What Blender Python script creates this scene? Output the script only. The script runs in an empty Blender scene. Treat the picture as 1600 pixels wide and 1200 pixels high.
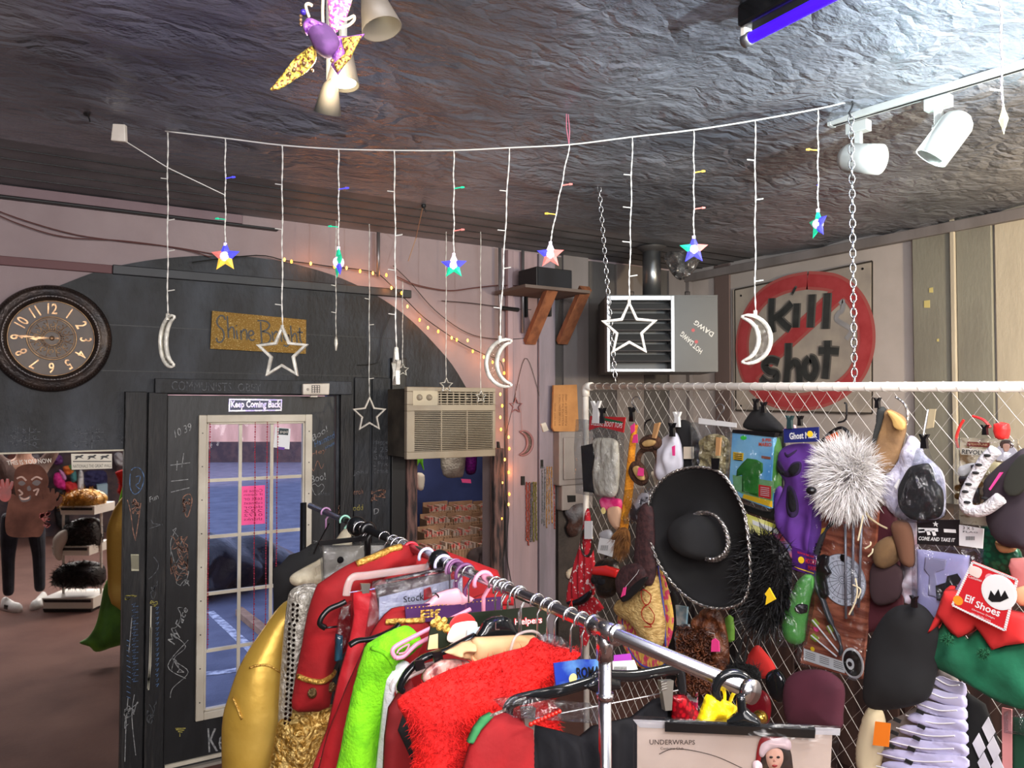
import bpy, bmesh, math, random
from mathutils import Vector, Matrix, noise
from mathutils.geometry import delaunay_2d_cdt
random.seed(7)
S = bpy.context.scene
COL = S.collection
H = 1.98                      # camera height
YAW, PITCH, FPX = math.radians(32), math.radians(1.58), 1200.0
# ---------------------------------------------------------------- camera
cd = bpy.data.cameras.new('camera'); cam = bpy.data.objects.new('camera', cd); COL.objects.link(cam)
cd.sensor_width = 36; cd.lens = FPX/1600*36; cd.clip_start = .05; cd.clip_end = 200
F = Vector((math.sin(YAW)*math.cos(PITCH), math.cos(YAW)*math.cos(PITCH), math.sin(PITCH)))
R = Vector((math.cos(YAW), -math.sin(YAW), 0)); U = R.cross(F)
CAM = Vector((0, 0, H))
cam.matrix_world = Matrix(((R.x, U.x, -F.x, 0), (R.y, U.y, -F.y, 0), (R.z, U.z, -F.z, H), (0, 0, 0, 1)))
S.camera = cam
# ---------------------------------------------------------------- view
S.view_settings.view_transform = 'Standard'; S.view_settings.look = 'None'
S.view_settings.gamma = 1; S.view_settings.use_curve_mapping = False
S.view_settings.exposure = 0.3
# ---------------------------------------------------------------- world: blue dusk sky
w = bpy.data.worlds.new('dusk'); S.world = w; w.use_nodes = True
bg = w.node_tree.nodes['Background']; bg.inputs[0].default_value = (.40, .47, .78, 1); bg.inputs[1].default_value = 1.7
# ---------------------------------------------------------------- lights
def area(name, loc, rot, size, power, col=(1, 1, 1), sy=None):
    l = bpy.data.lights.new(name, 'AREA'); l.energy = power; l.color = col; l.size = size
    if sy: l.shape = 'RECTANGLE'; l.size_y = sy
    o = bpy.data.objects.new(name, l); o.location = loc; o.rotation_euler = rot; COL.objects.link(o); return o
def spot(name, loc, target, power, col, ang, blend=.5, size=.03):
    l = bpy.data.lights.new(name, 'SPOT'); l.energy = power; l.color = col; l.spot_size = math.radians(ang); l.spot_blend = blend; l.shadow_soft_size = size
    o = bpy.data.objects.new(name, l); o.location = loc
    o.rotation_euler = (Vector(target)-Vector(loc)).to_track_quat('-Z', 'Y').to_euler(); COL.objects.link(o); return o
def point(name, loc, power, col, size=.05):
    l = bpy.data.lights.new(name, 'POINT'); l.energy = power; l.color = col; l.shadow_soft_size = size
    o = bpy.data.objects.new(name, l); o.location = loc; COL.objects.link(o); return o
# unseen lights near the ceiling: the shop's own first, then added fills
area('unseen_ceiling_light', (-.8, -1.4, 2.98), (0, 0, 0), 1.2, 12, (1, .95, .9), .5)
area('unseen_ceiling_light', (1.0, .15, 2.98), (math.radians(12), math.radians(-14), 0), 1.0, 52, (1, .95, .9), .5)  # added to brighten the net wall
area('unseen_ceiling_light', (-.5, -.7, 2.8), (math.radians(66), 0, math.radians(-12)), 1.6, 60, (1, .94, .92), .4)  # added frontal fill aimed at the back wall
area('unseen_ceiling_light', (2.9, -.3, 2.98), (0, 0, 0), 1.2, 120, (1, .93, .84), .5)  # added to brighten the right wall
# added frontal fill light, high on the front wall behind the camera
area('front_fill_light', (.3, -4.4, 2.25), (math.radians(98), 0, 0), 5.5, 170, (1, .95, .93), 1.2)
# added upward fill behind the camera, washing the ceiling
area('added_ceiling_wash', (.6, -.9, 2.05), (math.radians(180), 0, 0), 1.8, 120, (.78, .87, 1.0), 1.0)
spot('added_warm_spot', (3.4, -.2, 2.3), (3.8, 1.3, 3.07), 260, (1, .82, .55), 130, .9, .1)  # added warm spot out of view, lifts the ceiling at right
# ================================================================ helpers
def lin(c):
    if isinstance(c, str): c = [int(c[i:i+2], 16) for i in (1, 3, 5)]
    o = []
    for v in c[:3]:
        v /= 255.; o.append(v/12.92 if v <= .04045 else ((v+.055)/1.055)**2.4)
    return (*o, 1)
_m = {}
def mat(name, col, col2=None, sc=8, rough=.6, metal=0, bump=0, bsc=60, emit=0, spec=.5, sheen=0, stretch=None, alpha=1, trans=0, lo=.4, hi=.6, dist=0, tex='noise', det=6):
    if name in _m: return _m[name]
    m = bpy.data.materials.new(name); m.use_nodes = True; nt = m.node_tree; N = nt.nodes; L = nt.links
    b = N['Principled BSDF']; b.inputs['Base Color'].default_value = lin(col)
    b.inputs['Roughness'].default_value = rough; b.inputs['Metallic'].default_value = metal
    b.inputs['Specular IOR Level'].default_value = spec; b.inputs['Alpha'].default_value = alpha
    b.inputs['Transmission Weight'].default_value = trans
    if sheen: b.inputs['Sheen Weight'].default_value = sheen
    if emit: b.inputs['Emission Color'].default_value = lin(col); b.inputs['Emission Strength'].default_value = emit
    tc = None
    def coords():
        nonlocal tc
        if tc: return tc
        t = N.new('ShaderNodeTexCoord'); mp = N.new('ShaderNodeMapping'); L.new(t.outputs['Object'], mp.inputs[0])
        if stretch: mp.inputs['Scale'].default_value = stretch
        tc = mp.outputs[0]; return tc
    if col2:
        n = N.new('ShaderNodeTexNoise' if tex == 'noise' else 'ShaderNodeTexVoronoi'); n.inputs['Scale'].default_value = sc
        if tex == 'noise': n.inputs['Detail'].default_value = det; n.inputs['Distortion'].default_value = dist
        L.new(coords(), n.inputs['Vector'])
        r = N.new('ShaderNodeValToRGB'); r.color_ramp.elements[0].position = lo; r.color_ramp.elements[1].position = hi
        r.color_ramp.elements[0].color = lin(col); r.color_ramp.elements[1].color = lin(col2)
        L.new(n.outputs[0], r.inputs[0]); L.new(r.outputs[0], b.inputs['Base Color'])
    if bump:
        n = N.new('ShaderNodeTexNoise'); n.inputs['Scale'].default_value = bsc; n.inputs['Detail'].default_value = 5
        L.new(coords(), n.inputs['Vector'])
        bp = N.new('ShaderNodeBump'); bp.inputs['Strength'].default_value = bump; bp.inputs['Distance'].default_value = .02
        L.new(n.outputs[0], bp.inputs['Height']); L.new(bp.outputs[0], b.inputs['Normal'])
    _m[name] = m; return m
def film(name, tint=(235, 238, 242), gloss=.16, rough=.12, bsc=18):
    """thin clear packaging film: see-through with crinkled highlights"""
    if name in _m: return _m[name]
    m = bpy.data.materials.new(name); m.use_nodes = True; nt = m.node_tree; N = nt.nodes; L = nt.links; N.remove(N['Principled BSDF'])
    t = N.new('ShaderNodeBsdfTransparent'); t.inputs[0].default_value = lin(tint)
    g = N.new('ShaderNodeBsdfGlossy'); g.inputs['Roughness'].default_value = rough
    n = N.new('ShaderNodeTexNoise'); n.inputs['Scale'].default_value = bsc; n.inputs['Detail'].default_value = 4; n.inputs['Distortion'].default_value = 1.5
    tc = N.new('ShaderNodeTexCoord'); L.new(tc.outputs['Object'], n.inputs['Vector'])
    bp = N.new('ShaderNodeBump'); bp.inputs['Strength'].default_value = .9; bp.inputs['Distance'].default_value = .03
    L.new(n.outputs[0], bp.inputs['Height']); L.new(bp.outputs[0], g.inputs['Normal'])
    lw = N.new('ShaderNodeLayerWeight'); lw.inputs[0].default_value = .25; L.new(bp.outputs[0], lw.inputs['Normal'])
    ad = N.new('ShaderNodeMath'); ad.operation = 'MULTIPLY_ADD'; ad.inputs[1].default_value = .2; ad.inputs[2].default_value = gloss*.4; L.new(lw.outputs['Fresnel'], ad.inputs[0])
    mx = N.new('ShaderNodeMixShader'); L.new(ad.outputs[0], mx.inputs[0]); L.new(t.outputs[0], mx.inputs[1]); L.new(g.outputs[0], mx.inputs[2])
    L.new(mx.outputs[0], N['Material Output'].inputs[0]); _m[name] = m; return m

class PL:
    """a plane in the room: O + a*U + b*V + c*N; N faces the viewer"""
    def __init__(s, O, U, V, N): s.O, s.U, s.V, s.N = Vector(O), Vector(U), Vector(V), Vector(N)
    def uv(s, px, py):
        d = F + R*((px-800)/FPX) + globals()['U']*((600-py)/FPX)
        t = (s.O-CAM).dot(s.N)/d.dot(s.N); p = CAM+d*t-s.O
        return p.dot(s.U), p.dot(s.V)
    def w(s, a, b, c=0): return s.O+s.U*a+s.V*b+s.N*c
    def p(s, px, py, c=0): return s.w(*s.uv(px, py), c)
    def off(s, c): return PL(s.O+s.N*c, s.U, s.V, s.N)
    def at(s, px, py): return PL(s.p(px, py), s.U, s.V, s.N)
def PX(x): return PL((x, 0, 0), (0, -1, 0), (0, 0, 1), (-1, 0, 0))      # parallel to the right wall
def PY(y): return PL((0, y, 0), (1, 0, 0), (0, 0, 1), (0, -1, 0))       # parallel to the back wall
def PZ(z): return PL((0, 0, z), (1, 0, 0), (0, -1, 0), (0, 0, -1))      # looking up at it
def PT(p, yaw, tilt=0):                                                 # any upright plane through p, turned by yaw
    a = math.radians(yaw); u = Vector((math.cos(a), math.sin(a), 0)); n = Vector((math.sin(a), -math.cos(a), 0))
    v = Vector((0, 0, 1))
    if tilt:
        q = Matrix.Rotation(math.radians(tilt), 3, u); v = q @ v; n = q @ n
    return PL(p, u, v, n)
BW, RW, MW = 4.52, 4.49, 2.39
WALL, RWALL, MESH = PY(BW), PX(RW), PX(MW)

def thing(name, label, cat, loc, group=None):
    o = bpy.data.objects.new(name, None); o.empty_display_size = .05; COL.objects.link(o); o.location = loc
    o['label'] = label; o['category'] = cat
    if group: o['group'] = group
    return o
def tag(o, label, cat, group=None, kind=None):
    o['label'] = label; o['category'] = cat
    if group: o['group'] = group
    if kind: o['kind'] = kind
    return o
def struct(o): o['kind'] = 'structure'; return o
def root_loc(o):
    v = Vector(o.location)
    while o.parent: o = o.parent; v += Vector(o.location)
    return v
class MB:
    def __init__(s): s.v = []; s.f = []; s.mi = []; s.cur = 0
    def add(s, vs, fs):
        k = len(s.v); s.v += [Vector(v) for v in vs]
        for f in fs: s.f.append([i+k for i in f]); s.mi.append(s.cur)
        return s
    def box(s, pl, a0, a1, b0, b1, c0, c1):
        vs = [pl.w(a, b, c) for c in (c0, c1) for b in (b0, b1) for a in (a0, a1)]
        return s.add(vs, [(0, 2, 3, 1), (4, 5, 7, 6), (0, 1, 5, 4), (2, 6, 7, 3), (0, 4, 6, 2), (1, 3, 7, 5)])
    def wbox(s, x0, x1, y0, y1, z0, z1):
        return s.box(PL((0, 0, 0), (1, 0, 0), (0, 1, 0), (0, 0, 1)), x0, x1, y0, y1, z0, z1)
    def prism(s, pl, pts, c0, c1):
        n = len(pts); vs = [pl.w(a, b, c0) for a, b in pts]+[pl.w(a, b, c1) for a, b in pts]
        return s.add(vs, [list(range(n))[::-1], list(range(n, 2*n))]+[(i, (i+1) % n, (i+1) % n+n, i+n) for i in range(n)])
    def tube(s, pts, r, n=8, closed=False, caps=True, flat=1, ref=None):
        pts = [Vector(p) for p in pts]; N_ = len(pts); rs = r if isinstance(r, (list, tuple)) else [r]*N_
        up = None; rings = []
        for i, p in enumerate(pts):
            if closed: d = pts[(i+1) % N_]-pts[i-1]
            else: d = pts[min(i+1, N_-1)]-pts[max(i-1, 0)]
            if d.length < 1e-9: d = Vector((0, 0, 1))
            d.normalize()
            if ref is not None: up = Vector(ref)
            if up is None: up = Vector((0, 0, 1)) if abs(d.z) < .9 else Vector((0, 1, 0))
            x = d.cross(up)
            if x.length < 1e-5: x = d.orthogonal()
            x.normalize(); y = x.cross(d).normalized()
            if ref is None: up = y
            rings.append([p+x*math.cos(2*math.pi*k/n)*rs[i]+y*math.sin(2*math.pi*k/n)*rs[i]*flat for k in range(n)])
        vs = [v for g in rings for v in g]; fs = []
        for i in range(N_ if closed else N_-1):
            j = (i+1) % N_
            for k in range(n): fs.append((i*n+k, i*n+(k+1) % n, j*n+(k+1) % n, j*n+k))
        if caps and not closed: fs += [list(range(n))[::-1], [(N_-1)*n+k for k in range(n)]]
        return s.add(vs, fs)
    def lathe(s, pl, prof, n=32, a0=0, b0=0, sx=1, sy=1):
        """profile (radius, c) turned about the plane's normal"""
        vs = []; fs = []
        for r, c in prof:
            for k in range(n):
                t = 2*math.pi*k/n; vs.append(pl.w(a0+r*math.cos(t)*sx, b0+r*math.sin(t)*sy, c))
        for i in range(len(prof)-1):
            for k in range(n): fs.append((i*n+k, i*n+(k+1) % n, (i+1)*n+(k+1) % n, (i+1)*n+k))
        fs += [list(range(n))[::-1], [(len(prof)-1)*n+k for k in range(n)]]
        return s.add(vs, fs)
    def ball(s, c, r, n=10, m=7, sc=(1, 1, 1)):
        c = Vector(c); vs = [c+Vector((0, 0, r*sc[2]))]; fs = []
        for i in range(1, m):
            t = math.pi*i/m
            for k in range(n):
                p = 2*math.pi*k/n; vs.append(c+Vector((r*math.sin(t)*math.cos(p)*sc[0], r*math.sin(t)*math.sin(p)*sc[1], r*math.cos(t)*sc[2])))
        vs.append(c-Vector((0, 0, r*sc[2])))
        for k in range(n): fs.append((0, 1+k, 1+(k+1) % n))
        for i in range(m-2):
            for k in range(n): a = 1+i*n; fs.append((a+k, a+n+k, a+n+(k+1) % n, a+(k+1) % n))
        a = 1+(m-2)*n
        for k in range(n): fs.append((a+k, len(vs)-1, a+(k+1) % n))
        return s.add(vs, fs)
    def ribbon(s, pl, pts, wd, c=.002, closed=False):
        """flat painted or chalked stroke lying on a plane"""
        vs = []; fs = []; n = len(pts)
        for i in range(n):
            a = pts[i-1] if (closed or i > 0) else pts[i]; b = pts[(i+1) % n] if (closed or i < n-1) else pts[i]
            dx, dy = b[0]-a[0], b[1]-a[1]; l = math.hypot(dx, dy) or 1; nx, ny = -dy/l*wd/2, dx/l*wd/2
            vs += [pl.w(pts[i][0]-nx, pts[i][1]-ny, c), pl.w(pts[i][0]+nx, pts[i][1]+ny, c)]
        for i in range(n if closed else n-1): j = (i+1) % n; fs.append((2*i, 2*j, 2*j+1, 2*i+1))
        return s.add(vs, fs)
    def build(s, name, mt, parent=None, smooth=False, bevel=0, seg=2):
        me = bpy.data.meshes.new(name); o = bpy.data.objects.new(name, me); COL.objects.link(o)
        if parent: base = root_loc(parent); o.parent = parent
        else:
            lo = Vector([min(v[i] for v in s.v) for i in range(3)]); hi = Vector([max(v[i] for v in s.v) for i in range(3)])
            base = (lo+hi)/2; o.location = base
        me.from_pydata([v-base for v in s.v], [], s.f)
        for m_ in (mt if isinstance(mt, (list, tuple)) else [mt]): me.materials.append(m_)
        for p, i in zip(me.polygons, s.mi): p.material_index = i; p.use_smooth = smooth
        bm = bmesh.new(); bm.from_mesh(me); bmesh.ops.recalc_face_normals(bm, faces=bm.faces); bm.to_mesh(me); bm.free(); me.update()
        if bevel:
            md = o.modifiers.new('bevel', 'BEVEL'); md.width = bevel; md.segments = seg; md.limit_method = 'ANGLE'
        return o
def sm(pts, n=5, closed=True):
    """Catmull-Rom through the points"""
    o = []; N_ = len(pts)
    for i in range(N_ if closed else N_-1):
        g = lambda k: pts[k % N_] if closed else pts[max(0, min(N_-1, k))]
        p0, p1, p2, p3 = g(i-1), g(i), g(i+1), g(i+2)
        for j in range(n):
            t = j/n
            o.append(tuple(.5*(2*b+(c-a)*t+(2*a-5*b+4*c-d)*t*t+(3*b-a-3*c+d)*t**3) for a, b, c, d in zip(p0, p1, p2, p3)))
    if not closed: o.append(tuple(pts[-1]))
    return o
def dseg(p, a, b):
    ax, ay = a; bx, by = b; dx, dy = bx-ax, by-ay; l = dx*dx+dy*dy
    t = 0 if l < 1e-12 else max(0, min(1, ((p[0]-ax)*dx+(p[1]-ay)*dy)/l))
    return math.hypot(p[0]-ax-t*dx, p[1]-ay-t*dy)
def inside(p, poly):
    c = False; n = len(poly)
    for i in range(n):
        (x1, y1), (x2, y2) = poly[i], poly[i-1]
        if (y1 > p[1]) != (y2 > p[1]) and p[0] < (x2-x1)*(p[1]-y1)/(y2-y1)+x1: c = not c
    return c
BS = 1.0; SURF = [None]
def puff_mb(pl, poly, edge=.01, bulge=.03, r=None, sp=None, wr=0, wf=(6, 6), seed=0, back=0, fn=None, mb=None):
    """cushion-like solid over a polygon (plane coords): edge thickness, domed front, wrinkles; back = dome on the far side"""
    xs = [p[0] for p in poly]; ys = [p[1] for p in poly]; W, Hh = max(xs)-min(xs), max(ys)-min(ys)
    sp = sp or max(W, Hh)/26; r = r or min(W, Hh)*.45
    q = []
    for i in range(len(poly)):                       # resample long edges
        a, b = poly[i], poly[(i+1) % len(poly)]; k = max(1, int(math.hypot(b[0]-a[0], b[1]-a[1])/sp))
        for j in range(k): q.append((a[0]+(b[0]-a[0])*j/k, a[1]+(b[1]-a[1])*j/k))
    nb = len(q); pts = list(q); rd = random.Random(seed+1)
    y = min(ys)+sp*.5; row = 0
    while y < max(ys):
        x = min(xs)+sp*(.25 if row % 2 else .75)
        while x < max(xs):
            p = (x+rd.uniform(-.15, .15)*sp, y+rd.uniform(-.15, .15)*sp)
            if inside(p, q) and min(dseg(p, q[i-1], q[i]) for i in range(nb)) > sp*.35: pts.append(p)
            x += sp
        y += sp*.87; row += 1
    bulge *= BS; back *= BS if BS < 1 else 1
    def surf(a, b):
        d = min(dseg((a, b), q[i-1], q[i]) for i in range(nb)); t = min(d/r, 1); f = math.sqrt(max(0, 1-(1-t)**2)); c = edge+bulge*f
        if wr: c += wr*f**.5*noise.noise(Vector((a*wf[0]+seed*3.1, b*wf[1]+seed*1.7, seed)))*2
        return c+(fn(a, b, f) if fn else 0), f
    SURF[0] = surf
    res = delaunay_2d_cdt([Vector(p) for p in pts], [(i, (i+1) % nb) for i in range(nb)], [], 1, 1e-6)
    vv, ff = res[0], res[2]; n = len(vv); fr = []; bk = []
    for p in vv:
        c, f = surf(p[0], p[1])
        fr.append(pl.w(p[0], p[1], c)); bk.append(pl.w(p[0], p[1], -back*f))
    fs = [list(f) for f in ff]+[[i+n for i in f][::-1] for f in ff]
    cnt = {}
    for f in ff:
        for i in range(len(f)):
            e = (f[i], f[(i+1) % len(f)]); cnt[e] = 1
    for (a, b) in cnt:
        if (b, a) not in cnt: fs.append([b, a, a+n, b+n])
    mb = mb or MB(); mb.add(fr+bk, fs); mb.front = [v.copy() for v in fr]; mb.ff = [list(f) for f in ff]; return mb
def puff(name, pl, px, mt, parent=None, smooth_out=0, **k):
    poly = [pl.uv(*p) for p in (sm(px, smooth_out) if smooth_out else px)]
    return puff_mb(pl, poly, **k).build(name, mt, parent, smooth=True)
def on_surf(name, surf, pl, px, mt, parent, n=4, lift=.003, sp=None):
    """a patch lying on the last domed surface"""
    keep = SURF[0]; global BS; b0 = BS; BS = 1; poly = [pl.uv(*p) for p in (sm(px, n) if n else px)]
    o = puff_mb(pl, poly, edge=lift, bulge=0, sp=sp or .012, fn=lambda a, b, f: surf(a, b)[0]); BS = b0; SURF[0] = keep
    k = len(o.v)//2
    for i in range(k): o.v[i+k] = o.v[i]-pl.N*(lift*1.5)
    return o.build(name, mt, parent, smooth=True)
def card(name, pl, px, mt, parent=None, t=.004, c=0):
    return MB().prism(pl, [pl.uv(*p) for p in px], c, c+t).build(name, mt, parent)
def strokes(name, pl, lines, wd, mt, parent, c=.002):
    mb = MB()
    for l in lines: mb.ribbon(pl, [pl.uv(*p) for p in l], wd, c)
    return mb.build(name, mt, parent)
def hquad(quad):
    (x0, y0), (x1, y1), (x2, y2), (x3, y3) = quad
    def f(u, v):   # u right, v up ; quad = tl,tr,br,bl
        tx, ty = x0+(x1-x0)*u, y0+(y1-y0)*u; bx, by = x3+(x2-x3)*u, y3+(y2-y3)*u
        return bx+(tx-bx)*v, by+(ty-by)*v
    return f
def text_flat(s, bold=0, res=2):
    cu = bpy.data.curves.new('t', 'FONT'); cu.body = s; cu.offset = bold; cu.resolution_u = res; cu.fill_mode = 'BOTH'
    o = bpy.data.objects.new('t', cu); me = bpy.data.meshes.new_from_object(o)
    vs = [(v.co.x, v.co.y) for v in me.vertices]; fs = [list(p.vertices) for p in me.polygons]
    bpy.data.objects.remove(o); bpy.data.curves.remove(cu); bpy.data.meshes.remove(me); return vs, fs
def text_mb(mb, s, pl, quad, c=.002, bold=0, mirror=False, full=False):
    vs, fs = text_flat(s, bold)
    if not vs: return mb
    x0, x1 = min(v[0] for v in vs), max(v[0] for v in vs); y0, y1 = min(v[1] for v in vs), max(v[1] for v in vs)
    f = hquad(quad); out = []
    for x, y in vs:
        u = (x-x0)/(x1-x0 or 1); v = (y-y0)/(y1-y0 or 1)
        if mirror: u = 1-u
        out.append(pl.p(*f(u, v), c))
    return mb.add(out, fs)
def text(name, s, pl, quad, mt, parent, c=.002, bold=0, mirror=False):
    mb = MB()
    for i, t in enumerate(s if isinstance(s, list) else [s]):
        q = quad[i] if isinstance(s, list) else quad
        text_mb(mb, t, pl, q, c, bold, mirror)
    return mb.build(name, mt, parent)
def bx(x0, y0, x1, y1): return [(x0, y0), (x1, y0), (x1, y1), (x0, y1)]
def fur(mb, n, L, w, spread=.6, grav=.3, seed=1, seg=3, center=None, comb=None):
    """tufts of hair on the front of a puff held in mb.front/mb.ff"""
    rd = random.Random(seed); fr, ff = mb.front, mb.ff; ar = []; tot = 0
    for f in ff:
        a, b, c = [fr[i] for i in f[:3]]; tot += (b-a).cross(c-a).length; ar.append(tot)
    import bisect
    for _ in range(n):
        f = ff[min(bisect.bisect(ar, rd.random()*tot), len(ff)-1)]; a, b, c = [fr[i] for i in f[:3]]
        s_, t_ = rd.random(), rd.random()
        if s_+t_ > 1: s_, t_ = 1-s_, 1-t_
        p = a+(b-a)*s_+(c-a)*t_; nn = (b-a).cross(c-a).normalized()
        if nn.dot(CAM-p) < 0: nn = -nn
        d = nn*(1-spread)+Vector((rd.gauss(0, 1), rd.gauss(0, 1), rd.gauss(0, 1)))*spread*.5
        if center is not None: d += (p-center).normalized()*spread
        if comb is not None: d += Vector(comb)
        d.normalize(); side = d.cross(Vector((rd.gauss(0, 1), rd.gauss(0, 1), rd.gauss(0, 1)))).normalized()
        l = L*rd.uniform(.6, 1.2); vs = []; q = p.copy()
        for k in range(seg+1):
            ww = w*(1-k/seg)+w*.05; vs += [q-side*ww/2, q+side*ww/2]; q = q+d*l/seg; d = (d+Vector((0, 0, -grav/seg))).normalized()
        mb.add(vs, [(2*k, 2*k+1, 2*k+3, 2*k+2) for k in range(seg)])
    return mb
def hook_mb(top, drop, r=.0022, size=.018, dirv=(1, 0, 0), mb=None):
    """hanger hook over a rail: top = highest inside point, drop = straight length below"""
    d = Vector(dirv); top = Vector(top); pts = []
    for k in range(15):
        a = math.radians(-60+k*240/14); pts.append(top+d*size*-math.cos(a-math.pi/2+math.pi/2)+Vector((0, 0, 0)))
    pts = [top+d*(-size*math.cos(math.radians(a)))+Vector((0, 0, size*math.sin(math.radians(a))-size)) for a in range(-20, 181, 15)]
    e = pts[-1]; pts += [e+Vector((0, 0, -size*.6))-d*size*.35, top+Vector((0, 0, -size*2.4)), top+Vector((0, 0, -size*2.4-drop))]
    mb = mb or MB(); return mb.tube(pts, r, 6)
# ================================================================ the setting
CEIL = 3.07
m_pink = mat('pink_paint', (152, 136, 137), (136, 120, 122), sc=3, rough=.8, bump=.25, bsc=9, lo=.3, hi=.7)
m_black = mat('black_chalkboard_paint', (13, 15, 19), (62, 68, 78), sc=2.2, rough=.62, bump=.3, bsc=25, lo=.45, hi=.8, stretch=(1.6, 1, .8))
m_blackdoor = mat('black_door_paint', (18, 19, 22), (36, 38, 42), sc=4, rough=.5, bump=.15, bsc=14, lo=.5, hi=.8, stretch=(2, 1, .5))
m_blackpost = mat('black_post_paint', (16, 17, 20), (46, 44, 43), sc=9, rough=.6, bump=.3, bsc=30, lo=.52, hi=.75, stretch=(4, 1, .5))
m_grey = mat('grey_board_paint', (128, 122, 122), (104, 98, 96), sc=4, rough=.75, bump=.2, bsc=10, stretch=(1, 1, .3), lo=.35, hi=.7)
m_dgrey = mat('dark_grey_board', (86, 82, 80), (68, 64, 62), sc=3, rough=.8, bump=.2, stretch=(1, 1, .4))
m_rwall = mat('mauve_wall_paint', (184, 175, 170), (168, 160, 155), sc=2, rough=.8, bump=.15, bsc=6)
m_green = mat('grey_green_board', (132, 130, 118), (116, 112, 102), sc=4, rough=.75, bump=.1, stretch=(1, 1, .3))
m_cream = mat('cream_board', (186, 176, 156), (170, 160, 142), sc=3, rough=.75, bump=.1, stretch=(1, 1, .3))
m_floor = mat('worn_red_floor', (104, 76, 68), (86, 60, 54), sc=2.2, spec=.15, rough=.85, bump=.12, bsc=40, lo=.35, hi=.7)
m_white = mat('white_paint', (222, 216, 206), (196, 188, 176), sc=6, rough=.45)
m_dark = mat('near_black', (14, 14, 16), rough=.5)
# door opening and pass-through opening in pixels -> room X
dl, dr = WALL.uv(258, 900)[0], WALL.uv(523, 900)[0]; dtop = H+WALL.uv(390, 617)[1]-H
dtop = WALL.uv(390, 617)[1]
ol, orr = WALL.uv(641, 800)[0], WALL.uv(772, 800)[0]; otop = WALL.uv(700, 608)[1]; obot = WALL.uv(700, 905)[1]
LX, FY = -3.4, -4.6
mb = MB()
for x0, x1, z0, z1 in ((LX, dl, 0, CEIL), (dl, dr, dtop, CEIL), (dr, ol, 0, CEIL), (ol, orr, otop, CEIL), (ol, orr, 0, obot), (orr, RW, 0, CEIL)):
    mb.wbox(x0, x1, BW, BW+.16, z0, z1)
struct(mb.build('wall_back', m_pink))
struct(MB().wbox(RW, RW+.15, FY, BW+.16, 0, CEIL).build('wall_right', m_rwall))
struct(MB().wbox(LX-.15, LX, FY, BW+.16, 0, CEIL).build('wall_left', mat('left_wall_paint', (120, 104, 100), (96, 84, 82), rough=.8)))
struct(MB().wbox(LX, RW, FY-.15, FY, 0, CEIL).build('wall_front', mat('front_wall_paint', (84, 66, 66), (60, 50, 58), rough=.8)))
struct(MB().wbox(LX-.15, RW+.15, FY-.15, BW+.16, -.1, 0).build('floor', m_floor))
# ceiling: planks near the back wall, crinkled black plastic stapled over the rest
cg = MB(); nx, ny = 130, 150
def cz(x, y):
    v = Vector((x, y, 0)); foil = max(0, min(1, (3.75-y)/.5))
    n1 = noise.noise(Vector((x*1.1, y*1.5, 3))); 
    q = Vector((x*2.2+.6*y, y*4.6-.5*x, 1))+.8*noise.noise_vector(Vector((x*1.3, y*1.3, 5)))
    n2 = abs(noise.noise(q)); n3 = abs(noise.noise(q*2.3))
    return CEIL-foil*(.012+.035*max(n1, -.2)+.035*n2*.9+.017*n3)-.004
vs = [(LX+(RW-LX)*i/nx, FY+(BW-FY)*j/ny) for j in range(ny+1) for i in range(nx+1)]
cg.add([(x, y, cz(x, y)) for x, y in vs]+[(LX, FY, CEIL+.1), (RW, FY, CEIL+.1), (RW, BW, CEIL+.1), (LX, BW, CEIL+.1)],
       [(j*(nx+1)+i, j*(nx+1)+i+1, (j+1)*(nx+1)+i+1, (j+1)*(nx+1)+i) for j in range(ny) for i in range(nx)])
k = (nx+1)*(ny+1); cg.f.append([k, k+1, k+2, k+3]); cg.mi.append(0)
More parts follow.
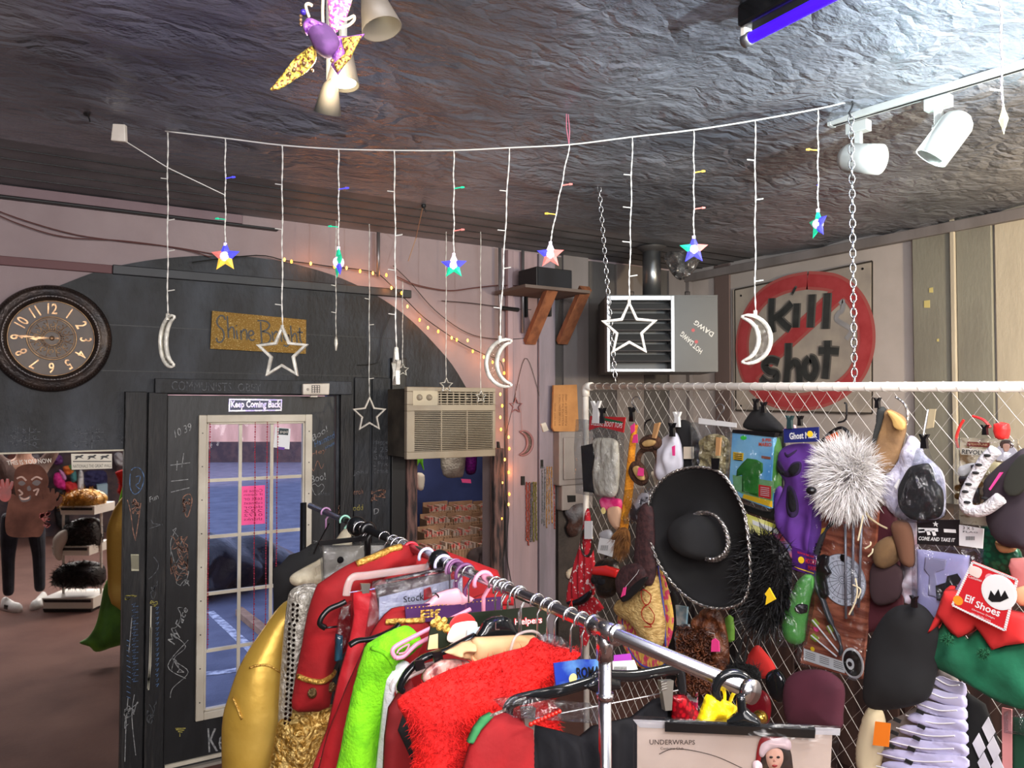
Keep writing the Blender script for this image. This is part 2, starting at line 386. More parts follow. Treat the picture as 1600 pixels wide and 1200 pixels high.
def foil_mat():
    m = bpy.data.materials.new('crinkled_black_plastic'); m.use_nodes = True; N = m.node_tree.nodes; L = m.node_tree.links; b = N['Principled BSDF']
    tc = N.new('ShaderNodeTexCoord'); mp = N.new('ShaderNodeMapping'); L.new(tc.outputs['Object'], mp.inputs[0]); mp.inputs['Scale'].default_value = (1, 1.7, 1); mp.inputs['Rotation'].default_value = (0, 0, .25)
    n = N.new('ShaderNodeTexNoise'); n.inputs['Scale'].default_value = 2.4; n.inputs['Detail'].default_value = 9; n.inputs['Roughness'].default_value = .62; n.inputs['Distortion'].default_value = .6
    L.new(mp.outputs[0], n.inputs['Vector'])
    wn = N.new('ShaderNodeTexNoise'); wn.inputs['Scale'].default_value = 3; wn.inputs['Detail'].default_value = 6; L.new(mp.outputs[0], wn.inputs['Vector']); va = N.new('ShaderNodeVectorMath'); va.operation = 'MULTIPLY_ADD'; va.inputs[1].default_value = (.8, .8, .8); L.new(wn.outputs['Color'], va.inputs[0]); L.new(mp.outputs[0], va.inputs[2])
    v = N.new('ShaderNodeTexVoronoi'); v.feature = 'DISTANCE_TO_EDGE'; v.inputs['Scale'].default_value = 4.5; L.new(va.outputs[0], v.inputs['Vector'])
    ad = N.new('ShaderNodeMath'); ad.operation = 'MULTIPLY_ADD'; ad.inputs[1].default_value = .9; L.new(v.outputs[0], ad.inputs[0]); L.new(n.outputs[0], ad.inputs[2])
    bp = N.new('ShaderNodeBump'); bp.inputs['Strength'].default_value = .6; bp.inputs['Distance'].default_value = .06
    L.new(ad.outputs[0], bp.inputs['Height']); L.new(bp.outputs[0], b.inputs['Normal'])
    r = N.new('ShaderNodeValToRGB'); r.color_ramp.elements[0].color = lin((122, 126, 136)); r.color_ramp.elements[1].color = lin((168, 172, 182)); r.color_ramp.elements[0].position = .35; r.color_ramp.elements[1].position = .7
    n2 = N.new('ShaderNodeTexNoise'); n2.inputs['Scale'].default_value = 1.1; L.new(tc.outputs['Object'], n2.inputs['Vector']); L.new(n2.outputs[0], r.inputs[0]); L.new(r.outputs[0], b.inputs['Base Color'])
    b.inputs['Roughness'].default_value = .27; b.inputs['Metallic'].default_value = .6; b.inputs['Specular IOR Level'].default_value = .6
    return m
m_foil = foil_mat(); m_plank = mat('dark_grey_ceiling_planks', (120, 121, 126), (100, 101, 106), sc=3, rough=.55, bump=.2, bsc=6)
for i_, f_ in enumerate(cg.f):
    if len(f_) == 4 and max(f_) < k and sum(cg.v[q].y for q in f_)/4 > 3.72: cg.mi[i_] = 1
co = struct(cg.build('ceiling', [m_foil, m_plank], smooth=True))
sb = MB()
for y_ in (3.86, 4.02, 4.18, 4.34):
    sb.wbox(LX, RW, y_-.003, y_+.003, CEIL-.008, CEIL-.003)
sb.build('plank_seam', m_dark, co)

# beams and mouldings along the back wall
def bar(name, z, h, d, x0, x1, m, plx=None):
    return struct(MB().wbox(x0, x1, BW-d, BW, z-h/2, z+h/2).build(name, m, bevel=.004))
bar('trim_1', 3.035, .05, .035, LX, 1.0, mat('dusty_pink_moulding', (120, 100, 105), rough=.7))
bar('trim_2', 3.0, .012, .045, LX, 1.2, m_dark)
xa = WALL.uv(175, 430)[0]
bar('trim_3', 2.69, .045, .022, LX, xa, mat('maroon_batten', (98, 66, 68), rough=.7))
bar('trim_4', 2.69, .05, .032, xa, WALL.uv(640, 470)[0], mat('black_batten', (16, 18, 25), rough=.5))
# black painted arch around the door
arch = [(-160, 1500), (-160, 760), (-90, 610), (-40, 540), (10, 494), (60, 462), (110, 440), (160, 422), (210, 411), (260, 404), (320, 400), (380, 401), (440, 409), (500, 424), (550, 443), (600, 470), (640, 500), (675, 535), (705, 570), (727, 606), (641, 606), (641, 1400)]
pa = [WALL.uv(*p) for p in sm(arch[1:20], 3, False)]
pa = [(pa[0][0], .0)]+pa+[(ol, otop), (ol, 0), (dr, 0), (dr, dtop), (dl, dtop), (dl, 0)]
arch_o = struct(MB().prism(WALL, pa, .001, .014).build('trim_5', m_black))
sm_ = MB()
for z_ in (2.16, 2.40): sm_.wbox(WALL.uv(20, 500)[0] if z_ < 2.2 else WALL.uv(160, 500)[0], ol-.02, BW-.0155, BW-.013, z_-.002, z_+.002)
sm_.build('board_seam', m_dark, arch_o)
# mirror frame posts, door trim, boards right of the door
def vpost(name, px0, px1, d, m, top=None, y=1100, bot=0, c0=.012):
    a, b = WALL.uv(px0, y)[0], WALL.uv(px1, y)[0]
    return struct(MB().wbox(a, b, BW-d, BW-c0, bot, top).build(name, m, bevel=.004))
pt = WALL.uv(210, 612)[1]
vpost('trim_6', 187, 221, .07, m_blackpost, pt)
vpost('trim_7', 224, 254, .05, m_blackpost, dtop+.01)
struct(MB().wbox(WALL.uv(240, 600)[0], WALL.uv(545, 600)[0], BW-.06, BW-.012, dtop+.005, WALL.uv(390, 594)[1]).build('trim_8', m_black, bevel=.003))
vpost('trim_9', 526, 546, .045, m_blackpost, dtop+.01)
vpost('trim_10', 549, 574, .03, m_black, WALL.uv(560, 590)[1])
vpost('trim_11', 577, 606, .028, m_black, WALL.uv(560, 590)[1])
m_rough = mat('rough_flaking_wood', (112, 84, 78), (44, 38, 40), sc=14, rough=.85, bump=.8, bsc=30, stretch=(3, 3, .5), lo=.42, hi=.62)
vpost('trim_12', 629, 645, .07, m_rough, WALL.uv(640, 700)[1], y=800)
vpost('trim_13', 764, 779, .07, m_rough, WALL.uv(770, 700)[1], y=800)
vpost('trim_14', 607, 629, .05, m_dark, WALL.uv(620, 560)[1], y=800)  # near-black strip standing in for the shadow beside the opening
# black curved strip right of the opening
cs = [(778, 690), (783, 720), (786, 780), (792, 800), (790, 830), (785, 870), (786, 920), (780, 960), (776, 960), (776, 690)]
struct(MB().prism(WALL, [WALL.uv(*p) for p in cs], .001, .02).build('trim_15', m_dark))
# pink pilaster boards and grey boards to the corner
m_pil = mat('pink_pilaster_paint', (166, 142, 146), (146, 127, 131), sc=5, rough=.75, bump=.2, bsc=12, stretch=(2, 1, .3), lo=.35, hi=.7)
vpost('trim_16', 788, 796, .05, m_pil, CEIL-.02, y=700)
vpost('trim_17', 797, 835, .04, m_pil, CEIL-.02, y=700)
vpost('trim_18', 836, 861, .055, mat('lilac_grey_board', (146, 134, 144), (124, 116, 124), sc=4, rough=.75, bump=.2, stretch=(2, 1, .3)), CEIL-.02, y=700)
def board(name, px0, px1, d, m, y=500, y0=None, y1=None):
    a, b = WALL.uv(px0, y)[0], WALL.uv(px1, y)[0]
    z0 = 0 if y0 is None else WALL.uv((px0+px1)/2, y0)[1]; z1 = CEIL-.02 if y1 is None else WALL.uv((px0+px1)/2, y1)[1]
    return struct(MB().wbox(a, b, BW-d, BW-.001, z0, z1).build(name, m, bevel=.003))
board('trim_19', 862, 876, .02, m_dgrey); board('trim_20', 877, 916, .03, m_grey, y1=400)
board('trim_21', 918, 958, .02, m_dgrey); board('trim_22', 960, 1002, .03, mat('warm_grey_board', (118, 110, 106), rough=.8))
board('trim_23', 1004, 1040, .02, m_dgrey); board('trim_24', 1041, 1068, .035, m_grey)
# right wall boards
def rboard(name, px0, px1, d, m, y=560, ytop=None):
    a, b = RWALL.uv(px0, y)[0], RWALL.uv(px1, y)[0]
    return struct(MB().box(RWALL, a, b, .0, CEIL-.01, .001, d).build(name, m, bevel=.003))
rboard('trim_25', 1074, 1083, .04, m_grey); rboard('trim_26', 1120, 1143, .02, mat('brown_grey_board', (104, 88, 84), rough=.8))
rboard('trim_27', 1432, 1492, .03, m_green); rboard('trim_28', 1493, 1500, .045, m_cream)
rboard('trim_29', 1501, 1556, .03, m_green); rboard('trim_30', 1560, 1720, .02, m_cream)
struct(MB().box(RWALL, -BW, 2, CEIL-.10, CEIL-.04, .0, .055).build('trim_31', m_grey, bevel=.004))
# ---------------------------------------------------------------- door
DF = PY(BW+.01)         # door face plane
wl, wr_ = DF.uv(307, 900)[0], DF.uv(485, 880)[0]; wt, wb = DF.uv(395, 648)[1], DF.uv(305, 1126)[1]
door = MB().wbox(dl+.005, wl+.02, BW+.01, BW+.055, .01, dtop-.005).wbox(wr_-.02, dr-.005, BW+.01, BW+.055, .01, dtop-.005).wbox(wl+.02, wr_-.02, BW+.01, BW+.055, wt-.02, dtop-.005).wbox(wl+.02, wr_-.02, BW+.01, BW+.055, .01, wb+.02)
door = struct(door.build('door_1', m_blackdoor))
m_lite = mat('off_white_plastic_frame', (206, 200, 184), (188, 180, 164), sc=5, rough=.5)
fr = MB(); fw = .042
for x0, x1, z0, z1 in ((wl, wl+fw, wb, wt), (wr_-fw, wr_, wb, wt), (wl+fw, wr_-fw, wt-fw, wt), (wl+fw, wr_-fw, wb, wb+fw)):
    fr.wbox(x0, x1, BW-.012, BW+.03, z0, z1)
for x0, x1, z0, z1 in ((wl+fw, wl+fw+.012, wb+fw, wt-fw), (wr_-fw-.012, wr_-fw, wb+fw, wt-fw), (wl+fw, wr_-fw, wt-fw-.012, wt-fw), (wl+fw, wr_-fw, wb+fw, wb+fw+.012)):
    fr.wbox(x0, x1, BW-.002, BW+.03, z0, z1)
fo = struct(fr.build('window_frame', m_lite, door, bevel=.004)) 
sc_ = MB()
for i in range(9):
    z = wb+.1+i*(wt-wb-.2)/8
    for x in (wl+.02, wr_-.02): sc_.lathe(PL((x, BW-.012, z), (1, 0, 0), (0, 0, 1), (0, -1, 0)), [(.004, 0), (.004, .002)], 8)
sc_.build('screw', mat('screw_grey', (90, 86, 80), rough=.4, metal=.7), fo)
gl, gr_, gb, gt = wl+fw+.01, wr_-fw-.01, wb+fw+.01, wt-fw-.01
mun = MB()
for i in (1, 2): x = gl+(gr_-gl)*i/3; mun.wbox(x-.009, x+.009, BW+.018, BW+.03, gb, gt)
for j in range(1, 5): z = gb+(gt-gb)*j/5; mun.wbox(gl, gr_, BW+.016, BW+.032, z-.009, z+.009)
mun.build('muntin', m_lite, fo)
m_glass = film('clear_pane', (240, 242, 245), .03, .02, 1)
MB().wbox(gl, gr_, BW+.034, BW+.038, gb, gt).build('pane', m_glass, fo)
# ---------------------------------------------------------------- street seen through the glass
m_asph = mat('blue_grey_asphalt', (112, 116, 134), (84, 88, 106), sc=3.5, rough=.9, bump=.4, bsc=40, lo=.3, hi=.75)
SG = PL((0, 0, -.12), (1, 0, 0), (0, 1, 0), (0, 0, 1))
def gp(px, py):
    d = F + R*((px-800)/FPX) + U*((600-py)/FPX); t = (-.12-H)/d.z; q = CAM+d*t; return q.x, q.y
st = MB(); st.prism(SG, [(-40, BW+.2), (12, BW+.2), (12, 45), (-40, 45)], -.2, 0)
tag(st.build('street', m_asph), 'blue grey asphalt street outside the glazed door', 'street')['kind'] = 'structure'
a_, b_ = gp(250, 722), gp(560, 722)
cw = MB(); dv = Vector((b_[0]-a_[0], b_[1]-a_[1], 0)); dv.normalize(); nn = Vector((dv.y, -dv.x, 0))
cwp = PL((a_[0], a_[1], -.12), dv, (0, 0, 1), nn)
cw.box(cwp, -8, 20, 0, 3.2, -.4, 0); 
cwo = tag(cw.build('concrete_wall', mat('pale_stained_concrete', (206, 178, 166), (168, 142, 132), sc=.8, rough=.9, stretch=(2, 2, .5))), 'pale stained concrete wall across the street seen through the door glass', 'wall'); cwo['kind'] = 'structure'
MB().box(cwp, -8, 20, 0, .75, .0, .12).build('dark_kerb', mat('dark_mauve_kerb', (70, 58, 62), (48, 42, 52), sc=4, rough=.7), cwo)  # dark band along the foot of the far wall
def gpoly(name, pts, m, label, cat, h=.012):
    return tag(MB().prism(SG, [gp(*p) for p in pts], .001, h).build(name, m), label, cat)
m_line = mat('worn_road_paint', (214, 216, 222), (128, 132, 148), sc=14, rough=.8, lo=.4, hi=.6)
o_ = gpoly('parking_line', [(322, 957), (334, 955), (400, 1012), (392, 1024)], m_line, 'worn white painted parking line on the asphalt, seen through the door beside the tan board', 'road marking', .004); o_['kind'] = 'structure'
o_ = gpoly('parking_line', [(308, 1052), (360, 1046), (405, 1036), (405, 1041), (360, 1052), (308, 1058)], m_line, 'faint white line on the asphalt low in the door glass', 'road marking', .004); o_['kind'] = 'structure'
gpoly('timber_board', [(368, 962), (378, 957), (425, 994), (425, 1010)], mat('tan_timber', (176, 138, 104), (150, 112, 84), rough=.8), 'tan timber board lying on the asphalt outside the door', 'board', .06)
g0 = gp(350, 925)
bag = puff_mb(PT((g0[0], g0[1], -.12), 20), [(-.75, 0), (-.8, .35), (-.55, .62), (-.2, .70), (.05, .6), (.35, .62), (.7, .42), (1.1, .2), (1.3, 0)], .05, .35, wr=.12, wf=(4, 4), back=.3)
tag(bag.build('rubbish_bag', mat('shiny_black_bag', (16, 17, 22), rough=.3, bump=.6, bsc=12), smooth=True), 'crumpled black plastic sheet heaped on the asphalt outside the door', 'rubbish bag')
a_o = area('street_light_fill', (-6, 14, 7), (math.radians(0), 0, 0), 6, 500, (.8, .82, 1.0))  # overhead fill for the asphalt, not tied to any street lamp
spot('added_warm_wall_spot', (1, 15, 6), (a_[0]+2, a_[1], 2.2), 9000, (1, .66, .56), 70, .8, .3)  # added warm spot, brightens the concrete wall across the street
# ---------------------------------------------------------------- chalk marks on the black boards
m_ch = mat('white_chalk', (168, 170, 170), (96, 98, 102), sc=60, rough=.95, lo=.35, hi=.65)
m_chd = mat('faint_chalk', (96, 99, 103), (58, 60, 66), sc=60, rough=.95, lo=.4, hi=.6)
m_chb = mat('blue_chalk', (92, 124, 168), (52, 70, 96), sc=50, rough=.95)
m_cho = mat('orange_chalk', (160, 118, 98), (88, 68, 62), sc=50, rough=.95)
m_chy = mat('yellow_chalk', (178, 168, 84), (110, 104, 60), sc=50, rough=.95)
AW = WALL.off(.0155); PW = WALL.off(.0715); TW = WALL.off(.0515); DW = PY(BW+.009)
text('chalk_writing', 'COMMUNISTS  OBEY', WALL.off(.0605), [(268, 595), (408, 600), (408, 612), (268, 610)], m_chd, None, .001)['kind'] = 'structure'
def chalk(pl, ls, wd, m):
    o = strokes('chalk_drawing', pl, ls, wd, m, None, .001); o['kind'] = 'structure'; return o
rd = random.Random(3)
def ttt(cx, cy, w_, h_):
    L_ = [[(cx-w_/2, cy-h_/6), (cx+w_/2, cy-h_/6-3)], [(cx-w_/2, cy+h_/6+2), (cx+w_/2, cy+h_/6-2)], [(cx-w_/5, cy-h_/2), (cx-w_/4, cy+h_/2)], [(cx+w_/6, cy-h_/2), (cx+w_/7, cy+h_/2)]]
    for ix in (-1, 0, 1):
        for iy in (-1, 0, 1):
            x, y = cx+ix*w_*.32, cy+iy*h_*.33; s = 2.6
            if rd.random() < .5: L_ += [[(x-s, y-s), (x+s, y+s)], [(x+s, y-s), (x-s, y+s)]]
            elif rd.random() < .8: L_.append([(x+s*math.cos(t), y+s*math.sin(t)) for t in [i*.7 for i in range(10)]])
    return L_
chalk(AW, ttt(38, 683, 50, 32)+ttt(136, 684, 52, 34)+ttt(203, 683, 34, 20)+[[(8, 676), (60, 700)]], .0035, m_chd)
def scrib(cx, cy, rx, ry, n, k=40, ph=0):
    r_ = random.Random(int(cx*7+cy)+ph); out = []
    for _ in range(n):
        x, y = cx+r_.uniform(-rx, rx)*.6, cy+r_.uniform(-ry, ry)*.8; l = []
        for i in range(k//4): 
            l.append((x, y)); x = max(cx-rx, min(cx+rx, x+r_.uniform(-rx, rx)*.8)); y = max(cy-ry, min(cy+ry, y+r_.uniform(-ry, ry)*.35))
        out.append(sm(l, 4, False))
    return out
# on the mirror post
chalk(PW, [sm([(205, 735), (217, 731), (225, 745), (220, 765), (210, 772), (203, 760)], 4), sm([(212, 745), (219, 744), (217, 754), (212, 758), (218, 764)], 4, False)], .004, m_chb)
chalk(PW, [sm([(199, 781), (204, 800), (208, 830), (212, 845)], 4, False), sm([(220, 786), (216, 815), (212, 842)], 4, False)]+scrib(209, 805, 8, 25, 3), .004, m_cho)
chalk(PW, [[(205, 868+i*1.8), (217, 869+i*1.8)] for i in range(12)]+[[(205+i*1.4, 866), (206+i*1.3, 892)] for i in range(9)], .0035, mat('cream_chalk', (190, 186, 160), rough=.9))
chalk(PW, scrib(208, 932, 12, 6, 2), .003, m_chy)
for k in range(15): pass
chalk(PW, [[(206, 945+i*9), (212, 942+i*9), (208, 948+i*9), (216, 947+i*9)] for i in range(14)]+[[(198, 1000+i*8), (204, 1003+i*8)] for i in range(12)], .003, m_chb)
chalk(PW, [sm([(200, 1090), (197, 1130), (195, 1190)], 4, False), sm([(210, 1085), (206, 1120), (212, 1180)], 4, False), sm([(206, 965), (203, 1000), (201, 1020)], 3, False)]+scrib(205, 1115, 10, 26, 4), .0035, m_ch)
# on the door trim
text('chalk_writing', 'Fun', TW, [(233, 777), (246, 771), (248, 779), (234, 785)], m_ch, None, .001)['kind'] = 'structure'
chalk(TW, [[(236, 812), (239, 818), (254, 820)], [(233, 826), (254, 819)], sm([(240, 870), (247, 880), (246, 890), (238, 900), (232, 905)], 4, False)], .004, m_chd)
chalk(TW, [[(236, 947), (235, 1000), (232, 1078)], [(236, 980), (235, 1040), (231, 1076)]], .007, mat('pale_chalk_line', (190, 186, 170), rough=.9))
chalk(TW, [[(243, 950+i*8), (248, 948+i*8), (245, 953+i*8)] for i in range(16)], .004, m_chb)
chalk(TW, scrib(243, 940, 8, 8, 2), .003, m_chy); chalk(TW, scrib(237, 1105, 7, 28, 3)+scrib(240, 910, 6, 30, 2), .003, m_chd)
# on the door left of the glass
text('chalk_writing', '10 39', DW, [(272, 672), (298, 660), (300, 672), (274, 684)], m_ch, None, .001)['kind'] = 'structure'
chalk(DW, [[(266, 727), (297, 723)], [(287, 708), (284, 730)], [(277, 720), (276, 735)], [(267, 752), (294, 749)], [(267, 769), (296, 762)]], .004, m_ch)
chalk(DW, [sm([(286, 778), (296, 772), (300, 782), (296, 800), (292, 808), (288, 798)], 4)]+scrib(292, 788, 6, 12, 4), .005, m_cho)
chalk(DW, scrib(280, 880, 13, 42, 8), .004, m_cho); chalk(DW, scrib(281, 860, 14, 55, 3), .0028, m_ch)
text('chalk_writing', 'My Face', DW, [(262, 1000), (287, 945), (296, 955), (276, 1010)], m_ch, None, .001)['kind'] = 'structure'
chalk(DW, [sm([(268, 990), (290, 1010), (272, 1030), (294, 1050), (270, 1075), (266, 1090)], 5, False), sm([(294, 1000), (262, 1040), (290, 1060)], 5, False)]+scrib(280, 1000, 12, 50, 2), .0035, m_ch)
chalk(DW, [[(274, 1138), (290, 1138)], [(275, 1140), (288, 1141)], [(278, 1143), (285, 1144)], [(281, 1145), (281, 1151)]], .005, m_chy)
text('chalk_writing', 'Ke', DW, [(324, 1138), (352, 1138), (352, 1172), (326, 1176)], m_ch, None, .001)['kind'] = 'structure'
# right of the glass
for s, q, m_ in (('Boo!', [(487, 680), (510, 664), (512, 674), (489, 690)], m_ch), ('Haunted', [(491, 690), (522, 674), (523, 684), (492, 699)], m_chb), ('House', [(508, 698), (522, 688), (523, 694), (509, 703)], m_chb), ('Hey', [(486, 706), (510, 699), (510, 708), (487, 716)], m_cho), ('Boo!', [(485, 743), (508, 738), (509, 749), (486, 755)], m_ch), ('Alex', [(498, 768), (516, 768), (516, 774), (498, 774)], m_chd)):
    text('chalk_writing', s, DW, q, m_, None, .001)['kind'] = 'structure'
chalk(DW, [sm([(484, 722), (490, 736), (496, 720), (502, 732), (506, 724)], 4, False)], .004, m_cho)
chalk(DW, [sm([(494, 774), (487, 760), (492, 756), (497, 760), (503, 756), (506, 763)], 4)]+scrib(498, 880, 12, 35, 3), .003, m_ch)
BW2 = WALL.off(.0315)
for i, (s, m_) in enumerate((('Maggie', m_chd), ('2 25', m_chd), ('65 Neila', m_chd), ('2 Pink', m_chd), ('Tonne', m_chd))):
    text('chalk_writing', s, WALL.off(.029), [(583, 688+i*11), (606, 687+i*11), (606, 695+i*11), (583, 696+i*11)], m_, None, .001)['kind'] = 'structure'
for s, x, y, m_ in (('John', 552, 735, m_chd), ('Leeroh', 545, 765, m_cho), ('Todd', 545, 790, m_chy), ('D', 584, 795, m_ch)):
    text('chalk_writing', s, BW2, [(x, y), (x+(22 if s != 'D' else 8), y-2), (x+(22 if s != 'D' else 8), y+7), (x, y+9)], m_, None, .001)['kind'] = 'structure'
chalk(BW2, scrib(591, 775, 11, 10, 6)+scrib(536, 790, 7, 12, 5), .004, m_cho)
# ================================================================ things on and in the back wall
m_clk = mat('dark_bronze_resin', (38, 32, 32), (58, 47, 42), sc=12, rough=.32, metal=.4, bump=.15)
m_face = mat('brown_clock_face', (66, 54, 48), (86, 72, 60), sc=5, rough=.5)
m_brz = mat('aged_gold', (176, 142, 104), (128, 98, 72), sc=18, rough=.35, metal=.7, bump=.2, bsc=60)
# clock
ck = WALL.off(.016).at(81, 529)
cl = thing('wall_clock', 'large round dark bronze wall clock with raised gold numerals, left on the back wall', 'clock', ck.O)
RO = abs(ck.uv(164, 529)[0]); 
RO = .268
MB().lathe(ck, [(0, 0), (RO, 0), (RO, .018), (RO*.97, .032), (RO*.9, .045), (RO*.84, .04), (RO*.8, .05), (RO*.745, .05), (RO*.73, .03), (RO*.715, .012), (0, .012)], 72).build('case', m_clk, cl, smooth=True)
MB().lathe(ck, [(RO*.715, .013), (RO*.7, .016), (0, .016)], 64).build('dial', m_face, cl)
for rr, cc, nn_ in ((RO*.955, .038, 120), (RO*.765, .052, 90)):
    b = MB()
    for k in range(nn_):
        t = 2*math.pi*k/nn_; b.ball(ck.w(rr*math.cos(t), rr*math.sin(t), cc), RO*.0135, 6, 4)
    b.build('beading', m_clk, cl, smooth=True)
rg = MB()
for rr, tr in ((.70, .009), (.40, .012), (.365, .006), (.13, .007)):
    rg.tube([ck.w(RO*rr*math.cos(2*math.pi*k/60), RO*rr*math.sin(2*math.pi*k/60), .02) for k in range(60)], RO*tr, 6, closed=True)
for k in range(12):        # scroll work between the rings
    t = math.pi*2*k/12; cx, cy = RO*.25*math.cos(t), RO*.25*math.sin(t)
    rg.tube([ck.w(cx+RO*(.012+.0065*j)*math.cos(t+j*.75), cy+RO*(.012+.0065*j)*math.sin(t+j*.75), .02) for j in range(9)], RO*.008, 5)
    rg.tube([ck.w(RO*q*math.cos(t+.26), RO*q*math.sin(t+.26), .02) for q in (.13, .2, .28, .36)], RO*.006, 5)
for k in range(30):
    t = math.pi*2*k/30; rg.box(PL(ck.w(RO*.17*math.cos(t), RO*.17*math.sin(t), .018), (math.cos(t), 0, math.sin(t)), (-math.sin(t), 0, math.cos(t)), (0, -1, 0)), -.006, .006, -.0025, .0025, 0, .004)
rg.build('scrollwork', m_brz, cl, smooth=True)
for n_ in range(1, 13):
    t = math.pi/2-n_*math.pi/6; vs_, fs_ = text_flat(str(n_), .012, 3); xs_ = [v[0] for v in vs_]; ys_ = [v[1] for v in vs_]
    sc0 = RO*.20/(max(ys_)-min(ys_)); mx_, my_ = (min(xs_)+max(xs_))/2, (min(ys_)+max(ys_))/2
    up = t-math.pi/2
    wdt = .72
    pts = []
    for c_ in (.0165, .022):
        for x, y in vs_:
            x2, y2 = (x-mx_)*sc0*wdt, (y-my_)*sc0; pts.append(ck.w(RO*.555*math.cos(t)+x2*math.cos(up)-y2*math.sin(up), RO*.555*math.sin(t)+x2*math.sin(up)+y2*math.cos(up), c_))
    k_ = len(vs_); MB().add(pts, [f for f in fs_]+[[i+k_ for i in f] for f in fs_]).build('numeral', m_brz, cl)
for ang, ln, wd_, nm in ((178, .60, .012, 'minute_hand'), (184, .36, .02, 'hour_hand')):
    t = math.radians(ang); d_ = PL(ck.w(0, 0, .026), (math.cos(t), 0, math.sin(t)), (-math.sin(t), 0, math.cos(t)), (0, -1, 0))
    MB().prism(d_, [(-.03, -.002), (RO*ln*.6, -.003), (RO*ln*.7, -wd_*.5), (RO*ln, 0), (RO*ln*.7, wd_*.5), (RO*ln*.6, .003), (-.03, .002)], 0, .002).build(nm, m_brz, cl)
MB().lathe(ck, [(.011, .016), (.011, .03), (.006, .033), (0, .033)], 16).build('hub', m_brz, cl, smooth=True)
# mirror
mz = WALL.off(.018); m_mir = mat('mirror_glass', (236, 232, 228), rough=.015, metal=1)
mt_, mr_ = mz.uv(100, 707)[1], mz.uv(196, 900)[0]
mir = thing('wall_mirror', 'tall frameless mirror on the black wall left of the door reflecting the shop', 'mirror', (-2.9, BW-.018, 0))
MB().wbox(-3.3, mr_, BW-.024, BW-.016, .08, mt_).build('mirror_glass', m_mir, mir)
MB().wbox(-3.3, mr_+.006, BW-.027, BW-.016, mt_, mt_+.008).wbox(mr_, mr_+.006, BW-.027, BW-.016, .08, mt_).build('edge_trim', mat('pale_edge', (180, 172, 150), rough=.4), mir)
MZ = PY(BW-.0245)
# ghoul decal on the mirror: translucent brown figure with raised hands
m_gh = mat('brown_translucent_print', (104, 66, 54), (70, 42, 34), sc=9, rough=.7, spec=.1, alpha=.94, lo=.35, hi=.65)
m_ghd = mat('dark_brown_print', (58, 34, 30), rough=.4); m_ghl = mat('pale_brown_print', (176, 138, 122), (140, 106, 92), sc=20, rough=.4); m_ghr = mat('red_print', (150, 40, 34), (120, 40, 34), sc=12, rough=.4, alpha=.9)
gh = thing('ghoul_decal', 'brown see-through ghoul decal with raised hands stuck on the mirror', 'decal', MZ.p(45, 800))
def dec(nm, px, m, c): return MB().prism(MZ, [MZ.uv(*p) for p in sm(px, 4)], c, c+.0006).build(nm, m, gh)
dec('body', [(18, 772), (10, 800), (8, 822), (12, 836), (28, 840), (50, 839), (64, 837), (72, 815), (76, 795), (86, 785), (84, 770), (60, 782), (36, 782)], m_gh, .0)
dec('head', [(22, 745), (26, 732), (38, 726), (54, 725), (66, 730), (74, 742), (76, 755), (70, 772), (60, 785), (46, 790), (34, 787), (24, 770)], m_gh, .0008)
for q in ([(28, 755), (34, 751), (40, 755), (34, 759)], [(50, 755), (56, 750), (64, 753), (58, 759)], [(42, 762), (46, 759), (49, 765), (44, 767)]): dec('dark_feature', q, m_ghd, .0016)
dec('mouth', [(29, 774), (38, 778), (48, 774), (46, 782), (34, 784)], m_ghd, .0016); dec('teeth', [(31, 776), (38, 779), (46, 776), (44, 780), (34, 781)], m_ghl, .0024)
for q in ([(26, 748), (34, 745), (41, 751)], [(49, 750), (57, 745), (66, 749)], [(29, 765), (35, 771), (30, 774)], [(52, 767), (60, 764), (56, 774)]): strokes('wrinkle', MZ, [sm(q, 4, False)], .008, m_ghl, gh, .0024)
def hand(cx, cy, s, flip, m):
    dec('palm', [(cx-9*s, cy-4*s), (cx+8*s, cy-6*s), (cx+9*s, cy+8*s), (cx+2*s, cy+16*s), (cx-8*s, cy+12*s)], m, .0008)
    for i_, (dx, dy, L_) in enumerate(((-9, -16, 1), (-3, -20, 1), (4, -19, 1), (10, -13, 1))):
        mb_ = MB(); a = MZ.p(cx+dx*.75*s*flip, cy-4*s, .0016); e = MZ.p(cx+dx*1.25*s*flip, cy+dy*s, .0016); mid = MZ.p(cx+dx*1.05*s*flip, cy+dy*.6*s, .0016)
        mb_.tube([a, mid, e], [.011*s, .010*s, .006*s], 8, flat=.15, ref=(0, -1, 0)).build('finger', m, gh)
    mb_ = MB().tube([MZ.p(cx+8*s*flip, cy+8*s, .0016), MZ.p(cx+16*s*flip, cy+1*s, .0016), MZ.p(cx+18*s*flip, cy-6*s, .0016)], [.012*s, .010*s, .006*s], 8, flat=.15, ref=(0, -1, 0)); mb_.build('thumb', m, gh)
hand(8, 768, 1.0, -1, m_ghr); hand(78, 782, 1.0, 1, m_gh)
strokes('red_drip', MZ, scrib(70, 812, 7, 12, 4), .01, m_ghr, gh, .002)
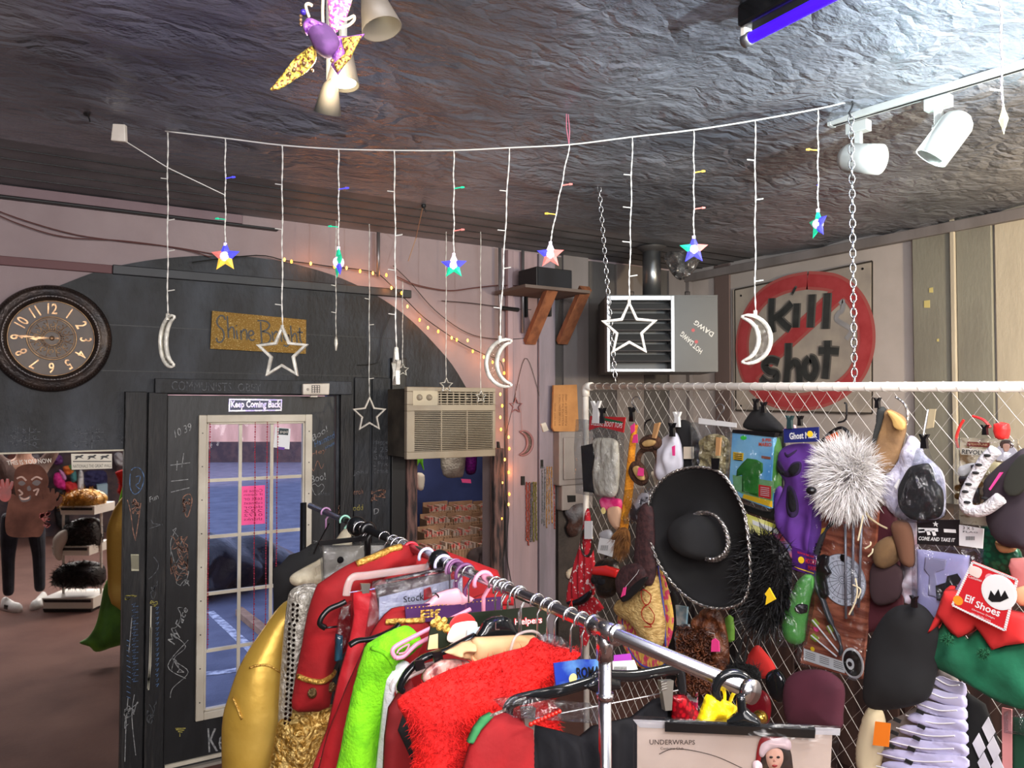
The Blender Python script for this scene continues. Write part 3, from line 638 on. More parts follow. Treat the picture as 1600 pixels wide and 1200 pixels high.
# sticker with three running dogs on the mirror
ds = thing('mirror_sticker', 'white sticker with three black running animals at the top edge of the mirror', 'sticker', MZ.p(143, 715))
card('sheet', MZ, [(111, 709), (175, 709), (175, 732), (112, 734)], mat('white_paper', (212, 206, 192), (196, 190, 176), sc=5, rough=.7), ds, .0006)
for x_ in (123, 143, 163):
    an = [(x_-7, 714), (x_-3, 712), (x_+2, 712), (x_+5, 710.5), (x_+8, 711), (x_+6, 713), (x_+4, 714), (x_+8, 717), (x_+3, 715.5), (x_-1, 715), (x_-3, 717.5), (x_-7, 718), (x_-4, 715)]
    card('running_animal', MZ, an, m_dark, ds, .0004, .0007)
strokes('line', MZ, [[(114, 721), (174, 721)]], .005, m_dark, ds, .0008)
text('lettering', 'NATIONALS THE GREAT WALL', MZ, [(114, 726), (174, 725), (174, 730), (114, 731)], m_dark, ds, .0008)
text('lettering', 'THIS IS YOU NOW', MZ, [(10, 720), (80, 716), (82, 723), (12, 727)], m_white, ds, .001)
# glitter sign
m_glit = mat('gold_glitter', (156, 122, 58), (236, 214, 150), sc=190, rough=.45, metal=.55, bump=.5, bsc=200, lo=.55, hi=.75, det=2)
SGP = WALL.off(.02)
sg = thing('glitter_sign', 'gold glitter plaque reading Shine Bright above the door', 'sign', SGP.p(403, 520))
card('plaque', SGP, [(331, 486), (477.5, 500), (477, 553), (328, 545)], m_glit, sg, .012)
sp_ = SGP.off(.0125); m_ink = mat('black_ink', (18, 16, 16), rough=.5)
def Ls(name, lines, wd, par, pl, m): return strokes(name, pl, [sm(l, 5, False) if len(l) > 2 else l for l in lines], wd, m, par, .001)
Ls('lettering', [[(352, 500), (349, 494), (343, 494), (339, 501), (341, 509), (348, 516), (350, 526), (346, 534), (340, 534), (338, 528)],
   [(355, 494), (357, 528)], [(357, 517), (361, 511), (365, 514), (366, 529)], [(369.5, 516), (371, 530)], [(369, 508), (370, 509.5)],
   [(376, 516), (377, 531)], [(377, 520), (381, 515), (385, 518), (386, 531)], [(389, 525), (396, 522), (394, 517), (389, 519), (389, 528), (394, 532), (398, 530)],
   [(407, 503), (409, 536)], [(402, 501), (415, 502), (421, 508), (417, 515), (409, 518)], [(410, 518), (420, 521), (423, 529), (418, 536), (406, 537)],
   [(425, 518), (427, 533)], [(427, 523), (431, 518), (434, 520)], [(439, 520), (440, 534)], [(438, 512), (439, 513.5)],
   [(450, 524), (445, 521), (443, 527), (447, 532), (450, 528), (451, 523), (452, 536), (448, 541), (443, 539)],
   [(454, 509), (456, 535)], [(456, 527), (460, 521), (463, 524), (464, 536)], [(468, 512), (469, 530), (472, 536)], [(464, 519), (473, 519.5)]], .0085, sg, sp_, m_ink)
fl = MB(); r_ = random.Random(5)
for _ in range(150):
    a, b_ = sp_.uv(r_.uniform(332, 475), r_.uniform(503, 543)); fl.ball(sp_.w(a, b_, .0005), r_.uniform(.0007, .0016), 4, 3)
o = fl.build('glitter_fleck', mat('bright_fleck', (255, 246, 214), rough=.1, metal=.9), sg); o['kind'] = 'stuff'
# keep coming back sticker
KP = PY(BW+.008)
kc = thing('door_sticker', 'shiny blue and silver sticker reading Keep Coming Back at the top of the door', 'sticker', KP.p(399, 633))
card('sheet', KP, [(358, 623), (441, 624), (440, 642), (357, 643)], mat('silver_foil_edge', (210, 206, 214), (150, 140, 190), sc=20, rough=.2, metal=.9), kc, .001)
card('blue_field', KP, [(360, 625), (439, 626), (438, 640), (359, 641)], mat('midnight_blue', (28, 30, 78), rough=.3), kc, .001, .0005)
text('lettering', 'Keep Coming Back', KP, [(361, 626), (439, 626), (438, 640), (361, 640)], mat('holographic_letter', (236, 220, 224), (170, 160, 210), sc=30, rough=.25, metal=.5), kc, .0018, .025)
# alarm keypad
AP = WALL.off(.06); ap = thing('alarm_keypad', 'small white alarm keypad mounted above the right corner of the door', 'keypad', AP.p(491, 608))
MB().prism(AP, [AP.uv(*p) for p in [(471, 600), (513, 599), (512, 617), (471, 617)]], 0, .03).build('housing', m_white, ap, bevel=.006)
k_ = AP.off(.0305)
card('keypad_field', k_, [(487, 602), (500, 602), (500, 614), (487, 614)], mat('dark_key_grid', (60, 58, 56), rough=.5), ap, .001)
mb = MB()
for i in range(3):
    for j in range(4): a, b_ = k_.uv(489.3+i*4.1, 603.8+j*2.9); mb.box(k_, a-.005, a+.005, b_-.0035, b_+.0035, .001, .003)
mb.build('key', mat('pale_key', (210, 200, 190), rough=.5), ap)
MB().lathe(k_.at(481, 608.5), [(.008, 0), (.008, .002), (.005, .003), (0, .003)], 16).build('speaker', mat('grille_grey', (150, 142, 134), rough=.6), ap)
card('label_tab', AP, [(485, 618), (496, 618), (495, 620.5), (484, 620.5)], m_white, ap, .01)
# pink paper on the glass
GP = PY(BW+.033)
pk = thing('pink_notice', 'hot pink handwritten sheet taped on the door glass', 'notice', GP.p(394, 790))
m_hot = mat('hot_pink_paper', (255, 92, 160), rough=.7)
card('sheet', GP, [(374, 760), (414, 758), (414, 818), (373, 821)], m_hot, pk, .001)
for i, s in enumerate(('Come in', 'if open', 'text or', 'call next', 'door', '222', '0172', 'thanks')):
    text('lettering', s, GP, [(381, 765+i*6.3), (410, 764+i*6.3), (410, 768.5+i*6.3), (381, 769.5+i*6.3)], mat('maroon_ink', (150, 30, 80), rough=.8), pk, .0015, mirror=True)
os_ = thing('opening_card', 'white card with dark square and code hung inside the upper right door glass', 'card', GP.p(439, 685))
card('sheet', GP, [(430, 667), (454, 670), (452, 702), (427, 699)], mat('clean_white_card', (222, 226, 230), rough=.5), os_, .001)
card('dark_square', GP, [(436, 669), (451, 670), (450, 680), (435, 679)], mat('dark_teal', (18, 44, 52), rough=.5), os_, .001, .001)
text('lettering', 'ppl', GP, [(438, 672), (449, 673), (449, 678), (438, 677)], m_white, os_, .0024)
card('purple_tab', GP, [(435, 698), (445, 699), (444, 703), (435, 702)], mat('violet_tab', (92, 40, 150), rough=.5), os_, .001, .001)
# red bead strands hung over the glass
m_rb = mat('red_beads', (168, 22, 44), rough=.25)
BP = PY(BW-.006); n0 = 0
for x0, x1, lab in ((328, 324, 'leftmost of the red bead strands hanging over the door glass'), (399, 396, 'red bead strand behind which the pink notice hangs, left of its pair'), (418, 414, 'red bead strand along the right edge of the pink notice'), (434, 430, 'rightmost red bead strand over the door glass, under the white card')):
    mb = MB(); nb_ = 90
    for i in range(nb_):
        t = i/nb_; x = x0+(x1-x0)*t+math.sin(t*14+x0)*.5; y = 659+(1015-659)*t
        mb.ball(BP.p(x, y), .0032 if i % 2 else .0046, 5, 4)
    mb.tube([BP.p(x0+(x1-x0)*t, 656+(1015-656)*t) for t in [k/10 for k in range(11)]], .0012, 4)
    tag(mb.build('bead_strand', m_rb, smooth=True), lab, 'bead strand', 'red bead strands over the door glass')
# threshold
struct(MB().wbox(dl, dr, BW-.02, BW+.1, 0, .015).build('trim_32', mat('aluminium_threshold', (176, 170, 160), rough=.4, metal=.4)))
struct(MB().wbox(dl+.01, dr-.01, BW-.002, BW+.01, .03, .05).build('trim_33', m_lite))
# ---------------------------------------------------------------- window air conditioner in the top of the opening
ax0, ax1 = WALL.off(.36).uv(633, 700)[0], WALL.off(.36).uv(777, 700)[0]
AF = WALL.off(.36); az1, az0 = AF.uv(700, 605)[1], AF.uv(700, 716)[1]; ax0 = AF.uv(638, 660)[0]
ac = thing('window_air_conditioner', 'beige window air conditioner with dusty louvres set in the top of the wall opening', 'air conditioner', ((ax0+ax1)/2, BW-.2, az0))
m_ac = mat('yellowed_beige_plastic', (160, 148, 128), (132, 116, 94), sc=4, rough=.5, bump=.05, lo=.45, hi=.8); m_acd = mat('dusty_dark_slot', (52, 46, 40), (38, 34, 30), sc=6, rough=.8)
yb = BW-.34
MB().wbox(ax0+.01, ax1-.01, yb+.03, BW+.2, az0+.01, az1-.01).build('cabinet', mat('dark_side_metal', (88, 82, 72), (60, 56, 50), sc=6, rough=.6), ac)
fb = MB(); hh = az1-az0; ww = ax1-ax0
gx0, gx1, gz0, gz1 = ax0+ww*.085, ax1-ww*.035, az0+hh*.10, az0+hh*.665
vx0, vx1, vz0, vz1 = ax0+ww*.345, ax1-ww*.03, az0+hh*.755, az0+hh*.935
fb.wbox(ax0, ax1, yb, yb+.04, az0, gz0).wbox(ax0, ax1, yb, yb+.04, gz1, vz0).wbox(ax0, ax1, yb, yb+.04, vz1, az1).wbox(ax0, gx0, yb, yb+.04, gz0, gz1).wbox(gx1, ax1, yb, yb+.04, gz0, gz1).wbox(ax0, vx0, yb, yb+.04, vz0, vz1).wbox(vx1, ax1, yb, yb+.04, vz0, vz1)
fb.build('front_bezel', m_ac, ac, bevel=.004)
MB().wbox(gx0, gx1, yb+.025, yb+.035, gz0, gz1).wbox(vx0, vx1, yb+.03, yb+.04, vz0, vz1).build('dark_recess', m_acd, ac)
lv = MB(); nl = 22
for i in range(nl):
    z = gz0+(gz1-gz0)*(i+.5)/nl; lv.add([(gx0, yb+.003, z-.003), (gx1, yb+.003, z-.003), (gx1, yb+.016, z-.001), (gx0, yb+.016, z-.001), (gx0, yb+.003, z+.001), (gx1, yb+.003, z+.001), (gx1, yb+.016, z+.003), (gx0, yb+.016, z+.003)], [(0, 1, 2, 3), (7, 6, 5, 4), (0, 4, 5, 1), (3, 2, 6, 7), (0, 3, 7, 4), (1, 5, 6, 2)])
for k in (.33, .66): x = gx0+(gx1-gx0)*k; lv.wbox(x-.003, x+.003, yb+.001, yb+.02, gz0, gz1)
lv.build('intake_louvre', m_ac, ac)
vg = MB()
for i in range(5): z = vz0+(vz1-vz0)*(i+.5)/5; vg.wbox(vx0, vx1, yb+.006, yb+.02, z-.003, z+.003)
for i in range(9): x = vx0+(vx1-vx0)*(i+.5)/9; vg.wbox(x-.003, x+.003, yb+.012, yb+.026, vz0, vz1)
vg.wbox((vx0+vx1)/2-.012, (vx0+vx1)/2+.012, yb, yb+.01, (vz0+vz1)/2-.006, (vz0+vz1)/2+.006)
vg.build('outlet_vane', m_ac, ac)
AC = PY(yb)
cp = MB().wbox(ax0+ww*.06, vx0-.012, yb-.003, yb, vz0-.005, vz1+.005).build('control_panel', mat('paler_panel', (188, 176, 150), rough=.5), ac)
for k in (.13, .235):
    MB().lathe(PL((ax0+ww*k, yb-.003, (vz0+vz1)/2+.004), (1, 0, 0), (0, 0, 1), (0, -1, 0)), [(.019, 0), (.018, .006), (.013, .008), (.012, .018), (0, .019)], 20).build('knob', m_ac, ac, smooth=True)
# ---------------------------------------------------------------- back room behind the opening
rb = 1.35
struct(MB().wbox(ol-.1, orr+1.3, BW+rb, BW+rb+.05, 0, 2.6).build('wall_1', mat('blue_back_wall', (62, 74, 128), (48, 58, 104), sc=2, rough=.8)))
struct(MB().wbox(ol-.1, ol-.06, BW+.16, BW+rb, 0, 2.6).wbox(orr+1.3, orr+1.35, BW+.16, BW+rb, 0, 2.6).wbox(ol-.1, orr+1.35, BW+.16, BW+rb+.05, 2.6, 2.65).build('wall_2', m_dgrey))
area('back_room_light', ((ol+orr)/2+.35, BW+.6, 2.5), (0, 0, 0), .5, 10, (1, .9, .8))
# counter in the opening with paper box files
tz = obot
struct(MB().wbox(ol, orr, BW+.0, BW+.16, tz, tz+.02).build('trim_34', m_rough))
tb = tag(MB().wbox(ol-.05, orr+.6, BW+.17, BW+1.1, tz-.11, tz-.06).wbox(ol-.05, ol, BW+.2, BW+1.05, 0, tz-.11).wbox(orr+.5, orr+.55, BW+.2, BW+1.05, 0, tz-.11).build('back_counter', mat('brown_counter', (104, 80, 62), (76, 58, 46), sc=6, rough=.6)), 'brown counter in the back room behind the wall opening', 'counter')
m_file = mat('kraft_card', (152, 116, 88), (128, 96, 72), sc=9, rough=.8)
m_fd = mat('card_gap_shadowless', (92, 64, 48), rough=.9); m_tip = mat('pale_tab', (168, 146, 130), (196, 88, 80), sc=26, rough=.7, lo=.56, hi=.6)
rr_ = random.Random(9)
for row in range(4):
    y = BW+.32+row*.19; z0_ = tz-.06+row*.06; nfile = 4
    xs0 = PY(y).uv(654+row*4, 850)[0]
    if row: tag(MB().wbox(xs0-.02, xs0+.92, y-.07, y+.09, tz-.06, z0_).build('riser_board', mat('brown_counter', (1, 1, 1))), 'brown stepped riser holding the %s row of kraft box files'%(['', 'second', 'third', 'fourth'][row]), 'riser')
    for i in range(nfile):
        x = xs0+i*.225; h_ = .23-.01*i
        f_ = thing('box_file', 'kraft box file of sleeves, %s from left in the %s row behind the opening'%(['first', 'second', 'third', 'fourth'][i], ['front', 'second', 'third', 'back'][row]), 'box file', (x+.1, y, z0_), 'kraft box files in the back room')
        mb = MB()
        mb.wbox(x, x+.215, y-.06, y-.05, z0_, z0_+h_-.03).wbox(x, x+.215, y+.06, y+.07, z0_, z0_+h_+.03).wbox(x, x+.006, y-.05, y+.06, z0_, z0_+h_).wbox(x+.209, x+.215, y-.05, y+.06, z0_, z0_+h_)
        for k in range(9): mb.tube([(x+.012+k*.024, y-.064, z0_), (x+.012+k*.024, y-.064, z0_+h_-.035)], .009, 6)
        mb.build('case', m_file, f_)
        mb = MB()
        for k in range(10): mb.wbox(x+.012+k*.02, x+.026+k*.02, y-.045+rr_.uniform(0, .03), y+.05, z0_+.01, z0_+h_-.015+rr_.uniform(0, .03))
        mb.build('sleeve', m_tip, f_)
def bagthing(pl, px, m, lab, cat, name, **k):
    return tag(puff(name, pl, px, m, None, 3, **k), lab, cat)
BR = PY(BW+1.0)
bagthing(BR, [(690, 700), (722, 700), (724, 740), (714, 746), (692, 742)], mat('silver_white_satin', (206, 200, 186), (176, 168, 156), sc=14, rough=.25, bump=.5), 'silvery white satin costume hanging in the back room below the air conditioner', 'costume', 'hanging_costume', bulge=.05, wr=.02)
bagthing(BR, [(728, 700), (742, 700), (742, 735), (734, 742), (727, 735)], mat('purple_sequin', (120, 24, 128), (72, 12, 84), sc=60, rough=.3, metal=.3), 'purple sequined garment hanging in the back room beside the silvery one', 'costume', 'hanging_costume', bulge=.05)
bagthing(BR, [(646, 700), (666, 700), (660, 720), (662, 735), (655, 722), (650, 728)], mat('lime_cloth', (120, 214, 50), rough=.8), 'lime green garment hanging behind the left post of the opening', 'costume', 'hanging_costume', bulge=.03)
bagthing(BR, [(640, 725), (648, 725), (650, 790), (641, 790)], mat('red_cloth_far', (196, 34, 34), rough=.8), 'red hanging strip by the left post of the opening', 'costume', 'hanging_costume', bulge=.03)
bagthing(BR, [(650, 740), (662, 742), (660, 765), (650, 762)], mat('cream_cloth', (216, 206, 190), rough=.8), 'small cream garment beside the red strip in the back room', 'costume', 'hanging_costume', bulge=.03)
bagthing(BR, [(668, 700), (688, 700), (684, 712), (674, 716)], mat('teal_print', (60, 120, 130), (190, 150, 60), sc=30, rough=.5), 'small teal patterned pouch hanging in the back room', 'costume', 'hanging_costume', bulge=.03)
bagthing(BR, [(745, 700), (764, 700), (762, 712), (748, 712)], mat('pale_green_cloth', (172, 196, 132), rough=.8), 'pale green garment hanging at the right of the opening', 'costume', 'hanging_costume', bulge=.03)
tag(card('pink_tag', BR.off(.06), [(720, 748), (735, 749), (736, 755), (722, 754)], m_hot, None), 'small hot pink tag hanging under the silvery costume', 'tag')
bagthing(PY(BW+.24), [(668, 868), (684, 862), (706, 866), (722, 872), (718, 880), (694, 884), (672, 878)], mat('cream_soft_cloth', (226, 214, 190), rough=.85), 'crumpled cream cloth lying at the front of the opening', 'cloth', 'folded_cloth', bulge=.06, wr=.03, wf=(20, 20))
bagthing(PY(BW+.22), [(730, 868), (742, 856), (760, 855), (770, 868), (770, 900), (735, 900)], mat('dark_brown_cloth', (62, 46, 44), (44, 32, 32), sc=12, rough=.85), 'dark brown cloth heaped at the right of the opening', 'cloth', 'folded_cloth', bulge=.06, wr=.03, wf=(20, 20))
# ---------------------------------------------------------------- orange fairy lights along the arch
m_wire = mat('dark_wire', (24, 26, 24), rough=.5); m_orb = mat('orange_bulb', (255, 150, 40), emit=9); m_orr = mat('amber_bulb', (255, 176, 70), emit=6)
FL = WALL.off(.06)
fl_ = thing('fairy_light_string', 'orange fairy light string along the arch and down the pink pilaster', 'string light', FL.p(600, 430))
path = [(300, 410), (400, 399), (445, 407), (485, 412), (520, 417), (560, 421), (590, 428), (612, 447), (636, 470), (660, 494), (690, 516), (722, 537), (755, 553), (783, 566), (787, 600), (788, 660), (789, 720), (792, 780), (795, 800), (793, 830), (791, 860), (797, 900), (803, 930), (806, 965), (806, 1010)]
MB().tube([FL.p(*p) for p in sm(path, 4, False)], .003, 5).build('wire', m_wire, fl_)
bl = [(444, 406), (455, 409), (485, 412), (522, 417), (541, 419), (562, 424), (582, 427), (603, 430), (611, 450), (627, 458), (636, 479), (655, 500), (668, 512), (684, 518), (705, 528), (713, 531), (730, 532), (738, 549), (755, 558), (769, 566), (786, 563), (787, 583), (781, 616), (784, 634), (781, 652), (782, 671), (794, 683), (795, 701), (788, 718), (794, 738), (784, 754), (795, 772), (794, 788), (783, 810)]
for i, (x, y) in enumerate(bl):
    p = FL.p(x, y, .006); mb = MB(); mb.ball(p, .0065, 8, 6, (1, 1, 1.7)); o = mb.build('bulb', m_orb if i % 2 else m_orr, fl_, smooth=True)
for i in (2, 5, 8, 11, 14, 18, 21, 25, 29): point('fairy_light', FL.p(*bl[i], .03), .38, (1, .32, .08), .02)
# loose wires
def wire(name, pl, pts, r, m, lab, cat='cable'): return tag(MB().tube([pl.p(*p) for p in sm(pts, 5, False)], r, 5).build(name, m), lab, cat)
m_mw = mat('maroon_wire', (92, 58, 56), rough=.6)
wire('cable', WALL.off(.03), [(-20, 323), (40, 345), (120, 367), (200, 378), (270, 386), (340, 398)], .003, m_mw, 'upper of the two brown cables drooping across the pink wall above the clock')
wire('cable', WALL.off(.035), [(-20, 328), (30, 350), (100, 370), (190, 376), (280, 388), (330, 402)], .003, m_mw, 'lower of the two brown cables drooping across the pink wall above the clock')
wire('cable', WALL.off(.04), [(620, 432), (650, 445), (700, 454), (740, 450), (778, 446), (812, 447)], .004, m_mw, 'brown cable running level from the arch to the conduits')
wire('cable', WALL.off(.04), [(614, 415), (640, 440), (680, 485), (730, 520), (780, 530), (826, 528)], .0025, m_wire, 'thin dark wire dropping in a long curve above the orange lights')
wire('cable', WALL.off(.04), [(690, 470), (740, 474), (800, 482), (830, 484)], .0025, m_wire, 'thin straight wire crossing between the two grey conduits')
wire('cable', WALL.off(.05), [(790, 680), (800, 640), (820, 560), (838, 600), (845, 640), (843, 655)], .002, m_wire, 'thin hanging wire ending in the small white plug on the pilaster')
wire('cable', WALL.off(.04), [(616, 480), (600, 520), (594, 560), (585, 568), (560, 570)], .003, m_wire, 'dark cable dangling in a hook shape on the black arch')
tag(card('plug_adaptor', WALL.off(.05), [(843, 662), (850, 660), (855, 672), (847, 675)], m_white, None, .02), 'small white plug hanging on the lilac pilaster', 'plug')
m_cond = mat('galvanised_conduit', (128, 124, 126), rough=.4, metal=.6)
for x, y0, y1, lab in ((591, 355, 432, 'short grey conduit pipe dropping from the ceiling above the arch'), (781, 392, 540, 'grey conduit pipe beside the moon at the pilaster edge'), (817, 395, 520, 'grey conduit pipe left of the black speaker shelf')):
    q = WALL.off(.07); x_ = q.uv(x, (y0+y1)/2)[0]; tag(MB().tube([(x_, BW-.07, CEIL-.02), (x_, BW-.07, q.uv(x, y1)[1])], .011, 10).build('conduit', m_cond, smooth=True), lab, 'conduit')
tag(MB().tube([WALL.off(.06).p(784, 481), WALL.off(.06).p(810, 484)], .014, 8).build('pipe_clamp', m_dark), 'black horizontal pipe stub between the two conduits', 'pipe')
# ---------------------------------------------------------------- shelf with speaker, envelope, meter boxes, bead necklaces
SP = PY(4.12); m_wd = mat('orange_brown_timber', (150, 96, 64), (120, 74, 50), sc=6, rough=.7, stretch=(3, 3, .4), bump=.1)
sh = thing('corner_shelf', 'rough shelf on two slanted orange timber braces high beside the heater', 'shelf', PY(BW-.06).p(868, 450))
za = PY(4.1).uv(865, 449)[1]
x0_, x1_ = PY(4.1).uv(818, 450)[0], PY(4.1).uv(914, 450)[0]
MB().wbox(x0_, x1_+.03, 4.08, BW-.06, za-.02, za).build('board', mat('dark_plywood', (96, 84, 78), rough=.8), sh)
for (xa_, xb_) in ((858, 826), (911, 877)):
    yf = 4.13; t0 = PY(yf).p(xa_-4, 449); e0 = PY(BW-.08).p(xb_-4, 528); d_ = (e0-t0)
    uq = Vector((1, 0, 0)); vq = d_.normalized(); nq = uq.cross(vq)
    MB().box(PL(t0, uq, vq, nq), -.0, .085, .0, d_.length+.04, -.02, .02).build('brace', m_wd, sh)
for x_ in (821, 858): p = PY(BW-.07).p(x_, 455); MB().wbox(p.x-.008, p.x+.008, BW-.09, BW-.06, p.z-.18, p.z).build('bracket', m_dark, sh)
sx0, sx1 = PY(4.14).uv(838, 430)[0], PY(4.14).uv(894, 430)[0]; sz1 = PY(4.14).uv(865, 419)[1]
spk = thing('speaker_box', 'black box speaker standing on the high corner shelf', 'speaker', ((sx0+sx1)/2, 4.28, za))
MB().wbox(sx0, sx1, 4.14, 4.36, za+.001, sz1).build('case', mat('matt_black_box', (22, 22, 26), rough=.6), spk, bevel=.006)
MB().wbox(sx0+.01, sx1-.01, 4.134, 4.14, za+.01, sz1-.01).build('grille_cloth', mat('black_grille', (30, 31, 36), rough=.9), spk)
EP = WALL.off(.10)
en = thing('padded_envelope', 'tan padded envelope with printed lines leaning on the grey meter box', 'envelope', EP.p(881, 672))
m_env = mat('kraft_envelope', (196, 140, 84), (176, 124, 74), sc=7, rough=.7)
card('pouch', EP, [(863, 602), (899, 601), (902, 670), (900, 674), (864, 674), (861, 668)], m_env, en, .018)
text('lettering', ['IF YOU ARE EXPECTING A', 'PACKAGE FOR THE OFFICE', 'PLEASE LEAVE IT HERE'], EP.off(.018), [[(873+i*5, 665), (873+i*5, 616), (876+i*5, 616), (876+i*5, 665)] for i in range(3)], mat('brown_ink', (110, 72, 44), rough=.8), en, .001)
text('lettering', 'DO NOT BEND', EP.off(.018), [(866, 665), (866, 630), (868, 630), (868, 665)], mat('brown_ink', (1, 1, 1)), en, .001)
m_meter = mat('grey_enamel_box', (150, 143, 140), (132, 124, 122), sc=4, rough=.5)
def wallbox(lab, q, d, name='meter_box', m=m_meter, base=.0):
    pl = WALL.off(base); a0, b1 = pl.uv(q[0], q[1]); a1, b0 = pl.uv(q[2], q[3]); 
    t = thing(name, lab, 'electrical box', pl.w((a0+a1)/2, b0)); MB().box(pl, a0, a1, b0, b1, 0, d).build('case', m, t, bevel=.008); return t, pl, a0, a1, b0, b1
t, pl, a0, a1, b0, b1 = wallbox('grey electrical box directly under the tan envelope', (861, 674, 914, 754), .1, base=.03)
MB().box(pl, a0+.03, a1-.02, b0+.04, b1-.04, .1, .115).build('cover', m_meter, t, bevel=.012)
t, pl, a0, a1, b0, b1 = wallbox('lower grey electrical box with a small dark window under the first box', (868, 756, 916, 792), .08, base=.03)
card('window', pl.off(.08), [(886, 774), (899, 774), (899, 784), (887, 785)], m_dark, t, .004)
struct(MB().box(WALL, WALL.uv(866, 800)[0], WALL.uv(1000, 800)[0], 0, WALL.uv(866, 796)[1], .0, .05).build('trim_35', mat('brown_black_panel', (58, 52, 50), (74, 66, 62), sc=7, rough=.55, bump=.2)))
def beads(px0, px1, y0, y1, n, cols, lab, gname, plo=.05, hk=None):
    pl = WALL.off(plo)
    t = thing('bead_necklace_bunch', lab, 'bead necklaces', pl.p((px0+px1)/2, y0)); 
    for i in range(n):
        x = px0+(px1-px0)*(i+.5)/n; mb = MB(); nb_ = 52; e = y1+rr_.uniform(-8, 4)
        for k in range(nb_): q = k/(nb_-1); mb.ball(pl.p(x+math.sin(q*3+i)*.5, y0+(e-y0)*q, rr_.uniform(0, .012)), .0062, 5, 4)
        mb.build('necklace', cols[i % len(cols)], t, smooth=True)
    MB().box(pl.at(*(hk or (px0-3, y0))), -.012, .012, -.03, .03, -.04, .006).build('hook', m_dark, t)
mg = mat('gold_beads', (196, 150, 84), rough=.22, metal=.8); mgr = mat('silver_beads', (120, 124, 124), rough=.25, metal=.8); mrd = mat('red_gold_beads', (170, 78, 62), rough=.25, metal=.6); mgn = mat('olive_beads', (138, 134, 60), rough=.25, metal=.7)
beads(820, 839, 754, 850, 5, [mrd, mrd, mgr, mgn, mgn], 'shorter bunch of red, olive and silver bead necklaces hanging on the lilac pilaster', '', hk=(817, 751))
beads(844, 867, 730, 822, 6, [mgr, mgr, mg, mg, mg, mrd], 'bigger bunch of gold and silver bead necklaces hanging right of the shorter bunch', '', hk=(846, 725))
tag(puff('toy_donkey_head', WALL.off(.075), [(882, 800), (890, 788), (905, 784), (914, 792), (914, 815), (908, 822), (900, 836), (890, 838), (884, 824), (888, 814)], mat('grey_plush', (120, 122, 128), (70, 46, 40), sc=9, rough=.95, bump=.5), None, 3, bulge=.07, wr=.02), 'grey and brown plush animal head hanging under the electrical boxes', 'plush toy')
tag(puff('animal_ear', WALL.off(.051), [(884, 894), (894, 886), (900, 892), (896, 902), (886, 904)], mat('cream_plush', (220, 204, 180), rough=.9), None, 3, bulge=.03), 'small cream plush ear poking out left of the red bandana', 'plush toy')
# ================================================================ things hung from the ceiling
m_clear = mat('clear_wire', (196, 198, 200), rough=.25, spec=.8)
m_wstar = mat('frosted_white_plastic', (226, 224, 212), (180, 178, 168), sc=26, rough=.18, spec=.9, bump=.3, bsc=40)
hp0, hp1 = PZ(CEIL-.03).p(258, 205), PZ(CEIL-.03).p(1332, 158)
hd = (hp1-hp0); hd.z = 0; hd.normalize()
HS = PL(hp0, hd, (0, 0, 1), Vector((hd.y, -hd.x, 0)))       # the vertical plane in which the curtain light hangs
m_strand = mat('silvery_twisted_wire', (214, 212, 204), rough=.3, spec=.9)
cord = [(258, 205), (352, 216), (441, 227), (529, 233), (616, 235), (709, 235), (795, 231), (890, 226), (988, 214), (1084, 203), (1180, 188), (1278, 170), (1330, 158)]
tag(MB().tube([HS.p(*p) for p in sm(cord, 4, False)], .0028, 6).build('curtain_light_cord', m_strand, smooth=True), 'clear sagging cord strung under the ceiling carrying the row of hanging star and moon lights', 'cord')
E = {'b': mat('lit_blue_plastic', (76, 76, 240), emit=.7, rough=.2), 't': mat('lit_teal_plastic', (40, 200, 150), emit=.45, rough=.2), 'r': mat('lit_red_plastic', (236, 130, 122), emit=.35, rough=.2), 'y': mat('lit_yellow_plastic', (255, 205, 80), emit=.45, rough=.2), 'w': mat('lit_white_plastic', (240, 225, 245), emit=.6, rough=.15)}
def star_pts(ro, ri=.42, rot=0, n=5):
    return [((ro if k % 2 == 0 else ro*ri)*math.sin(rot+math.pi*k/n), (ro if k % 2 == 0 else ro*ri)*math.cos(rot+math.pi*k/n)) for k in range(2*n)]
def turned(pl, p, yaw):
    a = math.radians(yaw); return PL(p, pl.U*math.cos(a)+pl.N*math.sin(a), pl.V, pl.N*math.cos(a)-pl.U*math.sin(a))
def strand(t, pl, x0, y0, x1, y1, ticks, r=.0028):
    a, b = pl.p(x0, y0), pl.p(x1, y1); mb = MB(); n = 40
    for ph in (0, math.pi):
        mb.tube([a.lerp(b, k/n)+Vector((math.cos(k*1.3+ph), math.sin(k*1.3+ph), 0))*.0016+pl.U*math.sin(k*.5)*.0015 for k in range(n+1)], .0016, 4)
    mb.build('twisted_wire', m_strand, t, smooth=True)
    for y, s, c in ticks:
        k = (y-y0)/(y1-y0); q = a.lerp(b, k); e = q+pl.U*.028*s+Vector((0, 0, .004)); cc = E.get(c)
        mb = MB().tube([q, e], .0022, 5)
        if c == 'o': mb.build('bulb', m_strand, t)
        else: mb.tube([e, e+pl.U*.012*s], [.0045, .003], 6); mb.build('bulb', cc, t); 
def frame_star(t, pl, R_, mt, tr=.009):
    pts = star_pts(R_, .48); inner = star_pts(R_*.80, .46); n = len(pts)
    vs = []; 
    for c in (-.008, .008): vs += [pl.w(a, b, c) for a, b in pts]; vs += [pl.w(a, b, c) for a, b in inner]
    fs = []
    for i in range(n):
        j = (i+1) % n
        fs += [(2*n+i, 2*n+j, 3*n+j, 3*n+i), (i, n+i, n+j, j), (i, j, 2*n+j, 2*n+i), (n+i, 3*n+i, 3*n+j, n+j)]
    return MB().add(vs, fs).build('star_frame', mt, t, bevel=.0025)
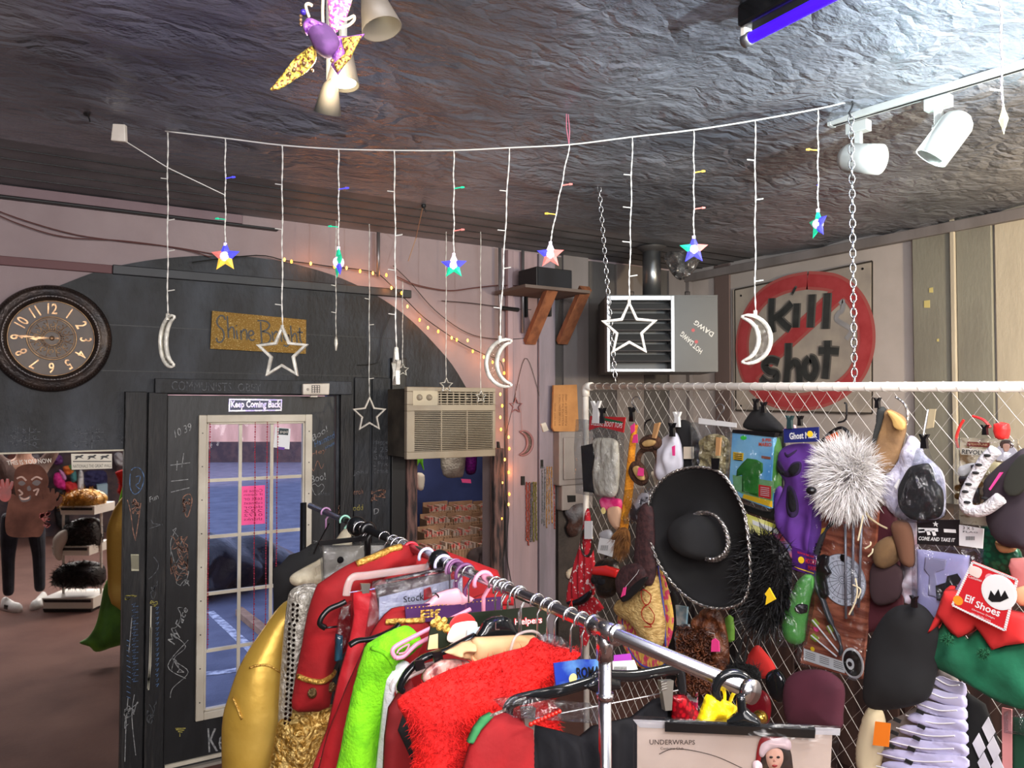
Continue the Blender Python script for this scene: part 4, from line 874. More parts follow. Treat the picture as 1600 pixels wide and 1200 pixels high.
def frame_moon(t, pl, w_, h_, flip, mt):
    o = []; i_ = []; n = 16
    def arc(cx, rx, ry, a0, a1): return [(cx+rx*math.cos(a0+(a1-a0)*k/n), ry*math.sin(a0+(a1-a0)*k/n)) for k in range(n+1)]
    outer = arc(w_*.35, w_, h_/2, math.radians(80), math.radians(280)); inner = arc(w_*.66, w_*.80, h_/2*.88, math.radians(262), math.radians(98))
    mb = MB()
    for line in (outer, inner):
        mb.tube([pl.w(a*flip, b) for a, b in line], [.003+.006*math.sin(math.pi*k/n)**.4 for k in range(n+1)], 6, flat=1)
    for e in ((outer[0], inner[-1]), (outer[-1], inner[0])): mb.tube([pl.w(e[0][0]*flip, e[0][1]), pl.w(e[1][0]*flip, e[1][1])], .006, 6)
    # clear web between the two rims
    vs = [pl.w(a*flip, b, .0) for a, b in outer]+[pl.w(a*flip, b, .0) for a, b in inner[::-1]]; m_ = len(outer)
    mb.build('moon_frame', mt, t, smooth=True)
    MB().add(vs+[v-pl.N*.002 for v in vs], [(k, k+1, m_+k+1, m_+k) for k in range(m_-1)]+[(2*m_+k, 3*m_+k, 3*m_+k+1, 2*m_+k+1) for k in range(m_-1)]).build('clear_web', film('clear_web_film', (240, 238, 230), .25, .15, 30), t)
def led_star(t, pl, R_, cols, core='w'):
    pts = star_pts(R_, .45)
    for k in range(5):
        a0, a, a1 = pts[2*k-1], pts[2*k], pts[(2*k+1) % 10]
        v = [pl.w(0, 0, .011), pl.w(*a0, .003), pl.w(*a, 0), pl.w(*a1, .003), pl.w(0, 0, -.011), pl.w(*a0, -.003), pl.w(*a1, -.003), pl.w(a[0]*.5, a[1]*.5, .009), pl.w(a[0]*.5, a[1]*.5, -.009)]
        MB().add(v, [(0, 1, 7), (1, 2, 7), (7, 2, 3), (0, 7, 3), (4, 8, 5), (5, 8, 2), (8, 6, 2), (4, 6, 8), (1, 5, 2), (2, 6, 3), (0, 3, 6, 4), (0, 4, 5, 1)]).build('star_arm', E[cols[k]], t)
    MB().ball(pl.w(0, 0, 0), R_*.34, 8, 6).build('star_core', E[core], t)
def hanging(nm, lab, cat, pl, x0, y0, x1, y1): return thing(nm, lab, cat, pl.p(x0, y0), 'curtain light drops')
def ppm(pl, px, py): a = pl.uv(px, py); b = pl.uv(px+10, py); return math.hypot(b[0]-a[0], b[1]-a[1])/10
def do_moon(x, y0, y1, ty, by, wpx, flip, ticks, lab, yaw=0, x1=None):
    t = hanging('moon_light', lab, 'hanging light', HS, x, y0, x, y1); xx = x1 or x; strand(t, HS, x, y0, xx, ty, ticks)
    k = ppm(HS, x, ty); MB().tube([HS.p(xx, ty-2), HS.p(xx, ty+8)], .007, 8).build('socket', m_wstar, t)
    c = HS.p(xx+(0 if flip > 0 else 0), (ty+by)/2+3); frame_moon(t, turned(HS, c, yaw), wpx*k, (by-ty)*k*.98, flip, m_wstar)
    return t
def do_star(x, y0, cy, R_, ticks, lab, cols=None, yaw=0, x1=None):
    t = hanging('star_light', lab, 'hanging light', HS, x, y0, x, cy); xx = x1 or x; k = ppm(HS, x, cy)
    strand(t, HS, x, y0, xx, cy-R_*1.02, ticks); c = HS.p(xx, cy); pl = turned(HS, c, yaw)
    MB().tube([HS.p(xx, cy-R_*1.02), HS.p(xx, cy-R_*.8)], .006, 8).build('socket', m_wstar if not cols else E['w'], t)
    if cols: led_star(t, pl, R_*k*1.12, cols)
    else: frame_star(t, pl, R_*k, m_wstar)
    return t
T = lambda *a: list(a)
do_moon(262, 207, 0, 492, 569, 27, 1, T((280, -1, 'o'), (345, 1, 'o'), (393, 1, 'o'), (455, 1, 'o')), 'clear crescent moon light at the left end of the row, beside the clock', 25)
do_star(352, 216, 401, 21, T((279, 1, 'b'), (343, -1, 't')), 'small star light with violet, red and yellow arms above the plaque at its left', 'bbyyr')
do_star(441, 227, 552, 43, T((289, -1, 'o'), (359, -1, 'o'), (477, -1, 'o')), 'big open white star light hanging in front of the gold plaque')
do_star(529, 233, 410, 24, T((296, 1, 'b'), (355, -1, 't')), 'teal star light turned almost edge-on with a blue lower tip', 'ttbtt', 62)
do_star(616, 235, 575, 32, T((300, -1, 'o'), (369, 1, 'o'), (423, -1, 'o'), (492, -1, 'o')), 'open white star light turned edge-on, hanging left of the air conditioner', None, 66, 619)
do_star(709, 235, 415, 19, T((295, 1, 't'), (361, 1, 'r')), 'small star light with blue top and teal legs near the black speaker shelf side', 'wbttb')
do_moon(796, 231, 0, 527, 602, 34, 1, T((299, -1, 'o'), (361, -1, 'o'), (420, 1, 'o'), (482, -1, 'o')), 'bright crescent moon light hanging over the pink pilaster', 10, 781)
do_star(890, 226, 398, 20, T((290, 1, 'r'), (335, -1, 'y')), 'small star light on a slanting drop, blue and coral arms, above the speaker', 'wrrrb', 0, 860)
do_star(988, 214, 515, 47, T((274, -1, 'o'), (325, -1, 'o'), (379, -1, 'o'), (432, 1, 'o')), 'big open white star light hanging in front of the grey heater', None, 0, 983)
do_star(1084, 203, 390, 21, T((270, 1, 'y'), (327, 1, 'r')), 'small star light with blue, teal and red arms beside the foil-wrapped duct', 'brbbt')
do_moon(1180, 188, 0, 487, 567, 37, -1, T((251, -1, 'o'), (313, 1, 'o'), (440, 1, 'o')), 'clear crescent moon light hanging in front of the spray painted board', 0)
do_star(1278, 170, 350, 23, T((235, -1, 'y'), (291, 0, 'b')), 'teal star light turned edge-on at the right end of the row', 'tbbtt', 72)
# the second string further back near the arch
B2 = PY(4.2)
def back_star(x, y0, cy, R_, lab, yaw=0, ticks=(), m=m_wstar):
    t = thing('star_light', lab, 'hanging light', B2.p(x, y0), 'curtain light drops near the arch'); k = ppm(B2, x, cy); strand(t, B2, x, y0-100, x, cy-R_, ticks)
    frame_star(t, turned(B2, B2.p(x, cy), yaw), R_*k, m); return t
back_star(577, 450, 648, 28, 'dull open star light hanging against the black boards left of the air conditioner', 0, ((468, -1, 'o'), (508, 1, 'o'), (592, 1, 'o')), mat('dull_clear_plastic', (172, 168, 160), rough=.3))
t = thing('drop_light', 'slim clear drop light hanging by itself under the teal star', 'hanging light', B2.p(525, 432)); strand(t, B2, 525, 345, 525, 525, ((447, -1, 'o'), (489, -1, 'o')))
MB().lathe(PL(B2.p(525, 537), (1, 0, 0), (0, 1, 0), (0, 0, -1)), [(.003, -.045), (.009, -.02), (.011, 0), (.006, .025), (.004, .04)], 8).build('drop', m_wstar, t, smooth=True)
B3 = WALL.off(.40)
for x, y0, cy, R_, lab in ((659, 462, 0, 0, 0), (697, 470, 602, 11, 'tiny clear star light hanging before the left of the air conditioner top'), (751, 480, 620, 9, 'tiny clear star light hanging before the air conditioner vents')):
    if not R_: continue
    t = thing('star_light', lab, 'hanging light', B3.p(x, y0), 'curtain light drops near the arch'); strand(t, B3, x, 362, x, cy-R_, ()); frame_star(t, B3.at(x, cy), R_*ppm(B3, x, cy), m_wstar)
t = thing('star_light', 'tiny grey star hanging close behind the edge-on white star', 'hanging light', B2.p(629, 480), 'curtain light drops near the arch'); strand(t, B2, 629, 440, 629, 570, ()); frame_star(t, B2.at(629, 578), 10*ppm(B2, 629, 578), m_wstar)
# faint pink star and moon lights on the pilaster
PP = WALL.off(.055); m_pk = mat('dusty_pink_plastic', (150, 104, 106), rough=.4)
t = thing('star_light', 'faint dusty pink star flat on the pilaster above the pink moon', 'hanging light', PP.p(806, 625)); frame_star(t, PP.at(806, 634), 11*ppm(PP, 806, 634), m_pk); MB().tube([PP.p(806, 600), PP.p(806, 624)], .0015, 5).build('wire', m_pk, t)
t = thing('moon_light', 'dusty pink crescent moon hanging flat on the pilaster above the beads', 'hanging light', PP.p(820, 672)); frame_moon(t, PP.at(822, 692), .085, .17, -1, m_pk); MB().tube([PP.p(812, 600), PP.p(816, 676)], .0015, 5).build('wire', m_pk, t)
# crystal drop at the right edge
CR = PY(1.0); pc = PZ(CEIL-.02).p(1562, -60); CR = PL(PZ(CEIL).p(1567, -90), R, (0, 0, 1), -Vector((F.x, F.y, 0)).normalized())
t = thing('crystal_drop', 'pale crystal drop on a cord hanging at the top right edge', 'hanging ornament', CR.p(1562, -60)); strand(t, CR, 1562, -60, 1566, 165, ((142, -1, 'o'), ))
q = CR.p(1568, 187); k = ppm(CR, 1568, 187); MB().lathe(PL(q, R, R.cross(Vector((0, 0, -1))), (0, 0, -1)), [(.001, -26*k), (3*k, -14*k), (7.5*k, 0), (2.5*k, 14*k), (.0005, 23*k)], 6).build('crystal', mat('pale_gold_crystal', (226, 214, 160), rough=.1, alpha=.85, spec=1), t)
# small white tag and wires on the ceiling left
LP = PL(PZ(CEIL-.05).p(189, 196), R, (0, 0, 1), -Vector((F.x, F.y, 0)).normalized())
ad = thing('plug_adaptor', 'small white plug box hanging from the ceiling left of the moon light', 'plug', LP.p(188, 195)); MB().prism(LP, [LP.uv(*p) for p in [(180, 196), (199, 197), (200, 224), (177, 222)]], 0, .02).build('housing', m_white, ad, bevel=.003)
MB().tube([LP.p(198, 222), LP.p(262, 262), HS.p(352, 305)], .0018, 5).build('lead', m_strand, ad)
for x, y, lab in ((662, 322, 'tiny dark ceiling hook with a bead wire near the arch'), (136, 176, 'tiny dark clip on the ceiling left of the white plug')):
    q = PZ(CEIL-.012).p(x, y); tag(MB().ball(q, .014, 8, 5).tube([q, q+Vector((.01, -.01, -.035))], .003, 5).build('ceiling_hook', m_dark), lab, 'hook')
q = PZ(CEIL-.02).p(660, 326); tag(MB().tube([q, WALL.off(.3).p(650, 372), WALL.off(.3).p(638, 408)], .0028, 5).build('bead_wire', mat('amber_wire', (170, 130, 100), rough=.4)), 'thin amber bead wire slanting down from the ceiling hook above the orange lights', 'wire')
# pink ribbon tie above the slanting drop
q0 = PZ(CEIL-.03).p(885, 178); tag(MB().tube([q0, HS.p(885, 200), HS.p(889, 226)], .002, 5).tube([q0+Vector((.008, 0, 0)), HS.p(890, 205), HS.p(889, 226)], .002, 5).build('pink_tie', mat('dusty_pink_string', (170, 96, 112), rough=.7)), 'pink string tying the cord to the ceiling above the speaker', 'string')
# chains carrying the mesh panel
m_chain = mat('zinc_chain', (186, 188, 190), rough=.25, metal=.9)
def chain(a, b, lab, ln=.034, r=.0024):
    a, b = Vector(a), Vector(b); L_ = (b-a).length; n = max(2, int(L_/(ln*.74))); d = (b-a)/L_; s1 = d.orthogonal().normalized(); s2 = d.cross(s1); mb = MB()
    for i in range(n):
        c = a+d*(L_*(i+.5)/n); s = s1 if i % 2 else s2
        mb.tube([c+d*math.cos(t)*ln*.5+s*math.sin(t)*ln*.28 for t in [2*math.pi*k/10 for k in range(10)]], r, 5, closed=True)
    return tag(mb.build('hanging_chain', m_chain, smooth=True), lab, 'chain')
MP = MESH
pa_ = MP.p(1335, 600); chain((pa_.x, pa_.y, CEIL-.09), pa_+Vector((0, 0, .0)), 'long zinc chain from the ceiling to the right of the white pipe frame')
pb_ = MP.p(962, 598); chain((pb_.x-.05, pb_.y+.06, CEIL-.02), pb_, 'zinc chain to the left end of the pipe frame, in front of the heater')
tag(MB().tube([(pa_.x, pa_.y, CEIL-.02), (pa_.x+.012, pa_.y, CEIL-.045), (pa_.x, pa_.y, CEIL-.065), (pa_.x-.012, pa_.y, CEIL-.08), (pa_.x, pa_.y, CEIL-.095)], .003, 6).build('ceiling_hook', m_dark), 'dark S shaped hook holding the right chain', 'hook')
# heater
hc = Vector(); HT = PL(CAM+(F*1.0).normalized()*5.0, R, (0, 0, 1), -Vector((F.x, F.y, 0)).normalized())
a0, b1 = HT.uv(948, 462); a1, b0 = HT.uv(1122, 581); am = HT.uv(1049, 500)[0]
ht = thing('unit_heater', 'grey metal ceiling unit heater with open louvres and a round flue', 'heater', HT.w((a0+a1)/2, b0))
m_ht = mat('grey_enamelled_steel', (58, 58, 58), (50, 50, 50), sc=2, rough=.42, metal=.2); m_al = mat('bright_aluminium', (140, 142, 145), rough=.4, metal=.85)
mb = MB(); mb.box(HT, am, a1, b0, b1, -.5, .0).box(HT, a0, am, b0, b1, -.5, -.12).box(HT, a0, a1, b1-.012, b1+.004, -.5, .002)
mb.build('casing', m_ht, ht)
MB().box(HT, a0, a0+.02, b0, b1, -.12, .004).box(HT, a0+.02, am, b1-.03, b1, -.12, .004).box(HT, a0+.02, am, b0, b0+.02, -.12, .004).box(HT, am-.004, am+.02, b0, b1, -.12, .006).build('louvre_frame', m_al, ht, bevel=.002)
for i in range(6):
    b = b0+.045+(b1-b0-.09)*(i+.3)/6; mb = MB()
    mb.add([HT.w(a0+.02, b, 0), HT.w(am, b, 0), HT.w(am, b+.045, -.06), HT.w(a0+.02, b+.045, -.06), HT.w(a0+.02, b+.006, .004), HT.w(am, b+.006, .004), HT.w(am, b+.051, -.056), HT.w(a0+.02, b+.051, -.056)], [(0, 1, 2, 3), (7, 6, 5, 4), (0, 4, 5, 1), (3, 2, 6, 7), (0, 3, 7, 4), (1, 5, 6, 2)]).build('louvre', m_al, ht)
lp = HT.off(.001); m_ltr = mat('pale_sticker_letter', (200, 200, 196), rough=.5); m_paw = mat('red_paw', (170, 50, 56), rough=.5)
text('lettering', 'HOT DAWG', lp, [(1094, 554), (1062, 524), (1067, 517), (1098, 547)], m_ltr, ht, .001, .02); text('lettering', 'DAWG', lp, [(1112, 527), (1083, 506), (1088, 500), (1116, 520)], m_ltr, ht, .001, .02)
for x, y in ((1088, 534), (1083, 516)): MB().lathe(lp.at(x, y), [(.012, .001), (0, .0015)], 8).build('red_paw_mark', m_paw, ht)
fx = HT.uv(1027, 420)[0]; MB().tube([HT.w(fx, b1, -.2), HT.w(fx, CEIL-H+.0+b0*0-HT.O.z+H, -.2)], .062, 20).build('flue', mat('galvanised_duct', (128, 130, 132), rough=.3, metal=.85), ht, smooth=True)
MB().lathe(PL(HT.w(fx, 0, -.2)*1.0, (1, 0, 0), (0, 1, 0), (0, 0, 1)), [(.064, CEIL-.05-HT.O.z), (.10, CEIL-.02-HT.O.z), (.10, CEIL-.015-HT.O.z)], 20).build('flue_collar', mat('dark_collar', (58, 56, 56), rough=.5), ht, smooth=True)
for x in (987, 1076):
    q = HT.uv(x, 462); MB().tube([HT.w(q[0], b1, -.1), HT.w(q[0], b1+.04, -.1), HT.w(q[0]+.03, b1+.04, -.1), HT.w(q[0]+.03, b1, -.1)], .004, 6).build('hanging_bracket', m_dark, ht)
fo_ = puff_mb(HT.off(-.1), [HT.uv(*p) for p in sm([(1042, 395), (1060, 388), (1090, 392), (1098, 402), (1085, 425), (1068, 434), (1052, 420)], 3)], .02, .07, wr=.05, wf=(22, 22), back=.05)
tag(fo_.build('foil_wrap', mat('crumpled_clear_foil', (150, 150, 150), rough=.12, metal=.8, bump=1, bsc=30)), 'crumpled shiny foil bundle hanging from the ceiling beside the heater flue', 'foil')
# ---------------------------------------------------------------- track lights
TP = PZ(CEIL-.06); ta = TP.p(1297, 198); tb_ = TP.p(1640, 96); td = (tb_-ta).normalized(); tn = Vector((-td.y, td.x, 0))
m_tr = mat('white_enamel', (158, 158, 154), rough=.35)
tr = thing('track_rail', 'white lighting track fixed under the ceiling at upper right', 'light track', ta)
tpl = PL(ta, td, tn, (0, 0, 1)); MB().box(tpl, 0, (tb_-ta).length, -.018, .018, 0, .025).build('rail', m_tr, tr, bevel=.003)
MB().box(tpl, .01, (tb_-ta).length, -.006, .006, -.001, .002).build('slot', m_dark, tr); MB().box(tpl, 0, .012, -.02, .02, -.002, .027).build('end_cap', m_tr, tr)
m_lit = mat('lit_lamp_face', (150, 250, 245), emit=2.6)
def track_head(px, py, axis_to, ln, r, lab, lit):
    k = None; base = TP.p(px, py); t = thing('track_spotlight', lab, 'spotlight', base)
    MB().box(PL(base, td, tn, (0, 0, 1)), -.04, .04, -.02, .02, -.04, 0).build('adaptor', m_tr, t, bevel=.003)
    j = base+Vector((0, 0, -.10)); MB().box(PL(base, td, tn, (0, 0, 1)), -.013, .013, -.009, .009, -.105, -.03).build('stem', m_tr, t, bevel=.003)
    MB().tube([j-td*.018, j+td*.018], .012, 10).build('pivot', m_tr, t)
    return t, j
def can(t, c, d, ln, r, lit):
    d = Vector(d).normalized(); u = d.orthogonal().normalized(); pl = PL(c-d*ln*.5, u, d.cross(u), d)
    n = 24; MB().lathe(pl, [(r*.05, -r*.78), (r*.5, -r*.66), (r*.85, -r*.35), (r, 0), (r, ln*.52), (r*1.0, ln), (r*.93, ln), (r*.9, ln-.02), (0.001, ln-.03)], 28).build('can', m_tr, t, smooth=True)
    if lit: MB().lathe(pl, [(r*.88, ln-.016), (r*.8, ln-.012), (0, ln-.01)], 24).build('lamp_face', m_lit, t)
t, j = track_head(1341, 191, None, 0, 0, 'lit white track spotlight with a cyan glowing face at upper right', True)
c1 = j+R*.012+Vector((0, 0, -.04))-F*.02
d1 = R*.62-F*.85+Vector((0, 0, -.30)); can(t, c1, d1, .12, .053, True)
spot('track_spotlight_beam', c1+d1.normalized()*.085, c1+d1*4, 55, (.75, 1, 1), 110, .7, .03)
t, j = track_head(1466, 152, None, 0, 0, 'unlit white track spotlight to the right of the glowing one', False)
can(t, j-Vector((0, 0, .055))+R*.005-F*.02, -R*.55+F*.25+Vector((0, 0, -.85)), .13, .053, False)
# ---------------------------------------------------------------- black light tube
UP = PZ(CEIL-.11); ua, ub = UP.p(1168, 62), UP.p(1330, -22); ud = (ub-ua).normalized(); un = Vector((-ud.y, ud.x, 0))
ul = thing('black_light_fixture', 'black ceiling batten with a glowing violet tube at the top edge', 'light fixture', ua)
upl = PL(ua, ud, un, (0, 0, 1)); Lu = 1.1
MB().box(upl, -.01, Lu, -.03, .055, .03, .09).build('batten', mat('glossy_black_batten', (14, 15, 16), rough=.2), ul, bevel=.008)
MB().tube([upl.w(.01, 0, 0), upl.w(Lu, 0, 0)], .015, 14).build('tube', mat('violet_tube', (56, 10, 255), emit=1.5), ul, smooth=True)
MB().tube([upl.w(-.012, 0, 0), upl.w(.012, 0, 0)], .018, 14).build('tube_cap', m_al, ul, smooth=True); MB().box(upl, -.012, .004, -.015, .015, 0, .05).build('lamp_holder', m_white, ul, bevel=.003)
al = area('black_light_glow', upl.w(Lu*.5, -.02, -.03), (0, 0, math.atan2(ud.y, ud.x)), Lu, 2.2, (.25, .12, 1), .03)
spot('violet_ceiling_glow', (-.15, 1.0, 1.9), PZ(CEIL).p(370, 60), 26, (.22, .16, 1), 38, 1, .1)
spot('violet_ceiling_glow', (.1, 1.0, 1.9), PZ(CEIL).p(660, 45), 10, (.1, .8, .7), 26, 1, .1)
tg_ = PZ(CEIL).p(1400, 60); spot('ceiling_white_glow', tg_+Vector((-.1, -.75, -.55)), tg_, 190, (.8, .95, 1), 110, 1, .03)  # added upward spot without a fixture, makes the bright ceiling patch
# ---------------------------------------------------------------- glitter bird on lamp heads
BD = PL(PZ(CEIL-.34).p(505, 40), R, (0, 0, 1), -Vector((F.x, F.y, 0)).normalized())
m_pg = mat('purple_glitter', (150, 82, 190), (206, 130, 224), sc=80, rough=.35, metal=.4, bump=.6, bsc=90); m_pd = mat('dark_purple_velvet', (96, 60, 110), (120, 76, 136), sc=30, rough=.8)
m_gb = mat('gold_beaded_gauze', (238, 214, 92), (120, 60, 40), sc=190, rough=.35, metal=.3, bump=.5, bsc=80, lo=.5, hi=.56, emit=0); m_pk2 = mat('pink_beaded_gauze', (244, 226, 196), (210, 92, 196), sc=170, rough=.35, metal=.2, lo=.45, hi=.52)
bd = thing('glitter_bird', 'purple glitter hummingbird ornament with gold beaded wings at the top of the picture', 'ornament', BD.p(505, 60))
puff('body', BD.off(.02), [(478, 42), (488, 34), (500, 38), (516, 44), (528, 58), (532, 74), (520, 88), (508, 90), (496, 82), (486, 64)], m_pd, bd, 4, bulge=.025, back=.02)
puff('head', BD.off(.035), [(477, 40), (484, 33), (496, 36), (508, 44), (500, 48), (486, 50), (480, 56), (476, 48)], m_pg, bd, 4, bulge=.012)
for y in (36, 42, 48): MB().ball(BD.p(478.5, y+5, .04), .0035, 7, 5).build('bead', m_brz, bd, smooth=True)
MB().ball(BD.p(485, 40, .052), .006, 8, 6).build('eye', mat('blue_bead', (60, 40, 150), rough=.1), bd, smooth=True)
puff('left_wing', BD.off(.01), [(492, 74), (480, 78), (462, 92), (446, 112), (430, 132), (423, 142), (440, 138), (462, 124), (480, 112), (494, 94)], m_gb, bd, 4, edge=.004, bulge=.008, wr=.006, wf=(30, 30))
puff('upper_wing', BD.off(.01), [(512, -30), (514, 20), (516, 44), (524, 52), (536, 38), (546, 16), (552, -10), (548, -40)], m_pk2, bd, 3, edge=.004, bulge=.008)
puff('tail', BD.off(.015), [(520, 55), (530, 58), (545, 58), (570, 54), (560, 66), (552, 76), (542, 96), (528, 118), (518, 104), (520, 88)], m_pg, bd, 0, edge=.004, bulge=.01)
puff('tail_gauze', BD.off(.028), [(534, 60), (566, 56), (556, 74), (548, 92), (527, 114), (522, 100), (540, 84), (536, 72)], m_gb, bd, 0, edge=.003, bulge=.005)
bw_ = MB()
for l in ([(509, 50), (508, 20), (511, -30)], [(487, 34), (482, 18), (486, 14), (492, 17)], [(530, 36), (545, 38), (556, 33), (556, 40), (546, 48), (528, 52)]): bw_.tube([BD.p(*p, .02) for p in sm(l, 4, False)], .003, 6)
bw_.build('wire_curl', mat('cream_wire', (240, 220, 190), rough=.4), bd, smooth=True)
for (x, y) in ((465, 118), (458, 124), (480, 108), (492, 118), (537, 86), (546, 78), (552, 70), (524, 104)): MB().ball(BD.p(x, y, .025), .0045, 7, 5).build('bead', m_brz, bd, smooth=True)
def flood(px, py, d, r, ln, lab, lit):
    c = BD.p(px, py, -.16); t = thing('flood_lamp', lab, 'lamp', c); d = Vector(d).normalized(); u = d.orthogonal().normalized(); pl = PL(c-d*ln/2, u, d.cross(u), d)
    MB().lathe(pl, [(.002, -.015), (r*.5, 0), (r*.62, ln*.2), (r, ln), (r*.94, ln), (r*.6, ln*.4), (.002, ln*.4)], 24).build('shade', mat('tan_grey_enamel', (104, 96, 86), rough=.5), t, smooth=True)
    MB().tube([c-d*ln*.4, Vector((c.x, c.y, CEIL-.05))], .009, 8).build('stem', m_tr, t)
    if lit: MB().lathe(pl, [(r*.8, ln*.93), (.001, ln*.97)], 20).build('lamp_face', mat('lit_warm_face', (255, 246, 205), emit=11), t)
flood(508, 48, -F*.1+Vector((0, 0, -1))+R*.02, .036, .085, 'lit warm lamp head glowing behind the glitter bird', True)
flood(566, -48, -F*.1+Vector((0, 0, -1))+R*.3, .045, .09, 'unlit tan lamp head right of the glitter bird', False)
flood(484, 104, F*.5+Vector((0, 0, -1))-R*.25, .03, .06, 'small unlit tan lamp head below the bird wing', False)
point('bird_lamp_light', BD.p(505, 100, -.08), 2.2, (1, .85, .6), .04)
# ================================================================ pipe frame with net, and everything hung on it
BS = .5
L0, L1 = MESH.uv(915, 606), MESH.uv(1640, 606)
a0, a1 = L0[0], L1[0]; bT0, bT1 = MESH.uv(915, 604)[1], MESH.uv(1600, 605)[1]
m_pvc = mat('white_pvc_pipe', (228, 222, 212), (206, 198, 188), sc=7, rough=.35)
fr_ = thing('display_panel', 'white plastic pipe frame strung with net and hung on chains, holding the accessories', 'frame', MESH.w(a0, .25-0))
MB().tube([MESH.w(a0, bT0), MESH.w(a1, bT1)], .0155, 14).build('top_pipe', m_pvc, fr_, smooth=True)
MB().tube([MESH.w(a0, .25), MESH.w(a0, bT0)], .0155, 14).build('side_pipe', m_pvc, fr_, smooth=True)
MB().tube([MESH.w(a1, .25), MESH.w(a1, bT1)], .0155, 14).build('side_pipe', m_pvc, fr_, smooth=True)
MB().tube([MESH.w(a0, .25), MESH.w(a1, .25)], .0155, 14).build('bottom_pipe', m_pvc, fr_, smooth=True)
MB().tube([MESH.w(a0, bT0-.05), MESH.w(a0, bT0-.02), MESH.w(a0+.004, bT0-.006), MESH.w(a0+.02, bT0), MESH.w(a0+.05, bT0)], .021, 14).build('elbow', m_pvc, fr_, smooth=True)
# net: two families of cords
m_net = mat('pale_net_cord', (196, 192, 184), rough=.6); net = MB(); spn = .062
def clip(p, q, A0, A1, B0, B1):
    t0, t1 = 0, 1; d = (q[0]-p[0], q[1]-p[1])
    for dd, pp, lo, hi in ((d[0], p[0], A0, A1), (d[1], p[1], B0, B1)):
        if abs(dd) < 1e-9: continue
        u, v = (lo-pp)/dd, (hi-pp)/dd
        if u > v: u, v = v, u
        t0, t1 = max(t0, u), min(t1, v)
    return None if t0 >= t1 else ((p[0]+d[0]*t0, p[1]+d[1]*t0), (p[0]+d[0]*t1, p[1]+d[1]*t1))
bT = (bT0+bT1)/2-.01; rn = random.Random(4)
for fam, (sx_, r_c) in enumerate(((1, .0012), (-1, .00045))):
    k0 = int((a0-3)/spn); k1 = int((a1+3)/spn)
    for k in range(k0, k1):
        x = k*spn; seg = clip((x+(0 if fam == 0 else .031), bT), (x+sx_*2.6*.80, bT-2.6), a0+.015, a1-.015, .27, bT)
        if not seg: continue
        (p0, q0), (p1, q1) = seg; n = max(2, int(abs(q1-q0)/.09)); ph = rn.uniform(0, 6)
        net.tube([MESH.w(p0+(p1-p0)*i/n+.004*math.sin(i*1.9+ph), q0+(q1-q0)*i/n, -.004+.003*math.sin(i+ph)) for i in range(n+1)], r_c, 4)
for k in range(34):
    x = a0+.05+(a1-a0-.1)*k/33; b_ = bT0+(bT1-bT0)*k/33
    net.tube([MESH.w(x-.012*math.cos(t*6.28), b_+.017*math.sin(t*6.28), .018*math.cos(t*6.28)) for t in [i/8 for i in range(9)]], .001, 4)
net.build('net', m_net, fr_)
# brown cabinet and black post in the gloom behind the net
cb = thing('tall_cabinet', 'dark brown wooden cabinet against the right wall, seen through the net', 'cabinet', (4.1, 2.6, 0))
m_cab = mat('dark_brown_wood', (74, 54, 46), (52, 38, 34), sc=3, rough=.55, stretch=(1, 4, .6), bump=.1)
MB().wbox(3.75, RW-.05, 1.0, 3.55, 0, 1.42).build('body', m_cab, cb); 
for i in range(4): 
    d_ = MB().wbox(3.73, 3.75, 1.03+i*.63, 1.63+i*.63, .05, 1.38).build('door', m_cab, cb, bevel=.004)
    MB().wbox(3.705, 3.73, 1.58+i*.63, 1.60+i*.63, .7, .82).build('handle', m_cond, d_)
bp0 = PX(2.75); q_ = bp0.uv(1153, 950); tag(MB().box(bp0, q_[0]-.02, q_[0]+.02, 0, bp0.uv(1153, 930)[1], 0, .04).build('black_post', mat('satin_black_metal', (18, 18, 20), rough=.35)), 'black upright post standing behind the net below the big sombrero', 'post')

m_film = film('bag_film'); m_blk = mat('black_felt', (21, 21, 22), (28, 28, 29), sc=5, rough=.9); m_pinktag = mat('hot_pink_tag', (255, 70, 150), rough=.6)
m_bp = mat('black_plastic', (16, 16, 18), rough=.28); m_wp = mat('white_card_glossy', (226, 226, 224), rough=.35)
m_silv = mat('silver_braid', (214, 210, 204), (140, 138, 134), sc=120, rough=.22, metal=.85, bump=.4, bsc=120)
G = 'accessories hung on the net'
def it(nm, lab, cat, px, py, c=.02, group=None): return thing(nm, lab, cat, MESH.p(px, py, c), group)
def ptag(t, pl, q, m=None, s=None):
    card('price_tag', pl, q, m or m_pinktag, t, .0015)
def clip_(t, pl, x, y, s=1, m=None):
    mb = MB(); k = ppm(pl, x, y)*s
    o_ = pl.uv(x, y); mb.prism(pl, [(o_[0]+a*k, o_[1]+b*k) for a, b in ((-4, -8), (4, -8), (3, 3), (6, 9), (3, 9), (0, 5), (-3, 9), (-6, 9), (-3, 3))], 0, .012)
    mb.build('clip', m or m_bp, t)
def hookpx(t, pl, pts, r=.0022, m=None): MB().tube([pl.p(*p, .01) for p in sm(pts, 4, False)], r, 6).build('hook', m or m_al, t, smooth=True)

